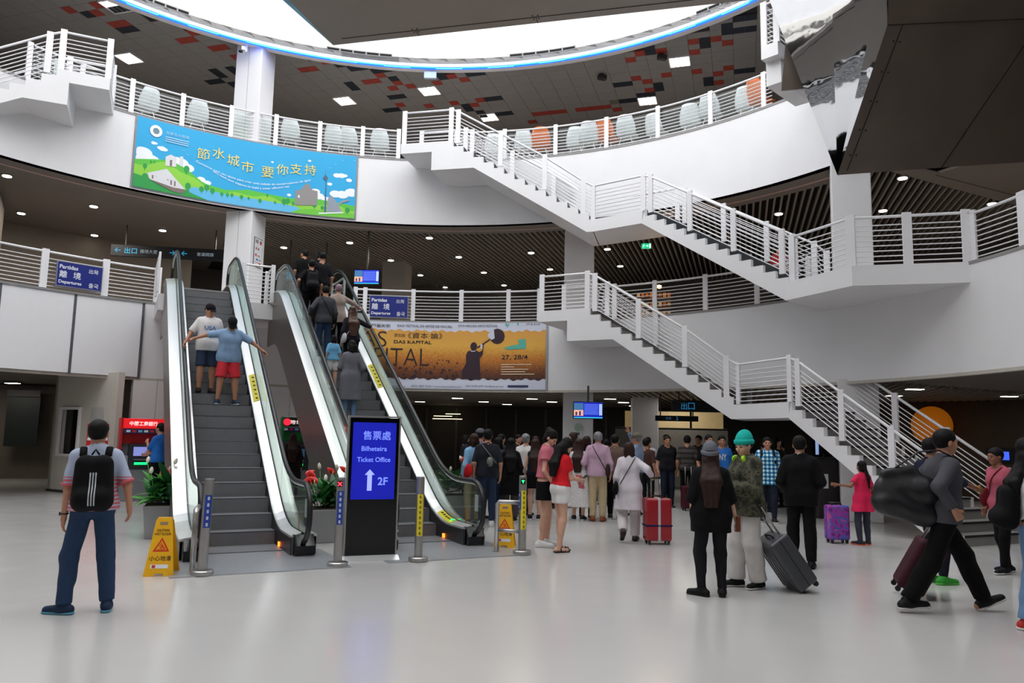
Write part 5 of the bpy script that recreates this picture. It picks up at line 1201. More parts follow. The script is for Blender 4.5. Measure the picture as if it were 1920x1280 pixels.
# ================================================================== people: smooth bodies from blended tapered limbs
class Fld:
    def __init__(s, lo, hi, res):
        s.lo = np.array(lo, np.float32); s.res = res
        s.n = np.maximum(2, np.ceil((np.array(hi) - s.lo) / res).astype(int) + 1)
        s.d = np.full(s.n, 9.0, np.float32)
    def _box(s, lo, hi):
        a = np.maximum(0, np.floor((np.array(lo) - s.lo) / s.res).astype(int)); b = np.minimum(s.n, np.ceil((np.array(hi) - s.lo) / s.res).astype(int) + 1)
        if np.any(b <= a): return None
        g = [(s.lo[i] + s.res * np.arange(a[i], b[i], dtype=np.float32)) for i in range(3)]
        return (slice(a[0], b[0]), slice(a[1], b[1]), slice(a[2], b[2])), g[0][:, None, None], g[1][None, :, None], g[2][None, None, :]
    def _mix(s, sl, d, k):
        o = s.d[sl]
        if k > 0:
            h = np.maximum(k - np.abs(o - d), 0) / k; s.d[sl] = np.minimum(o, d) - h * h * k * 0.25
        else: s.d[sl] = np.minimum(o, d)
    def cone(s, a, b, ra, rb, k=0.03, cut0=None, cut1=None, flat=None):
        a, b = np.array(a, float), np.array(b, float); m = max(ra, rb) + k + 3 * s.res
        q = s._box(np.minimum(a, b) - m, np.maximum(a, b) + m)
        if q is None: return s
        sl, X, Y, Z = q; e = b - a; L2 = max(1e-9, float(e @ e))
        px, py, pz = X - a[0], Y - a[1], Z - a[2]
        t0 = (px * e[0] + py * e[1] + pz * e[2]) / L2; t = np.clip(t0, 0, 1)
        dx, dy, dz = px - t * e[0], py - t * e[1], pz - t * e[2]
        if flat is not None:            # squash along a direction: flat = (dir, factor)
            fd, ff = np.array(flat[0], float), flat[1]; c = dx * fd[0] + dy * fd[1] + dz * fd[2]; c2 = c * (ff - 1); dx, dy, dz = dx + c2 * fd[0], dy + c2 * fd[1], dz + c2 * fd[2]
        d = np.sqrt(dx * dx + dy * dy + dz * dz) - (ra + (rb - ra) * t); L = math.sqrt(L2)
        if cut1 is not None: d = np.maximum(d, (t0 - cut1) * L)
        if cut0 is not None: d = np.maximum(d, (cut0 - t0) * L)
        s._mix(sl, d, k); return s
    def ell(s, c, r, k=0.03, R=None, op='u'):
        c = np.array(c, float); m = max(r) + k + 3 * s.res; q = s._box(c - m, c + m)
        if q is None: return s
        sl, X, Y, Z = q; px, py, pz = X - c[0], Y - c[1], Z - c[2]
        if R is not None: px, py, pz = (px * R[0][0] + py * R[1][0] + pz * R[2][0], px * R[0][1] + py * R[1][1] + pz * R[2][1], px * R[0][2] + py * R[1][2] + pz * R[2][2])
        d = (np.sqrt((px / r[0]) ** 2 + (py / r[1]) ** 2 + (pz / r[2]) ** 2) - 1) * min(r)
        if op == 'u': s._mix(sl, d, k)
        else:
            o = s.d[sl]; h = np.maximum(k - np.abs(o + d), 0) / max(k, 1e-6); s.d[sl] = np.maximum(o, -d) + h * h * k * 0.25
        return s
    def subcone(s, a, b, ra, rb):
        f = Fld.__new__(Fld); f.lo, f.res, f.n = s.lo, s.res, s.n; f.d = np.full(s.n, 9.0, np.float32); f.cone(a, b, ra, rb, 0); s.d = np.maximum(s.d, -f.d); return s
    def plane(s, p, n):                # keep the side n points away from
        p, n = np.array(p, float), np.array(n, float); n /= np.linalg.norm(n)
        g = [(s.lo[i] + s.res * np.arange(s.n[i], dtype=np.float32)) for i in range(3)]
        s.d = np.maximum(s.d, ((g[0] - p[0]) * n[0])[:, None, None] + ((g[1] - p[1]) * n[1])[None, :, None] + ((g[2] - p[2]) * n[2])[None, None, :]); return s
    def nets(s):
        d = s.d; ins = d < 0
        c = [ins[i:ins.shape[0] - 1 + i, j:ins.shape[1] - 1 + j, k:ins.shape[2] - 1 + k] for i in (0, 1) for j in (0, 1) for k in (0, 1)]
        cnt = sum(x.astype(np.int8) for x in c); act = (cnt > 0) & (cnt < 8); I = np.argwhere(act); N = len(I)
        if N == 0: return np.zeros((0, 3)), np.zeros((0, 4), int)
        off = np.array([(i, j, k) for i in (0, 1) for j in (0, 1) for k in (0, 1)])
        val = np.stack([d[I[:, 0] + o[0], I[:, 1] + o[1], I[:, 2] + o[2]] for o in off], 1)
        P = np.zeros((N, 3)); W = np.zeros(N)
        for a in range(8):
            for b in range(a + 1, 8):
                df = off[b] - off[a]
                if abs(df).sum() != 1: continue
                m = (val[:, a] < 0) != (val[:, b] < 0); t = val[m, a] / (val[m, a] - val[m, b]); P[m] += off[a] + t[:, None] * df; W[m] += 1
        V = s.lo + s.res * (I + P / W[:, None])
        idx = np.full(act.shape, -1, np.int64); idx[act] = np.arange(N)
        Fs = []
        for ax in range(3):
            A = [slice(None)] * 3; B = [slice(None)] * 3; A[ax] = slice(0, -1); B[ax] = slice(1, None)
            x = ins[tuple(A)] != ins[tuple(B)]; o1, o2 = [i for i in range(3) if i != ax]
            E = np.argwhere(x); E = E[(E[:, o1] > 0) & (E[:, o2] > 0) & (E[:, o1] < act.shape[o1]) & (E[:, o2] < act.shape[o2])]
            def at(p, q):
                F = E.copy(); F[:, o1] += p; F[:, o2] += q; return idx[F[:, 0], F[:, 1], F[:, 2]]
            Q = np.stack([at(-1, -1), at(0, -1), at(0, 0), at(-1, 0)], 1); pos = ins[E[:, 0], E[:, 1], E[:, 2]]
            if ax == 1: pos = ~pos
            Q[~pos] = Q[~pos][:, ::-1]; Fs.append(Q[(Q >= 0).all(1)])
        return V, np.concatenate(Fs)
def mesh_np(name, parts, m):
    V, F, o = [], [], 0
    for v, f in parts: V.append(v); F.append(f + o); o += len(v)
    V = np.concatenate(V); F = np.concatenate(F)
    me = bpy.data.meshes.new(name); me.vertices.add(len(V)); me.vertices.foreach_set('co', V.astype(np.float32).ravel())
    me.loops.add(F.size); me.loops.foreach_set('vertex_index', F.ravel().astype(np.int32)); me.polygons.add(len(F))
    me.polygons.foreach_set('loop_start', np.arange(0, F.size, 4, dtype=np.int32))
    me.polygons.foreach_set('use_smooth', np.ones(len(F), bool)); me.update(calc_edges=True); me.materials.append(m)
    return me
def rotm(ax, a):
    c, s = math.cos(a), math.sin(a)
    return np.array({'x': [[1, 0, 0], [0, c, -s], [0, s, c]], 'y': [[c, 0, s], [0, 1, 0], [-s, 0, c]], 'z': [[c, -s, 0], [s, c, 0], [0, 0, 1]]}[ax])
def ik(a, b, l1, l2, pole):
    a, b = np.array(a, float), np.array(b, float); v = b - a; D = np.linalg.norm(v); mx = (l1 + l2) * 0.995
    if D > mx: b = a + v / D * mx; D = mx; v = b - a
    u = v / D; x = (l1 * l1 - l2 * l2 + D * D) / (2 * D); hh = math.sqrt(max(0, l1 * l1 - x * x)); p = np.array(pole, float); p = p - u * (p @ u); p /= np.linalg.norm(p) + 1e-9
    return a + u * x + p * hh, b
SKIN = {'m': mat('skin_tan', '#b98468', 0.5, var=0.04, scale=14), 'f': mat('skin_light', '#d3a48c', 0.5, var=0.03, scale=14), 'd': mat('skin_brown', '#8a5a43', 0.5, var=0.04, scale=14)}
M_EYE = mat('eye_dark', '#1a1310', 0.15); M_BROW = mat('brow_dark', '#1c1512', 0.7); M_LIP = mat('lip_rose', '#a8584e', 0.4)
HAIR = {'black': mat('hair_black', '#0d0a09', 0.6, var=0.3, scale=40, bump=0.3, bscale=120, spec=0.2), 'brown': mat('hair_brown', '#2e1a13', 0.55, var=0.3, scale=40, bump=0.3, bscale=120, spec=0.25), 'grey': mat('hair_grey', '#7d7d80', 0.5, var=0.2, scale=40, bump=0.3, bscale=120), 'mauve': mat('hair_mauve', '#8f6f7c', 0.5, var=0.2, scale=40, bump=0.3), 'auburn': mat('hair_auburn', '#4a2a1c', 0.42, var=0.3, scale=30, bump=0.3)}
CL = {}
def cloth(col, name=None, rough=0.85):
    k = name or ('cloth_' + col.lstrip('#'))
    if k not in CL: CL[k] = mat(k, col, rough, var=0.07, scale=10, bump=0.25, bscale=25, spec=0.2)
    return CL[k]
def pattern(name, fn):
    if name in CL: return CL[name]
    m = mat(name, '#808080', 0.85, bump=0.2, bscale=25); nt = m.node_tree; fn(nt, bsdf(m)); CL[name] = m; return m
def stripes(cols, z0, z1, period, base):
    def fn(nt, b):
        tc = nt.nodes.new('ShaderNodeTexCoord'); sp = nt.nodes.new('ShaderNodeSeparateXYZ'); nt.links.new(tc.outputs['Object'], sp.inputs[0])
        md = nt.nodes.new('ShaderNodeMath'); md.operation = 'WRAP'; md.inputs[1].default_value = period; md.inputs[2].default_value = 0; nt.links.new(sp.outputs['Z'], md.inputs[0])
        g = nt.nodes.new('ShaderNodeMath'); g.operation = 'LESS_THAN'; g.inputs[1].default_value = period * 0.6; nt.links.new(md.outputs[0], g.inputs[0])
        lt = nt.nodes.new('ShaderNodeMath'); lt.operation = 'LESS_THAN'; lt.inputs[1].default_value = z1; nt.links.new(sp.outputs['Z'], lt.inputs[0])
        mu = nt.nodes.new('ShaderNodeMath'); mu.operation = 'MULTIPLY'; nt.links.new(g.outputs[0], mu.inputs[0]); nt.links.new(lt.outputs[0], mu.inputs[1])
        mx = nt.nodes.new('ShaderNodeMix'); mx.data_type = 'RGBA'; mx.inputs['A'].default_value = hexc(base); mx.inputs['B'].default_value = hexc(cols); nt.links.new(mu.outputs[0], mx.inputs['Factor']); nt.links.new(mx.outputs['Result'], b.inputs['Base Color'])
    return fn
def plaid(nt, b):
    tc = nt.nodes.new('ShaderNodeTexCoord'); sp = nt.nodes.new('ShaderNodeSeparateXYZ'); nt.links.new(tc.outputs['Object'], sp.inputs[0]); hs = []
    for o in ('X', 'Z'):
        s = nt.nodes.new('ShaderNodeMath'); s.operation = 'MULTIPLY'; s.inputs[1].default_value = 80.0; nt.links.new(sp.outputs[o], s.inputs[0]); c = nt.nodes.new('ShaderNodeMath'); c.operation = 'SINE'; nt.links.new(s.outputs[0], c.inputs[0]); hs.append(c)
    a = nt.nodes.new('ShaderNodeMath'); a.operation = 'ADD'; nt.links.new(hs[0].outputs[0], a.inputs[0]); nt.links.new(hs[1].outputs[0], a.inputs[1])
    mr = nt.nodes.new('ShaderNodeMapRange'); mr.inputs['From Min'].default_value = -2; mr.inputs['From Max'].default_value = 2; nt.links.new(a.outputs[0], mr.inputs['Value'])
    rp = nt.nodes.new('ShaderNodeValToRGB'); rp.color_ramp.interpolation = 'CONSTANT'; e = rp.color_ramp.elements; e[0].color = hexc('#174f8a'); e[1].position = 0.66; e[1].color = hexc('#dbe9ee')
    q = e.new(0.36); q.color = hexc('#2f9cc0'); nt.links.new(mr.outputs['Result'], rp.inputs['Fac']); nt.links.new(rp.outputs['Color'], b.inputs['Base Color'])
def camo(cols, sc):
    def fn(nt, b):
        tc = nt.nodes.new('ShaderNodeTexCoord'); n = nt.nodes.new('ShaderNodeTexNoise'); n.inputs['Scale'].default_value = sc; n.inputs['Detail'].default_value = 2; nt.links.new(tc.outputs['Object'], n.inputs['Vector'])
        rp = nt.nodes.new('ShaderNodeValToRGB'); rp.color_ramp.interpolation = 'CONSTANT'; e = rp.color_ramp.elements; e[0].color = hexc(cols[0]); e[1].position = 0.62; e[1].color = hexc(cols[3])
        for p, c in ((0.42, cols[1]), (0.52, cols[2])): q = e.new(p); q.color = hexc(c)
        nt.links.new(n.outputs['Fac'], rp.inputs['Fac']); nt.links.new(rp.outputs['Color'], b.inputs['Base Color'])
    return fn
JEANS = cloth('#2b3f5c', 'denim_blue'); JEANSL = cloth('#6f8fb4', 'denim_light'); BLK = cloth('#08080a', 'cloth_black'); NAVY = cloth('#1c2233', 'cloth_navy'); WHT = cloth('#e4e1e0', 'cloth_white')

class Person: pass
def person(label, loc, face, h=1.7, q='f', sex='m', skin=None, lean=0, side=0, twist=0, yaw=0, pitch=0, feet=None, hands=None, handw=None, bulk=1.0, top=None, bottom=None, shoe='#222228', sole='#d8d8d8', bare=False, hair=('short', 'black'), hat=None, grip=(0.5, 0.5), group=None, poles=None, extra=None, face_on=True, cat='person', cuff=None, fpitch=(0, 0), fyaw=(-12, 12)):
    K = h / 1.7; RES = {'f': (0.0115, 0.0075, 0.0058), 'm': (0.016, 0.011, 0.009), 'b': (0.022, 0.016, 0.0)}[q]
    root = thing('person', label, cat, group=group); rz = -R_(face); bulk_ = bulk
    skin = SKIN[skin or sex]; fem = sex == 'f'
    sh = 0.138 if fem else 0.160; hp = 0.085
    piv = np.array([0, 0, 0.95]); TR = rotm('z', R_(twist)) @ rotm('y', R_(side)) @ rotm('x', -R_(lean)); drop = 0.0
    feet = feet or ((-0.095, 0.0, 0), (0.095, 0.0, 0)); sx = [np.array(f, float) for f in feet]
    mid = (sx[0] + sx[1]) / 2; spread = np.linalg.norm(sx[0] - sx[1]); L1, L2 = 0.415, 0.405
    zh = 0.90
    need = max(math.hypot(np.linalg.norm((f - mid)[:2]) - 0.09 if np.linalg.norm((f - mid)[:2]) > 0.09 else 0, 0) for f in sx); drop = zh - 0.085 - math.sqrt(max(0.1, (0.815) ** 2 - need ** 2)); drop = max(0, drop)
    po = np.array([mid[0], mid[1], -drop])
    def T(p): return TR @ (np.array(p, float) - piv) + piv + po
    def W(p): return np.array(p, float) + po
    HR = TR @ rotm('z', -R_(yaw)) @ rotm('x', -R_(pitch))
    hc = T((0, 0.005, 1.535)) + TR @ rotm('x', -R_(pitch * 0.5)) @ np.array([0, 0.01, 0.06])
    def HD(p): return hc + HR @ np.array(p, float)
    sho = [T((-sh, -0.01, 1.375)), T((sh, -0.01, 1.375))]
    hip = [W((-hp, 0, zh)), W((hp, 0, zh))]
    ank, knee = [], []
    fx_ = []
    for i in (0, 1):
        fy = R_(fyaw[i]); fd = np.array([math.sin(fy), math.cos(fy), 0]); fp = R_(fpitch[i]); a = sx[i] + np.array([0, 0, 0.085]) + np.array([0, 0, 0.16 * max(0, math.sin(-fp))])
        kn, an = ik(hip[i], a, L1, L2, fd + np.array([0, 0.2, 0])); knee.append(kn); ank.append(an); fx_.append((fd, fp))
    UA, FA = 0.285, 0.25; elb, wri = [], []
    Mi = rotm('z', -rz)
    for i in (0, 1):
        s = -1 if i == 0 else 1
        t = None
        if handw and handw[i] is not None: t = (Mi @ (np.array(handw[i], float) - np.array(loc, float))) / K
        elif hands and hands[i] is not None: t = np.array(hands[i], float)
        if t is None: t = sho[i] + np.array([s * 0.075, 0.05, -0.50]) - np.array([0, 0, 0])
        pole = poles[i] if poles and poles[i] is not None else (s * 0.5, -1.0, -0.2)
        e, w = ik(sho[i], t, UA, FA, pole); elb.append(e); wri.append(w)
    b = bulk
    allp = np.array([hc + 0.16, hc - 0.16] + sho + elb + wri + hip + knee + ank + [a + np.array([0, .0, -.085]) for a in ank]); lo, hi = allp.min(0) - 0.28, allp.max(0) + 0.28; lo[2] = max(lo[2], -0.02 if min(f[2] for f in sx) > -0.01 else lo[2])
    def fld(res, l=None, u=None): return Fld((lo if l is None else l), (hi if u is None else u), res / K if False else res)
    def torso(f, t, k=0.05, up=True):
        w = 0.9 if fem else 1.0
        f.cone(T((-.08, 0, .945)), T((.08, 0, .945)), (.102 + (0.006 if fem else 0)) * b + t, (.102 + (0.006 if fem else 0)) * b + t, k)
        f.cone(T((-.062 * w, .005, 1.10)), T((.062 * w, .005, 1.10)), .092 * b * (0.92 if fem else 1) + t, .092 * b * (0.92 if fem else 1) + t, k)
        f.cone(T((-.075 * w, .0, 1.27)), T((.075 * w, .0, 1.27)), .096 * b + t, .096 * b + t, k)
        if fem: f.ell(T((-.065, .075, 1.27)), (.055 + t, .05 + t, .055 + t), k); f.ell(T((.065, .075, 1.27)), (.055 + t, .05 + t, .055 + t), k)
        f.cone(T((-sh + .03, -.01, 1.37)), T((sh - .03, -.01, 1.37)), .052 + t, .052 + t, k)
        for s_ in (-1, 1): f.cone(T((s_ * .02, -.015, 1.435)), T((s_ * (sh - .03), -.01, 1.385)), .042 + t * .7, .042 + t * .8, k)
        f.cone(T((0, -.01, 1.36)), T((0, -.005, 1.46)), .085 + t * .6, .055 + t * .6, k)
        for s in (-1, 1): f.cone(T((s * .055, 0, .95)), T((s * .062 * w, 0, 1.3)), .093 * b * w + t, .096 * b * w + t, k)
    def leg(f, i, t0, t1, t2, end=1.0, k=0.03, flare=0.0):
        a, c = hip[i], knee[i]
        f.cone(a, c, .080 * b + t0, .054 * (0.5 + b / 2) + t1, k)
        if end > 0: f.cone(c, ank[i], .054 * (0.5 + b / 2) + t1, .037 + t2, k, cut1=end if end < 1 else None); f.cone(c + (ank[i] - c) * .08 - fx_[i][0] * .012, c + (ank[i] - c) * .5 - fx_[i][0] * .012, .05 * (0.5 + b / 2) + t1, .042 + t1 * .5 + t2 * .5, k)
    ph = rng.uniform(0, 6, 6)
    def wr(f, amp, fr=26.0):            # soft folds
        g = [(f.lo[i] + f.res * np.arange(f.n[i], dtype=np.float32)) for i in range(3)]; X, Y, Z = g[0][:, None, None], g[1][None, :, None], g[2][None, None, :]
        f.d += (amp * (np.sin(fr * Z + 9 * X + ph[0]) * np.sin(fr * .6 * X - 7 * Z + ph[1]) + .6 * np.sin(fr * .5 * Z - 12 * Y + ph[2]))).astype(np.float32)
    # ---- body
    f = fld(RES[0]); torso(f, 0.0)
    f.cone(T((0, -.008, 1.42)), HD((0, -.012, -.07)), .055 if not fem else .047, .052 if not fem else .044, .03)
    if q == 'b': f.ell(HD((0, -.01, .0)), (.078, .095, .112), .02, HR)
    for i in (0, 1):
        leg(f, i, 0, 0, 0); f.cone(knee[i] + (ank[i] - knee[i]) * .08 - fx_[i][0] * .012, knee[i] + (ank[i] - knee[i]) * .5 - fx_[i][0] * .012, .05 * (0.5 + b / 2), .042, .03)
        ar = .044 if fem else .05
        f.cone(sho[i], elb[i], ar * (0.4 + 0.6 * b), .038 * (0.5 + b / 2) if not fem else .034, .03); f.cone(elb[i], wri[i], .037 if not fem else .033, .026 if not fem else .023, .02)
        fd, fp = fx_[i]; fr = np.array([fd[0] * math.cos(fp), fd[1] * math.cos(fp), math.sin(fp)]); c = ank[i] - np.array([0, 0, .05])
        f.cone(c - fr * .05, c + fr * .13, .036, .028, .03)
        if q == 'b': f.cone(wri[i], wri[i] + (wri[i] - elb[i]) / FA * .13, .03, .022, .02)
    parts = [f.nets()]
    # ---- head with a face
    if q != 'b':
        g = Fld(hc - 0.19, hc + 0.19, RES[1])
        g.ell(HD((0, -.014, .028)), (.076, .094, .086), .02, HR); g.ell(HD((0, .016, -.035)), (.061, .072, .078), .03, HR); g.ell(HD((0, .056, -.088)), (.027, .024, .022), .03, HR)
        g.cone(HD((-.036, .072, .018)), HD((.036, .072, .018)), .013, .013, .02); g.cone(HD((0, .086, .006)), HD((0, .103, -.03)), .008, .014, .012)
        for s in (-1, 1):
            g.ell(HD((s * .031, .098, -.002)), (.016, .014, .011), .012, HR, 'sub'); g.ell(HD((s * .038, .062, -.03)), (.024, .022, .022), .02, HR); g.ell(HD((s * .078, -.008, -.012)), (.011, .021, .031), .008, HR)
        g.cone(HD((-.018, .083, -.058)), HD((.018, .083, -.058)), .009, .009, .012); g.cone(HD((0, -.015, -.06)), T((0, -.005, 1.43)), .05 if not fem else .044, .055 if not fem else .047, .03)
        parts.append(g.nets())
        for i in (0, 1):           # hands with five fingers
            s = -1 if i == 0 else 1; w = wri[i]; fdir = (w - elb[i]) / np.linalg.norm(w - elb[i]); gr = grip[i]
            inn = np.array([-s, 0.25, 0.0]); inn = TR @ inn; inn = inn - fdir * (inn @ fdir); inn /= np.linalg.norm(inn); tn = np.cross(fdir, inn) * (1 if s < 0 else -1); tn = -tn if (tn @ (TR @ np.array([0, 1, 0]))) < 0 and abs((tn @ (TR @ np.array([0, 1, 0])))) > .2 else tn
            hs = 0.92 if fem else 1.0; g = Fld(w - 0.2, w + 0.2, RES[2])
            g.cone(w - fdir * .03, w + fdir * .02 * hs, .026 * hs, .025 * hs, .01)
            for j in range(4): o = (1.5 - j) * .0185 * hs; g.cone(w + fdir * .015 * hs + tn * o * .6, w + fdir * .078 * hs + tn * o, .0155 * hs, .0125 * hs, .014)
            for j, ln in enumerate((.072, .08, .075, .06)):
                o = (1.5 - j) * .0195 * hs; p0 = w + fdir * .08 * hs + tn * o; a1, a2 = gr * 0.7, gr * 1.7
                p1 = p0 + (fdir * math.cos(a1) + inn * math.sin(a1)) * ln * .5 * hs; p2 = p1 + (fdir * math.cos(a2) + inn * math.sin(a2)) * ln * .5 * hs
                g.cone(p0, p1, .0098 * hs, .009 * hs, .004); g.cone(p1, p2, .009 * hs, .0075 * hs, .003)
            th0 = w + fdir * .025 * hs + tn * .024 * hs; d1 = fdir * .6 + tn * .75 + inn * .25; d1 /= np.linalg.norm(d1); d2 = fdir * .85 + tn * .25 + inn * (.2 + gr * .5); d2 /= np.linalg.norm(d2)
            g.cone(th0, th0 + d1 * .038 * hs, .0135 * hs, .0115 * hs, .01); g.cone(th0 + d1 * .038 * hs, th0 + d1 * .038 * hs + d2 * .032 * hs, .0112 * hs, .009 * hs, .004)
            parts.append(g.nets())
    body = link('body', mesh_np('body', parts, skin), root)
    def child(name, fl, m, parent=None):
        v, fc = fl.nets() if isinstance(fl, Fld) else fl
        if len(v) == 0: return None
        return link(name, mesh_np(name, [(v, fc)], m), root if parent is None else parent)
    # ---- face details
    if q != 'b' and face_on:
        for s in (-1, 1):
            MB().lathe([(0, -.011), (.006, -.0095), (.0105, -.004), (.0105, .004), (.006, .0095), (0, .011)], 10, (0, 0, 0)).build('eye', M_EYE, root, smooth=True).location = tuple(HD((s * .031, .0785, -.001)))
            MB().tube([tuple(HD((s * .016, .086, .022))), tuple(HD((s * .033, .084, .026))), tuple(HD((s * .047, .074, .021)))], .0045, 6).build('eyebrow', M_BROW, root, smooth=True)
        MB().tube([tuple(HD((-.022, .083, -.058))), tuple(HD((-.008, .0915, -.056))), tuple(HD((0, .0925, -.057))), tuple(HD((.008, .0915, -.056))), tuple(HD((.022, .083, -.058)))], [.003, .006, .006, .006, .003], 6).build('lips', M_LIP, root, smooth=True)
    # ---- bottom
    bot = bottom or ('trousers', JEANS, {}); kind, bm, bo_ = bot; t = bo_.get('t', 0.007); fb = fld(RES[0])
    if kind in ('trousers', 'shorts'):
        fb.cone(T((-.08, 0, .94)), T((.08, 0, .94)), .103 * b + t, .103 * b + t, .05); fb.cone(T((-.06, .003, 1.02)), T((.06, .003, 1.02)), .091 * b + t, .091 * b + t, .05)
        for i in (0, 1):
            if kind == 'shorts':
                e = bo_.get('len', .75); fb.cone(hip[i], knee[i] + (knee[i] - hip[i]) * .25, .086 * b + t, .066 * b + t * 1.6 + bo_.get('wide', 0), .03, cut1=e / 1.25)
            else: leg(fb, i, t + .005, t + .004 + bo_.get('wide', 0) * .7, t + .006 + bo_.get('wide', 0), bo_.get('end', .985))
        fb.plane(T((0, 0, bo_.get('waist', 1.03))), TR @ np.array([0, 0, 1.0]))
        wr(fb, .003); child(kind, fb, bm)
    elif kind == 'skirt':
        hz = bo_.get('hem', .6); fl_ = bo_.get('flare', .05); zc = 1.02
        for s in (-1, 1): fb.cone(T((s * .05, 0, zc)), W((s * (.07 + fl_ * .5), 0, hz)), .10 + t, .115 + fl_, .05)
        for i in (0, 1): fb.cone(hip[i], hip[i] + (knee[i] - hip[i]) * min(1, (zh - hz) / .41), .10 + t, .09 + t + fl_ * .6, .05)
        fb.plane(T((0, 0, 1.06)), TR @ np.array([0, 0, 1.0])).plane(W((0, 0, hz)), (0, 0, -1)); child('skirt', fb, bm)
    # ---- top
    P = Person(); P.root = root; P.K = K; P.T = T; P.HD = HD; P.sho, P.elb, P.wri, P.hip, P.knee, P.ank, P.rz, P.loc = sho, elb, wri, hip, knee, ank, rz, loc; P.bvh = None
    if top:
        tm, o = top; t = o.get('t', 0.014); ft = fld(RES[0]); torso(ft, t, .05); sl = o.get('sleeve', .45); hem = o.get('hem', .90); fl_ = o.get('flare', 0.0)
        if sl > 0:
            for i in (0, 1):
                ar = .044 if fem else .050; ft.cone(sho[i], elb[i], ar * (0.4 + 0.6 * b) + t, .042 + t + o.get('puff', 0), .03, cut1=min(1, sl * 2) if sl < .5 else None)
                if sl > .5: ft.cone(elb[i], wri[i], .040 + t, .029 + t, .02, cut1=min(1, (sl - .5) * 2) * .98)
        if hem < .92:
            for s in (-1, 1): ft.cone(T((s * .07, 0, .97)), W((s * (.075 + fl_ * .5), 0, hem)) if hem < .7 else T((s * (.075 + fl_ * .5), 0, hem)), .105 * b + t, .108 * b + t + fl_, .05)
            if hem < .75:
                for i in (0, 1): ft.cone(hip[i], hip[i] + (knee[i] - hip[i]) * min(1, (zh - hem) / .415), .095 * b + t, .09 + t + fl_ * .5, .05)
                if hem < .45:
                    for i in (0, 1): ft.cone(knee[i], knee[i] + (ank[i] - knee[i]) * min(1, (.49 - hem) / .4), .09 + t, .09 + t + fl_ * .6, .05)
            ft.plane((W if hem < .7 else T)((0, 0, hem)), (0, 0, -1.0) if hem < .7 else TR @ np.array([0, 0, -1.0]))
        else: ft.plane(T((0, 0, hem)), TR @ np.array([0, 0, -1.0]))
        ft.subcone(T((0, -.012, 1.435 + o.get('neck', 0))), T((0, .04, 1.60)), .066 if not fem else .07, .10)
        if sl <= 0:
            ft.subcone(T((-.26, 0, 1.36)), T((-sh - .005, 0, 1.37)), .075, .05); ft.subcone(T((.26, 0, 1.36)), T((sh + .005, 0, 1.37)), .075, .05)
        wr(ft, .0035); tv, tf = ft.nets(); to = child(o.get('name', 'shirt'), (tv, tf), tm); P.top = to
        P.bvh = BVHTree.FromPolygons([tuple(x) for x in tv], [tuple(x) for x in tf])
        if o.get('collar'):
            pc = [T((.066 * math.sin(a), -.005 + .066 * math.cos(a), 1.452 + .012 * math.cos(a + PI))) for a in np.linspace(0.35, 2 * PI - 0.35, 14)]
            MB().tube([tuple(p) for p in pc], .014, 6, flat=1.6).build('collar', o['collar'], root, smooth=True)
        if o.get('cuff'):
            for i in (0, 1):
                e = min(1, sl * 2); c0 = sho[i] + (elb[i] - sho[i]) * (e - .06); c1 = sho[i] + (elb[i] - sho[i]) * (e + .02); MB().tube([tuple(c0), tuple(c1)], .05 + t + .006, 14).build('cuff', o['cuff'], root, smooth=True)
    # ---- shoes
    if not bare:
        sm_, so_m = cloth(shoe, rough=0.6), cloth(sole, rough=0.6)
        for i in (0, 1):
            fd, fp = fx_[i]; fr = np.array([fd[0] * math.cos(fp), fd[1] * math.cos(fp), math.sin(fp)]); upv = np.array([-fd[0] * math.sin(fp), -fd[1] * math.sin(fp), math.cos(fp)]); c = ank[i] - upv * .085
            fs = Fld(c - 0.26, c + 0.26, RES[0] * .8)
            fs.cone(c - fr * .055 + upv * .042, c + fr * .02 + upv * .05, .043, .046, .03); fs.cone(c + fr * .0 + upv * .045, c + fr * .155 + upv * .03, .045, .036, .03); fs.cone(c + upv * .06 - fr * .01, c + upv * .105 - fr * .01, .045, .045, .02, cut1=1)
            fs.plane(c + upv * .014, -upv); so = child('shoe', fs, sm_)
            fs = Fld(c - 0.26, c + 0.26, RES[0] * .8); fs.cone(c - fr * .058 + upv * .03, c + fr * .16 + upv * .03, .047, .041, .03); fs.plane(c, -upv).plane(c + upv * .024, upv); child('sole', fs, so_m, so)
    # ---- hair
    if hair and q != 'b' or hair and q == 'b':
        st, hc_ = hair; hm = HAIR[hc_]; lr = 0.19; l_ = hc - lr; u_ = hc + lr
        long_ = st in ('long', 'longback', 'bob', 'pony', 'bun')
        if st in ('long', 'longback', 'pony'): l_ = np.minimum(l_, T((-.2, -.25, 1.0)) - .05); u_ = np.maximum(u_, T((.2, .1, 1.3)))
        fh = Fld(l_, u_, RES[1] if q != 'b' else RES[0])
        fh.ell(HD((0, -.02, .036)), (.087, .103, .092), .02, HR)
        if st == 'short': fh.ell(HD((0, -.045, -.01)), (.077, .066, .06), .02, HR)
        else: fh.ell(HD((0, -.04, -.03)), (.088, .072, .09), .02, HR)
        if st in ('bob', 'long', 'longback'):
            for s in (-1, 1): fh.cone(HD((s * .062, -.01, .0)), HD((s * .07, .0, -.13)), .034, .032, .03)
            fh.cone(HD((-.04, -.06, -.05)), HD((-.04, -.055, -.14)), .05, .045, .03); fh.cone(HD((.04, -.06, -.05)), HD((.04, -.055, -.14)), .05, .045, .03)
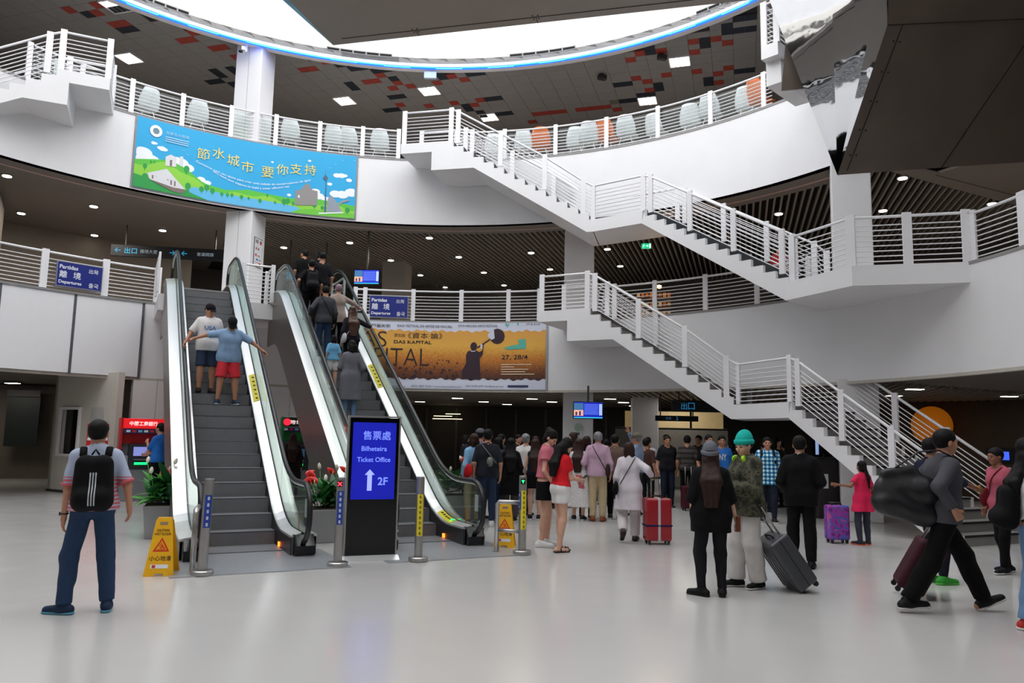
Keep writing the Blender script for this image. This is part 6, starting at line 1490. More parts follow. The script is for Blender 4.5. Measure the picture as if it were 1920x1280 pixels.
        if st in ('long', 'longback'):
            bz = 1.12 if st == 'long' else 1.02
            for s in (-1, 0, 1):
                fh.cone(HD((s * .045, -.055, -.10)), T((s * .075, -.145 * bulk, 1.30)), .05, .05, .04); fh.cone(T((s * .075, -.145 * bulk, 1.30)), T((s * .055, -.15 * bulk, bz)), .046, .022, .04)
            if st == 'long':
                for s in (-1, 1): fh.cone(HD((s * .07, .01, -.08)), T((s * .10, .07, 1.30)), .033, .03, .03); fh.cone(T((s * .10, .07, 1.30)), T((s * .10, .085, 1.18)), .03, .014, .03)
        if st == 'pony': fh.cone(HD((0, -.11, .0)), T((0.02, -.17, 1.36)), .032, .034, .03); fh.cone(T((0.02, -.17, 1.36)), T((.03, -.17, 1.16)), .034, .014, .03)
        if st == 'bun': fh.ell(HD((0, -.10, .075)), (.045, .042, .042), .02, HR)
        # face opening
        F2_ = Fld.__new__(Fld); F2_.lo, F2_.res, F2_.n = fh.lo, fh.res, fh.n; F2_.d = np.full(fh.n, 9.0, np.float32); F2_.ell(HD((0, .115, -.045)), (.066, .085, .092), 0, HR); fh.d = np.maximum(fh.d, -F2_.d)
        if st == 'short': fh.plane(HD((0, 0, -.062)), HR @ np.array([0, .75, -1.0])); fh.plane(HD((0, .03, -.002)), HR @ np.array([0, 1.0, -.85]))
        wr(fh, .0018, 70); child('hair', fh, hm)
    if hat:
        hk, hm_ = hat; fh = Fld(hc - .24, hc + .24, RES[1] if q != 'b' else RES[0])
        if hk == 'beanie':
            fh.ell(HD((0, -.02, .045)), (.095, .112, .105), .02, HR); fh.ell(HD((0, -.05, .11)), (.06, .065, .06), .06, HR); fh.plane(HD((0, 0, .022)), HR @ np.array([0, -.25, -1.0])); ho = child('beanie', fh, hm_)
            MB().tube([tuple(HD((.094 * math.sin(a), -.02 + .110 * math.cos(a), .04 + .022 * math.cos(a)))) for a in np.linspace(0, 2 * PI, 21)[:-1]], .016, 8, closed=True, flat=1.7).build('brim_fold', hm_, ho, smooth=True)
        elif hk == 'cap':
            fh.ell(HD((0, -.016, .045)), (.09, .107, .085), .02, HR); fh.plane(HD((0, 0, .035)), HR @ np.array([0, .05, -1.0])); ho = child('cap', fh, hm_)
            fh = Fld(hc - .24, hc + .24, RES[1]); fh.ell(HD((0, .085, .036)), (.072, .085, .03), .01, HR); fh.plane(HD((0, 0, .032)), HR @ np.array([0, -.15, -1.0])).plane(HD((0, 0, .045)), HR @ np.array([0, .15, 1.0])).plane(HD((0, .04, 0)), HR @ np.array([0, -1.0, 0])); child('visor', fh, hm_, ho)
        elif hk == 'sunhat':
            fh.ell(HD((0, -.016, .055)), (.09, .105, .08), .02, HR); fh.plane(HD((0, 0, .04)), HR @ np.array([0, 0, -1.0])); ho = child('hat_crown', fh, hm_)
            fh = Fld(hc - .24, hc + .24, RES[1]); fh.ell(HD((0, -.01, .042)), (.135, .155, .05), .01, HR); fh.plane(HD((0, 0, .036)), HR @ np.array([0, 0, -1.0])).plane(HD((0, 0, .048)), HR @ np.array([0, 0, 1.0])); child('hat_brim', fh, hm_, ho)
    root.scale = (K, K, K); place(root, loc, rz)
    P.po = po
    return P
def carried(P, name, label, cat, group=None):
    t = thing(name, label, cat, group=group); return t
def settle(P, t): t.scale = (P.K,) * 3; place(t, P.loc, P.rz)
def ray_y(P, x, z, back, off=0.006):
    s = -1 if back else 1
    hit = P.bvh.ray_cast(Vector((x, s * 0.8 + P.po[1], z)), Vector((0, -s, 0)))
    return Vector((x, hit[0].y + s * off, z)) if hit[0] is not None else None
def strap_loop(P, xa, za, xb, zb, w=0.035, sides=('f', 'b')):
    loop = []
    F = [ray_y(P, xa + (xb - xa) * i / 9, za + (zb - za) * i / 9, False) for i in range(10)]; B = [ray_y(P, xa + (xb - xa) * i / 9, za + (zb - za) * i / 9, True) for i in range(10)]
    F = [p for p in F if p is not None]; B = [p for p in B if p is not None]
    pts = F + B[::-1]
    return MB().tube([tuple(p) for p in pts], w / 2, 6, closed=True, flat=0.35) if len(pts) > 6 else MB()
def crossbody(P, label, m, side=1, bagdim=(0.24, 0.08, 0.2), back=True, mstrap=None, za=1.44, zb=1.0, name='shoulder_bag', bz=0.92, bx=0.2, by=-0.03):
    t = carried(P, name, label, 'bag'); s = side
    strap_loop(P, -s * 0.10, za, s * 0.15, zb).build('strap', mstrap or m, t, smooth=True)
    c = (s * bx + P.po[0], by + P.po[1] + (-0.06 if back else 0.06), bz); a, d, hh = bagdim
    f = Fld(np.array(c) - .3, np.array(c) + .3, .012); f.cone((c[0], c[1] - a / 2 + d / 2, c[2]), (c[0], c[1] + a / 2 - d / 2, c[2]), hh / 2, hh / 2, 0, flat=((1, 0, 0), hh / d)); v, fc = f.nets(); link('bag_body', mesh_np('bag_body', [(v, fc)], m), t)
    settle(P, t); return t
def backpack(P, label, m, w=0.30, hgt=0.5, d=0.17, z=1.2, stripe=None, color2=None):
    t = carried(P, 'backpack', label, 'backpack'); y0 = -0.10
    f = Fld(np.array([-.35, -.55, z - .5]) + P.po, np.array([.35, .1, z + .5]) + P.po, .013)
    for a, b_ in (((-w * .28, w * .28), 0),): pass
    by = -.13 - d / 2
    for sx_ in (-1, 1):
        f.cone(P.T((sx_ * w * .22, by, z - hgt * .3)), P.T((sx_ * w * .2, by + .01, z + hgt * .26)), w * .30, w * .27, .06, flat=(P.T((0, 1, 0)) - P.T((0, 0, 0)), w * .58 / d))
    f.cone(P.T((-w * .2, by - d * .35, z - hgt * .25)), P.T((w * .2, by - d * .35, z - hgt * .25)), .085, .085, .05)
    v, fc = f.nets(); link('pack_body', mesh_np('pack_body', [(v, fc)], m), t)
    for s in (-1, 1):
        pts = [tuple(P.T(p)) for p in ((s * .10, -.13, z + hgt * .40), (s * .105, -.06, 1.462), (s * .115, .04, 1.45), (s * .12, .115, 1.36), (s * .135, .12, 1.2), (s * .165, .03, 1.05), (s * .13, -.13, z - hgt * .3))]
        MB().tube(pts, .03, 8, flat=.35).build('shoulder_strap', m, t, smooth=True)
    MB().tube([tuple(P.T(p)) for p in ((-.03, -.15, z + hgt * .42), (0, -.16, z + hgt * .5), (.03, -.15, z + hgt * .42))], .009, 6).build('grab_loop', m, t, smooth=True)
    if stripe:
        for dx in (-.022, 0.0, .022):
            hits = []
            bv = BVHTree.FromPolygons([tuple(x) for x in v], [tuple(x) for x in fc])
            for i in range(9):
                p = P.T((dx, -.6, z - hgt * .38 + hgt * .5 * i / 8)); h_ = bv.ray_cast(Vector(tuple(p)), Vector((0, 1, 0)))
                if h_[0] is not None: hits.append((h_[0].x, h_[0].y - .003, h_[0].z))
            if len(hits) > 2: MB().tube(hits, .006, 6).build('reflective_stripe', stripe, t, smooth=True)
    settle(P, t); return t
def suitcase(label, loc, rz, w, d, hgt, m, tilt=0.0, strap=None, handle=0.0, wheels=True, ribs=0, tag_=None, soft=False, grip_side=0, belt=None, handle_off=0.0):
    t = thing('suitcase', label, 'suitcase'); wh_r = 0.028
    s = MB().box((0, 0, wh_r * 2 + hgt / 2), (w, d, hgt)); sh_ = s.build('shell', m, t, bevel=0.035 if not soft else 0.05); sh_.modifiers['bevel'].segments = 4
    for p in sh_.data.polygons: p.use_smooth = False
    MB().box((0, 0, wh_r * 2 + hgt / 2), (w + .006, .012, hgt - .03)).build('seam', M_BLACK, t, bevel=0.004)
    if ribs:
        for i in range(ribs):
            x = -w / 2 + w * (i + .8) / (ribs + .6)
            for sy in (-1, 1): MB().box((x, sy * d / 2, wh_r * 2 + hgt / 2), (.014, .012, hgt - .1)).build('rib', m, t, bevel=0.004)
    if strap:
        MB().box((0, 0, wh_r * 2 + hgt / 2), (.06, d + .016, hgt + .016)).build('strap', strap, t, bevel=0.03)
    if belt: 
        MB().box((0, 0, wh_r * 2 + hgt * .36), (w + .016, d + .016, .035)).build('belt', belt, t, bevel=0.03)
    for sx_ in (-1, 1):
        for sy in (-1, 1):
            MB().tube([(sx_ * (w / 2 - .05) - .012, sy * (d / 2 - .04), wh_r), (sx_ * (w / 2 - .05) + .012, sy * (d / 2 - .04), wh_r)], wh_r, 14).build('wheel', M_BLACK, t, smooth=False); MB().box((sx_ * (w / 2 - .05), sy * (d / 2 - .04), wh_r * 1.8), (.04, .04, .03)).build('wheel_fork', M_BLACK, t)
    MB().tube([(-.08, 0, wh_r * 2 + hgt), (-.07, 0, wh_r * 2 + hgt + .03), (.07, 0, wh_r * 2 + hgt + .03), (.08, 0, wh_r * 2 + hgt)], .012, 8).build('top_handle', M_BLACK, t, smooth=True)
    if handle:
        for sx_ in (-1, 1): MB().tube([(sx_ * .07, d / 2 - .04 + handle_off, wh_r * 2 + hgt - .02), (sx_ * .07, d / 2 - .04 + handle_off, wh_r * 2 + hgt + handle)], .009, 8).build('telescopic_tube', M_STEEL, t, smooth=True)
        MB().tube([(-.085, d / 2 - .04 + handle_off, wh_r * 2 + hgt + handle), (.085, d / 2 - .04 + handle_off, wh_r * 2 + hgt + handle)], .016, 8).build('grip', M_BLACK, t, smooth=True)
    t.location = loc; t.rotation_mode = 'ZYX' if False else 'XYZ'; t.rotation_euler = (tilt, 0, rz); return t
# ================================================================== the people in the hall
GREY = cloth('#6b6e75'); CHAR = cloth('#3c3d42'); RED = cloth('#d3202a'); PINK = cloth('#d98a9a'); KHAKI = cloth('#b9a684'); BEIGE = cloth('#b8a69a'); LBLUE = cloth('#8fb3d6'); SKY = cloth('#2f6fc0'); SUIT = cloth('#09090c', 'suit_black', 0.8)
# --- man with the black backpack on the left
P = person('man seen from behind in a grey and pink striped shirt with a black backpack', (-3.62, 7.0, 0), -24, 1.665, 'f', 'm', yaw=6, feet=((-.24, .0, 0), (.10, .02, 0)), fyaw=(-62, 4), hands=((-.30, .02, .83), (.22, .10, .9)), top=(pattern('striped_tee', stripes('#c8636a', 0, 1.2, .034, '#aab4cc')), {'t': .017, 'cuff': cloth('#c8636a')}), bottom=('trousers', JEANS, {'wide': .012}), shoe='#20304a', sole='#5fa0b8', hair=('short', 'black'), lean=2, side=-1)
backpack(P, 'large black backpack with reflective stripes worn by the man on the left', cloth('#0a0a0d', 'pack_black'), .33, .56, .17, 1.16, cloth('#b9bcc0', 'reflective'))
w = thing('watch', 'black wristwatch on the left wrist of the man with the backpack', 'watch')
MB().tube([tuple(P.wri[0] + np.array([.031 * math.cos(a), .031 * math.sin(a), .03])) for a in np.linspace(0, 2 * PI, 13)[:-1]], .008, 6, closed=True).build('band', M_BLACK, w, smooth=True); MB().box(tuple(P.wri[0] + np.array([-.034, 0, .03])), (.01, .03, .03)).build('case', M_BLACKG, w); settle(P, w)
# --- two men on the left escalator
FD = 153
yb = EY0 + 9.62 * GO; zb = estep(yb)
Pb = person('man in a light blue shirt and red shorts looking down on the left escalator', (*eworld(E1, 0.08, yb - .02)[:2], zb), FD, 1.57, 'f', 'm', lean=15, pitch=48, feet=((-.16, .03, 0), (.16, .03, 0)), handw=(eworld(E1, .66, yb - .12, zb + .98), eworld(E1, -.62, yb + .12, zb + 1.13)), grip=(.9, .9), top=(cloth('#8aa9cc'), {'t': .022, 'hem': .84, 'sleeve': .46}), bottom=('shorts', cloth('#c8323c'), {'len': .92, 'wide': .02}), shoe='#22304c', sole='#dfe3e8', bulk=1.16, hat=('cap', cloth('#191a1e')), poles=((-.6, -.6, .3), (.6, -.6, .3)))
yb = EY0 + 10.55 * GO; zb = estep(yb)
Pa = person('man in a white lettered shirt, black cap and denim shorts on the left escalator', (*eworld(E1, -0.24, yb)[:2], zb), FD, 1.60, 'f', 'm', lean=4, pitch=22, yaw=-28, feet=((-.10, .0, 0), (.13, .03, 0)), handw=(None, eworld(E1, -.64, yb - .15, zb + .88)), grip=(.4, 1.0), top=(WHT, {'t': .022, 'hem': .82, 'sleeve': .46}), bottom=('shorts', cloth('#2c3a50'), {'len': .95, 'wide': .02}), shoe='#2a211c', sole='#1a1614', bulk=1.08, hat=('cap', cloth('#17171b')))
v, fc = text_fit('USA', .21, .075, 'c', .02); vs = []
for p in v:
    q_ = ray_y(Pa, -(p[0]) + .0, 1.235 + p[1], False, .005); vs.append(q_ if q_ is not None else Vector((-p[0], .14, 1.235 + p[1])))
MB().add(vs, fc).build('lettering', cloth('#4a78b4'), Pa.root).matrix_parent_inverse = Matrix()
hd = Pa.root.children[-1]
# --- riders on the right escalator, from the lowest up
FU = -27
def rider(label, x, y, **k):
    return person(label, (*eworld(E2, x, y)[:2], estep(y)), k.pop('face', FU), **k)
yy = 3.25
R1 = rider('woman in a long grey cardigan holding a phone on the right escalator', -.22, yy, h=1.5, q='m', sex='f', hair=('bob', 'black'), pitch=18, yaw=-20, top=(cloth('#6f7078'), {'hem': .42, 'sleeve': 1, 'flare': .03, 't': .02}), bottom=('trousers', JEANSL, {}), shoe='#7f8590', hands=((-.12, .30, 1.12), (.22, .12, .95)), grip=(.9, .4))
ph = thing('phone', 'phone held by the woman in the grey cardigan', 'phone'); c = R1.wri[0] + np.array([.03, .09, .03]); MB().box(tuple(c), (.07, .012, .14), M=Matrix.Rotation(-.7, 3, 'X')).build('phone_body', M_BLACKG, ph, bevel=.004); settle(R1, ph)
R2 = rider('child in a light blue top beside the woman in the grey cardigan', -.40, 3.95, h=1.05, q='m', sex='f', hair=('bob', 'black'), top=(cloth('#6fb0d8'), {'t': .015}), bottom=('shorts', WHT, {}), shoe='#d8d8dc')
yy = 4.32
R3 = rider('woman with long brown hair in a dark top holding the right handrail', .05, yy, h=1.52, q='m', sex='f', hair=('longback', 'auburn'), top=(cloth('#22222a'), {'sleeve': .85}), bottom=('trousers', BLK, {}), shoe='#222222', handw=(None, eworld(E2, .66, yy + .35, estep(yy) + 1.12)), grip=(.4, 1.0), poles=(None, (.8, -.5, -.3)))
crossbody(R3, 'white shoulder bag of the brown haired woman on the escalator', cloth('#c9c9cc'), -1, (.24, .08, .22), mstrap=cloth('#d0d0d2'), bz=.95)
yy = 5.0
R4 = rider('man in a dark grey shirt and jeans with a crossbody bag on the escalator', -.36, yy, h=1.6, q='m', sex='m', hair=('short', 'black'), pitch=10, top=(cloth('#45464c'), {'sleeve': 1, 'hem': .86}), bottom=('trousers', JEANS, {}), shoe='#d0d0d0', handw=(eworld(E2, -.64, yy + .1, estep(yy) + .98), None))
crossbody(R4, 'black crossbody bag of the man in the dark grey shirt', BLK, 1, (.22, .08, .2), bz=.95)
yy = 5.42
R5 = rider('person with short mauve hair in a beige top on the right escalator', .02, yy, h=1.54, q='m', sex='f', hair=('short', 'mauve'), top=(cloth('#ab9a90'), {'sleeve': .9, 'hem': .78, 'flare': .02, 't': .02}), bottom=('trousers', BLK, {}), shoe='#222222', handw=(None, eworld(E2, .66, yy + .25, estep(yy) + 1.08)), grip=(.4, 1))
yy = 6.4
R6 = rider('man in a black shirt with a black backpack on the right escalator', -.38, yy, h=1.62, q='m', sex='m', hair=('short', 'black'), top=(BLK, {}), bottom=('trousers', BLK, {}), handw=(eworld(E2, -.64, yy + .1, estep(yy) + 1.0), None))
backpack(R6, 'black backpack on the man in black on the right escalator', cloth('#1c1c20', 'pack_black2'), .29, .46, .14, 1.18)
R7 = rider('person in black ahead of the mauve haired rider', -.12, 6.5, h=1.64, q='b', sex='m', hair=('short', 'black'), top=(cloth('#18181c'), {}), bottom=('trousers', BLK, {}))
R8 = rider('tall man in a black shirt with a strap at the top of the right escalator', .02, 9.25, h=1.68, q='m', sex='m', hair=('short', 'black'), yaw=-35, top=(BLK, {}), bottom=('trousers', BLK, {}))
R9 = rider('person in black with tied hair at the top of the right escalator', .36, 8.9, h=1.62, q='m', sex='f', hair=('bun', 'black'), top=(BLK, {}), bottom=('trousers', BLK, {}))
# --- by the cash machines
person('man in a bright blue polo by the red cash machine', (-7.62, 16.95, 0), -75, 1.72, 'm', 'm', top=(cloth('#2a6cc0'), {'hem': .88, 'collar': cloth('#2a6cc0')}), bottom=('trousers', BLK, {}), hair=('short', 'black'), hands=((-.05, .28, 1.30), (.05, .30, 1.05)), grip=(.8, .5))
person('dark figure standing at the green cash machine', (-4.95, 17.75, 0), -15, 1.56, 'm', 'f', top=(cloth('#1b1412'), {'sleeve': 1, 'hem': .5, 'flare': .03}), bottom=('trousers', BLK, {}), hair=('longback', 'brown'))
# --- queue in the middle
c1 = person('person in a light blue top with a red bag at the left of the queue', (-0.66, 14.2, 0), -35, 1.62, 'm', 'f', top=(cloth('#86b4d8'), {'sleeve': .9, 'hem': .8, 't': .02}), bottom=('trousers', KHAKI, {}), hair=('bob', 'brown'), shoe='#303038')
crossbody(c1, 'red bag of the person in light blue', cloth('#c81e28'), -1, (.2, .1, .26), bz=1.02, mstrap=cloth('#c81e28'))
person('person in a grey cap and patterned shirt behind the sling bag man', (-0.58, 15.1, 0), 30, 1.72, 'm', 'm', top=(pattern('print_shirt', camo(['#6f6470', '#8a7f8a', '#54505c', '#9a8f94'], 26)), {}), bottom=('trousers', CHAR, {}), hat=('cap', cloth('#5c5f64')))
c2 = person('man in a dark shirt with a grey sling bag seen from behind', (-0.40, 14.0, 0), -5, 1.70, 'm', 'm', top=(cloth('#23262e'), {'hem': .86}), bottom=('trousers', cloth('#26324a'), {}), hair=('short', 'black'), shoe='#c8c8c8', bulk=1.06)
crossbody(c2, 'grey green sling bag across the back of the man in the dark shirt', cloth('#72766f'), 1, (.36, .1, .17), bz=1.14, bx=.03, by=-.13, za=1.43, zb=1.12, mstrap=cloth('#8c8f88'))
person('woman with orange hair clip in the queue', (-0.22, 15.0, 0), 40, 1.56, 'b', 'f', top=(CHAR, {}), hair=('bob', 'black'))
person('woman in a long black dress in the queue', (0.02, 14.85, 0), 0, 1.55, 'm', 'f', top=(BLK, {'sleeve': .9, 'hem': .55, 'flare': .03}), bottom=('trousers', cloth('#4a4542'), {'wide': .02}), hair=('longback', 'black'))
person('grey haired person in a white top behind the woman in black', (0.32, 15.9, 0), 20, 1.64, 'm', 'm', top=(WHT, {'sleeve': .9}), bottom=('trousers', BLK, {}), hair=('short', 'grey'))
person('woman in a navy sleeveless top and short black skirt in the queue', (0.50, 15.3, 0), 5, 1.54, 'm', 'f', top=(NAVY, {'sleeve': 0, 'hem': .95}), bottom=('skirt', BLK, {'hem': .66, 'flare': .02}), hair=('longback', 'brown'), shoe='#17171a', sole='#e6e6e6')
p = person('tall woman with a choker in a pink puff sleeve blouse and black shorts', (0.53, 11.6, 0), 95, 1.70, 'f', 'f', pitch=32, yaw=20, lean=5, top=(cloth('#c8707e'), {'sleeve': .22, 't': .03, 'puff': .02, 'hem': 1.0}), bottom=('skirt', BLK, {'hem': .68, 'flare': .015}), hair=('bun', 'black'), shoe='#e2e2e2', hands=((-.14, .26, 1.02), (.2, .14, .9)), feet=((-.08, .03, 0), (.08, -.04, 0)))
ck = thing('choker', 'black choker round the neck of the woman in the pink blouse', 'necklace'); MB().tube([tuple(p.T((.052 * math.sin(a), .0 + .054 * math.cos(a), 1.475 - .012 * math.cos(a)))) for a in np.linspace(0, 2 * PI, 17)[:-1]], .006, 6, closed=True).build('band', M_BLACK, ck, smooth=True); settle(p, ck)
rg = person('young woman in a red top and white shorts looking at her phone', (0.72, 11.12, 0), 65, 1.585, 'f', 'f', skin='f', pitch=36, yaw=12, lean=7, top=(RED, {'sleeve': .3, 'hem': .98, 't': .012}), bottom=('shorts', WHT, {'len': .42, 'wide': .025, 't': .012}), hair=('long', 'black'), hands=((-.10, .33, 1.08), (.06, .34, 1.06)), grip=(1.0, 1.0), feet=((-.07, .05, 0), (.08, -.05, 0)), bare=True, bulk=1.05)
ph = thing('phone', 'phone in a pink case held by the woman in the red top', 'phone'); c = (rg.wri[0] + rg.wri[1]) / 2 + np.array([0, .09, .02]); MB().box(tuple(c), (.075, .014, .15), M=Matrix.Rotation(-.9, 3, 'X')).build('phone_body', M_BLACKG, ph, bevel=.004); settle(rg, ph)
nb = thing('notebook', 'pink folder held by the woman in the red top', 'folder'); c = rg.wri[0] + np.array([-.02, .10, -.05]); MB().box(tuple(c), (.17, .02, .22), M=Matrix.Rotation(.3, 3, 'X')).build('cover', cloth('#e08890'), nb, bevel=.004); settle(rg, nb)
for i in (0, 1):
    c = rg.ank[i]; t = rg.root
    fs = MB().box((c[0], c[1] + .045, .012), (.09, .25, .024)).build('sandal_sole', M_BLACK, t, bevel=.01); fs.matrix_parent_inverse = Matrix()
    for dy, zz in ((.02, .075), (.09, .058), (.13, .048)):
        o = MB().tube([(c[0] - .045, c[1] + dy, .02), (c[0] - .03, c[1] + dy, zz), (c[0] + .03, c[1] + dy, zz), (c[0] + .045, c[1] + dy, .02)], .009, 6).build('sandal_strap', M_BLACK, t, smooth=True); o.matrix_parent_inverse = Matrix()
wd_ = person('woman in a long white lace dress with a crossbody strap in the queue', (1.36, 15.35, 0), 15, 1.56, 'm', 'f', top=(pattern('lace', camo(['#d9d7d4', '#c2c0bf', '#e6e4e2', '#cfcdcb'], 40)), {'sleeve': .3, 'hem': .28, 'flare': .05}), bottom=('none', BLK, {}), hair=('longback', 'brown'), shoe='#1a1a1c', sole='#dddddd')
crossbody(wd_, 'small black bag of the woman in the white lace dress', BLK, -1, (.2, .07, .16), bz=.98)
person('woman in a long black cardigan beside the pink shirted man', (1.55, 15.75, 0), 10, 1.62, 'm', 'f', top=(BLK, {'sleeve': 1, 'hem': .35, 'flare': .03}), bottom=('trousers', BLK, {}), hair=('bob', 'brown'))
ps_ = person('grey haired man in a pink shirt and khaki trousers seen from behind', (1.72, 15.2, 0), 10, 1.70, 'm', 'm', top=(cloth('#c3a2b8'), {'sleeve': .8, 'hem': .86, 't': .02}), bottom=('trousers', KHAKI, {'wide': .012}), hair=('short', 'grey'), shoe='#8a4a2a', sole='#5a3420', bulk=1.05, hands=((-.18, .16, 1.1), None))
crossbody(ps_, 'dark brown bag slung on the man in the pink shirt', cloth('#33241f'), 1, (.3, .09, .26), bz=.98)
person('man in a brown shirt beside the man in pink', (2.12, 15.7, 0), 15, 1.66, 'm', 'm', top=(cloth('#6f5a50'), {'hem': .86}), bottom=('trousers', BLK, {}), hair=('short', 'black'))
person('man in a sun hat raising his hand above the queue', (2.66, 16.3, 0), -60, 1.70, 'm', 'm', top=(cloth('#7f90ac'), {'sleeve': 1}), bottom=('trousers', CHAR, {}), hair=('short', 'grey'), hat=('sunhat', cloth('#6c6656')), hands=(None, (.24, .26, 1.72)), grip=(.4, .05), poles=(None, (.8, .3, -.6)))
wl = person('woman in a long white tunic and trousers pulling a red suitcase', (1.90, 12.35, 0), 12, 1.53, 'f', 'f', top=(cloth('#d5cfd6'), {'sleeve': .95, 'hem': .56, 'flare': .03, 't': .022}), bottom=('trousers', cloth('#d2cdcc'), {'wide': .03}), hair=('bob', 'brown'), shoe='#4a3c36', sole='#2a2220', feet=((-.10, -.24, .02), (.09, .10, 0)), fpitch=(-35, 0), handw=(None, (2.23, 12.22, 1.02)), grip=(.4, 1.1), bulk=1.08)
crossbody(wl, 'black shoulder bag of the woman in white', BLK, -1, (.3, .09, .24), bz=.92, bx=.22)
suitcase('red hard shell suitcase with a silver strap pulled by the woman in white', (2.29, 12.12, 0), R_(5), .40, .26, .64, mat('case_red', '#9a1420', 0.25, var=0.04, coat=0.4), strap=cloth('#b9b9c0'), handle=.30, belt=cloth('#16204a'), handle_off=.0)
# --- right of the centre
person('young man in a black shirt facing the camera behind the grey beanie woman', (4.40, 17.2, 0), 165, 1.70, 'm', 'm', top=(BLK, {'hem': .84}), bottom=('trousers', JEANS, {}), hair=('short', 'black'))
bh = person('young man in a bright blue lettered hoodie behind the teal beanie woman', (4.74, 17.4, 0), 185, 1.68, 'm', 'm', top=(cloth('#2f72c4'), {'sleeve': .45, 'hem': .86}), bottom=('trousers', JEANSL, {}), hair=('short', 'black'))
v, fc = text_fit('NY', .16, .14, 'c', .02); vs = []
for pt in v: q_ = ray_y(bh, -pt[0], 1.24 + pt[1], False, .005); vs.append(q_ if q_ is not None else Vector((-pt[0], .14, 1.24 + pt[1])))
MB().add(vs, fc).build('lettering', WHT, bh.root).matrix_parent_inverse = Matrix()
gb = person('woman in a grey beanie and black clothes with long brown hair seen from behind', (2.13, 8.22, 0), 12, 1.53, 'f', 'f', top=(BLK, {'sleeve': .5, 'hem': .72, 't': .03, 'neck': -.01}), bottom=('trousers', cloth('#1a1a1e'), {}), hair=('longback', 'brown'), hat=('beanie', cloth('#6d6f78')), shoe='#141416', sole='#1c1c1e', feet=((-.13, -.03, 0), (.10, .02, 0)), fyaw=(-60, 2), hands=(None, (.27, .10, .86)), bulk=1.1, lean=2)
t = thing('handbag', 'brown leather clutch bag held by the woman in the grey beanie', 'bag'); c = gb.wri[1] + np.array([.02, .08, -.08]); MB().extr([(c[0] - .02, c[1] - .17, c[2] - .06), (c[0] - .02, c[1] + .2, c[2] - .1), (c[0] - .02, c[1] + .17, c[2] - .02), (c[0] - .02, c[1] - .15, c[2] + .12)], (.05, 0, 0)).build('bag_body', cloth('#6a3a24', rough=.5), t, bevel=.012); settle(gb, t)
tb = person('woman in a teal beanie and camouflage jacket with wide white trousers', (2.66, 8.72, 0), -112, 1.65, 'f', 'f', pitch=14, yaw=-10, top=(pattern('camouflage', camo(['#23241d', '#3a3b2c', '#55523e', '#2d2a22'], 13)), {'sleeve': 1, 'hem': .80, 't': .045, 'name': 'jacket', 'collar': pattern('camouflage', None)}), bottom=('trousers', cloth('#cfcac6'), {'wide': .04, 't': .012, 'end': .99}), hair=('short', 'black'), hat=('beanie', cloth('#1fb0a4')), shoe='#1a1a1c', sole='#d8d4d2', hands=((-.02, .24, 1.12), (-.05, .28, 1.08)), feet=((-.09, -.05, 0), (.10, .10, 0)), poles=((-.6, -.2, -1), (.6, -.2, -1)))
hp_ = thing('headphones', 'lime green headphones round the neck of the woman in the teal beanie', 'headphones')
MB().tube([tuple(tb.T((.085 * math.sin(a), -.02 + .09 * math.cos(a), 1.475))) for a in np.linspace(.7, 2 * PI - .7, 14)], .01, 8).build('band', M_BLACK, hp_, smooth=True)
for s in (-1, 1):
    c = tb.T((s * .075, .075, 1.44)); o = MB().lathe([(0, -.018), (.04, -.018), (.045, 0), (.04, .018), (0, .018)], 18).build('ear_cup', mat('lime_green', '#a4e01c', 0.4), hp_, smooth=False); o.location = tuple(c); o.rotation_euler = (.4, s * 1.2, 0)
settle(tb, hp_)
t_ = 0.62
suitcase('grey ribbed suitcase tilted on its wheels behind the teal beanie woman', (3.22, 8.62, .028), R_(-82), .40, .25, .60, mat('case_grey', '#4a4b50', 0.35, 0.2, var=0.05), tilt=t_, ribs=5, handle=.36)
pm = person('man in a blue and white plaid shirt walking towards the camera', (5.16, 15.6, 0), 192, 1.66, 'm', 'm', top=(pattern('plaid_shirt', plaid), {'sleeve': .45, 'hem': .76, 't': .022, 'collar': pattern('plaid_shirt', plaid)}), bottom=('trousers', cloth('#1d2230'), {}), hair=('short', 'black'), shoe='#26201e', bulk=1.14, feet=((-.10, .12, 0), (.10, -.1, 0)))
backpack(pm, 'dark backpack straps on the man in the plaid shirt', cloth('#1c1e26', 'pack_navy'), .27, .42, .13, 1.2)
su = person('man in a black suit seen from behind under the staircase', (3.78, 10.15, 0), 18, 1.66, 'f', 'm', top=(SUIT, {'sleeve': 1, 'hem': .80, 't': .024, 'name': 'jacket', 'collar': cloth('#e6e2de')}), bottom=('trousers', SUIT, {'wide': .014}), hair=('short', 'black'), shoe='#0e0e10', sole='#0c0c0c', hands=((-.20, .16, .98), (.20, .16, .98)), feet=((-.11, .03, 0), (.11, -.05, 0)), bulk=1.05)
kd = person('girl in a bright pink dress with a braid reaching out one arm', (5.62, 12.45, 0), -15, 1.30, 'f', 'f', skin='d', top=(cloth('#e02a58'), {'sleeve': .32, 'hem': .68, 'flare': .03, 't': .016}), bottom=('trousers', cloth('#3a3c48'), {}), hair=('pony', 'black'), shoe='#2a2c34', sole='#e0602a', hands=((-.52, .10, 1.22), None), feet=((-.08, .02, 0), (.14, .05, 0)), fyaw=(-30, 25), poles=((-.2, -.6, -.6), None))
suitcase('small purple printed suitcase beside the girl in pink', (5.28, 12.65, 0), R_(4), .34, .22, .54, pattern('case_print', camo(['#6a2a86', '#9a3a9e', '#4a5fb8', '#c04a8a'], 9)), handle=0.03)
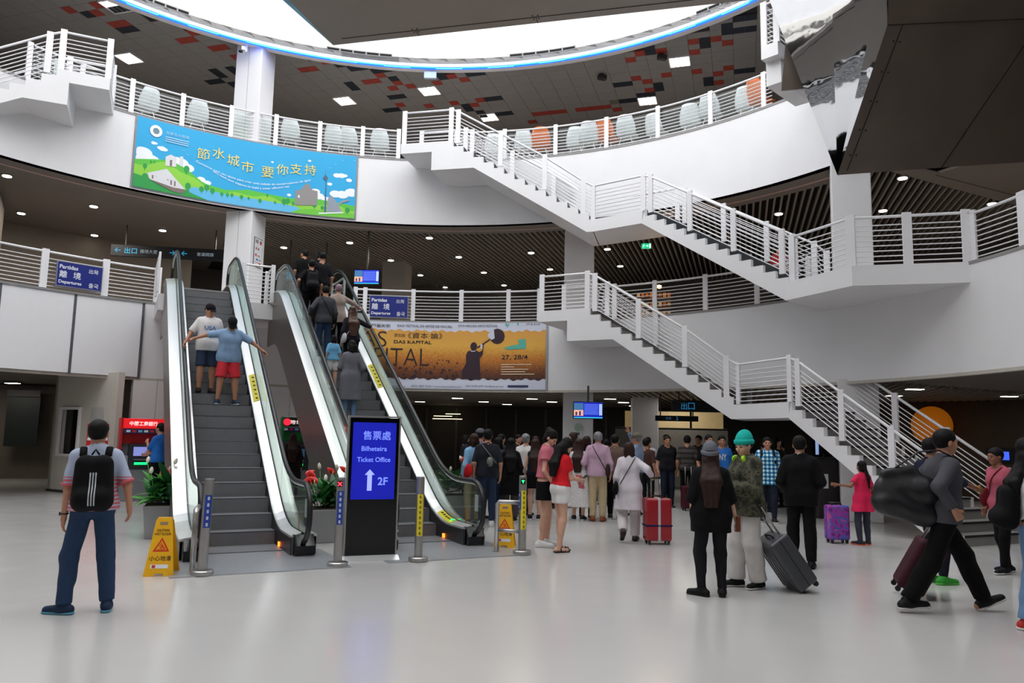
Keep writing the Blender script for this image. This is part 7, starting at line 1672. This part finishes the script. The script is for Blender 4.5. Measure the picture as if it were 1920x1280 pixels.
# --- walking man in the foreground
wm = person('man in a grey sweater striding to the right with a big black bag', (4.20, 7.68, 0), 92, 1.80, 'f', 'm', lean=5, yaw=-4, top=(cloth('#4a4a50'), {'sleeve': .95, 'hem': .86, 't': .018, 'collar': cloth('#56575c')}), bottom=('trousers', BLK, {'wide': .022}), hair=('short', 'black'), shoe='#17171a', sole='#cfcac8', feet=((-.07, .42, .0), (.08, -.36, .0)), fpitch=(22, 4), fyaw=(0, 0), hands=((-.2, .10, .98), (.25, .02, .93)), bulk=1.05, grip=(.6, .9))
t = thing('holdall', 'large black leather holdall on the back of the striding man', 'bag')
f = Fld((-.35, -.95, .65), (.45, .1, 1.55), .012); f.cone((.05, -.50, .98), (.05, -.14, .87), .12, .12, .05, flat=((1, 0, 0), 1.0)); f.cone((.05, -.53, 1.10), (.05, -.16, 1.08), .07, .15, .06, flat=((1, 0, 0), 1.1)); f.cone((.05, -.50, 1.24), (.05, -.24, 1.28), .035, .04, .12, flat=((1, 0, 0), 1.0)); yy_ = (f.lo[1] + f.res * np.arange(f.n[1]))[None, :, None]; zz_ = (f.lo[2] + f.res * np.arange(f.n[2]))[None, None, :]; f.d += (.007 * np.abs(np.sin(13 * zz_ + 16 * yy_)) - .003).astype(np.float32); v, fc = f.nets(); link('bag_body', mesh_np('bag_body', [(v, fc)], mat('black_leather', '#121316', 0.45, var=0.15, scale=5, bump=0.3, bscale=18)), t)
MB().tube([(.05, -.42, 1.27), (.10, -.2, 1.44), (.11, -.02, 1.455), (.12, .09, 1.40), (.15, .11, 1.2), (.16, -.0, 1.05), (.08, -.18, .95)], .016, 8, flat=.5).build('strap', M_BLACK, t, smooth=True); settle(wm, t)
# --- person hidden behind him, with green shoes and a wheeled bag
nv = person('person in navy with green shoes behind the striding man', (4.98, 9.2, 0), 70, 1.66, 'm', 'm', skin='d', top=(cloth('#1d2238'), {'sleeve': .5, 'hem': .84}), bottom=('trousers', cloth('#1a1c26'), {}), hair=('short', 'black'), shoe='#3a9a3a', sole='#58c848', hands=(None, (.25, .42, 1.12)))
br_ = thing('bracelet', 'gold bracelet on the outstretched wrist behind the striding man', 'bracelet'); MB().tube([tuple(nv.wri[1] + np.array([.032 * math.cos(a), 0, .032 * math.sin(a)])) for a in np.linspace(0, 2 * PI, 13)[:-1]], .005, 6, closed=True).build('band', mat('gold', '#c8962a', 0.3, 0.9), br_, smooth=True); settle(nv, br_)
suitcase('burgundy soft suitcase tilted behind the striding man', (4.20, 8.42, .03), R_(70), .46, .28, .56, cloth('#3a1420', 'burgundy', .6), tilt=.5, handle=.3, soft=True)
# --- right edge
pr_ = person('woman in a pink shirt coming from the right with a dark red bag', (6.30, 10.0, 0), -100, 1.56, 'm', 'f', skin='d', top=(cloth('#b85a6c'), {'sleeve': .9, 'hem': .84}), bottom=('trousers', BLK, {}), hair=('short', 'black'), shoe='#17171a', feet=((-.08, .1, 0), (.08, -.1, 0)), lean=6)
crossbody(pr_, 'dark red shoulder bag at the right edge', cloth('#6a1c22'), 1, (.32, .1, .3), bz=1.0, bx=.22)
fr_ = person('woman with long black hair in a white top at the right edge', (4.54, 6.9, 0), 108, 1.66, 'f', 'f', skin='m', top=(pattern('print_white_top', camo(['#d8d4d4', '#e4e0e0', '#c8c0c8', '#e0dcdc'], 30)), {'sleeve': .4, 'hem': .96}), bottom=('trousers', JEANSL, {'wide': .03}), hair=('longback', 'black'), shoe='#c03a32', sole='#e0dcd8', feet=((-.1, .0, 0), (.1, .12, 0)))
backpack(fr_, 'black backpack of the long haired woman at the right edge', cloth('#0b0b0e', 'pack_black3'), .28, .42, .15, 1.1)
# --- background crowd, dim
cols = ['#1a1a1e', '#24242c', '#2c2622', '#1c2230', '#3a2428', '#2a2e2a', '#46302c', '#30303a']
names = ['charcoal jacket', 'dark navy coat', 'brown jacket', 'midnight blue shirt', 'maroon top', 'olive dark jacket', 'rust brown shirt', 'slate top']
spots = [(-2.3, 19.6), (-1.2, 21.0), (0.2, 19.5), (0.9, 17.6), (1.45, 17.9), (2.3, 18.6), (3.05, 17.4), (3.2, 19.8), (3.7, 18.3), (4.1, 20.4), (5.3, 18.6), (5.75, 17.6), (6.0, 19.9), (6.5, 18.9), (5.0, 20.6), (7.2, 20.6), (0.62, 18.9), (-0.2, 17.9), (2.75, 20.6), (6.6, 21.5)]
where = ['in the dim hall left of the queue', 'far back in the dim hall', 'behind the woman in the black dress', 'behind the tall woman in pink', 'behind the lace dress woman', 'behind the brown shirted man', 'behind the waving man', 'far behind the waving man', 'left of the two young men', 'behind the young man in black', 'behind the blue hoodie man', 'behind the plaid shirt man', 'far behind the plaid shirt man', 'behind the man in the suit', 'far behind the blue hoodie man', 'near the kiosk at the back', 'behind the grey haired person', 'behind the sling bag man', 'between the column and the counter', 'at the back below the counter glass']
for i, (x, y) in enumerate(spots):
    k = i % 8; fem = i % 3 == 1
    person(f'figure in a {names[k]} {where[i]}', (x, y, 0), (i * 67) % 360, 1.56 + 0.035 * (i % 5), 'b' if i % 2 else 'm', 'f' if fem else 'm', top=(cloth(cols[k]), {'sleeve': .95 if i % 2 else .45}), bottom=('trousers', cloth(['#15161a', '#22242c', '#1c2434'][i % 3]), {}), hair=('bob' if fem else 'short', 'black' if i % 4 else 'brown'), face_on=i % 2 == 0)
p = person('man in a white shirt and black waistcoat in the hall behind the red suitcase', (3.35, 18.9, 0), 190, 1.62, 'm', 'm', top=(WHT, {'sleeve': .95}), bottom=('trousers', BLK, {}), hair=('short', 'black'))
f = thing('waistcoat', 'black waistcoat worn by the man in the white shirt', 'waistcoat'); fl2 = Fld((-.3, -.3, .9), (.3, .3, 1.5), .016)
for s in (-1, 1): fl2.cone((s * .075, 0, 1.0), (s * .075, 0, 1.34), .115, .12, .05)
fl2.plane((0, 0, .98), (0, 0, -1)).plane((0, 0, 1.38), (0, 0, 1)); v, fc = fl2.nets(); link('vest_body', mesh_np('vest_body', [(v, fc)], BLK), f); settle(p, f)
person('man in a dark horizontally striped shirt with a trolley in the hall', (4.15, 18.2, 0), 10, 1.68, 'm', 'm', top=(pattern('dark_stripe', stripes('#4a4440', 0, 9, .12, '#26221f')), {}), bottom=('trousers', BLK, {}), hair=('short', 'black'))
suitcase('dark red suitcase standing in the dim hall behind the queue', (4.1, 17.8, 0), .1, .36, .24, .5, cloth('#4a1a26', 'case_wine', .5), handle=.45)
person('shopper in a red top on the middle level behind the lower stair railing', (6.55, 18.6, Z2), 60, 1.66, 'b', 'm', top=(cloth('#b83038'), {}), bottom=('trousers', BLK, {}))
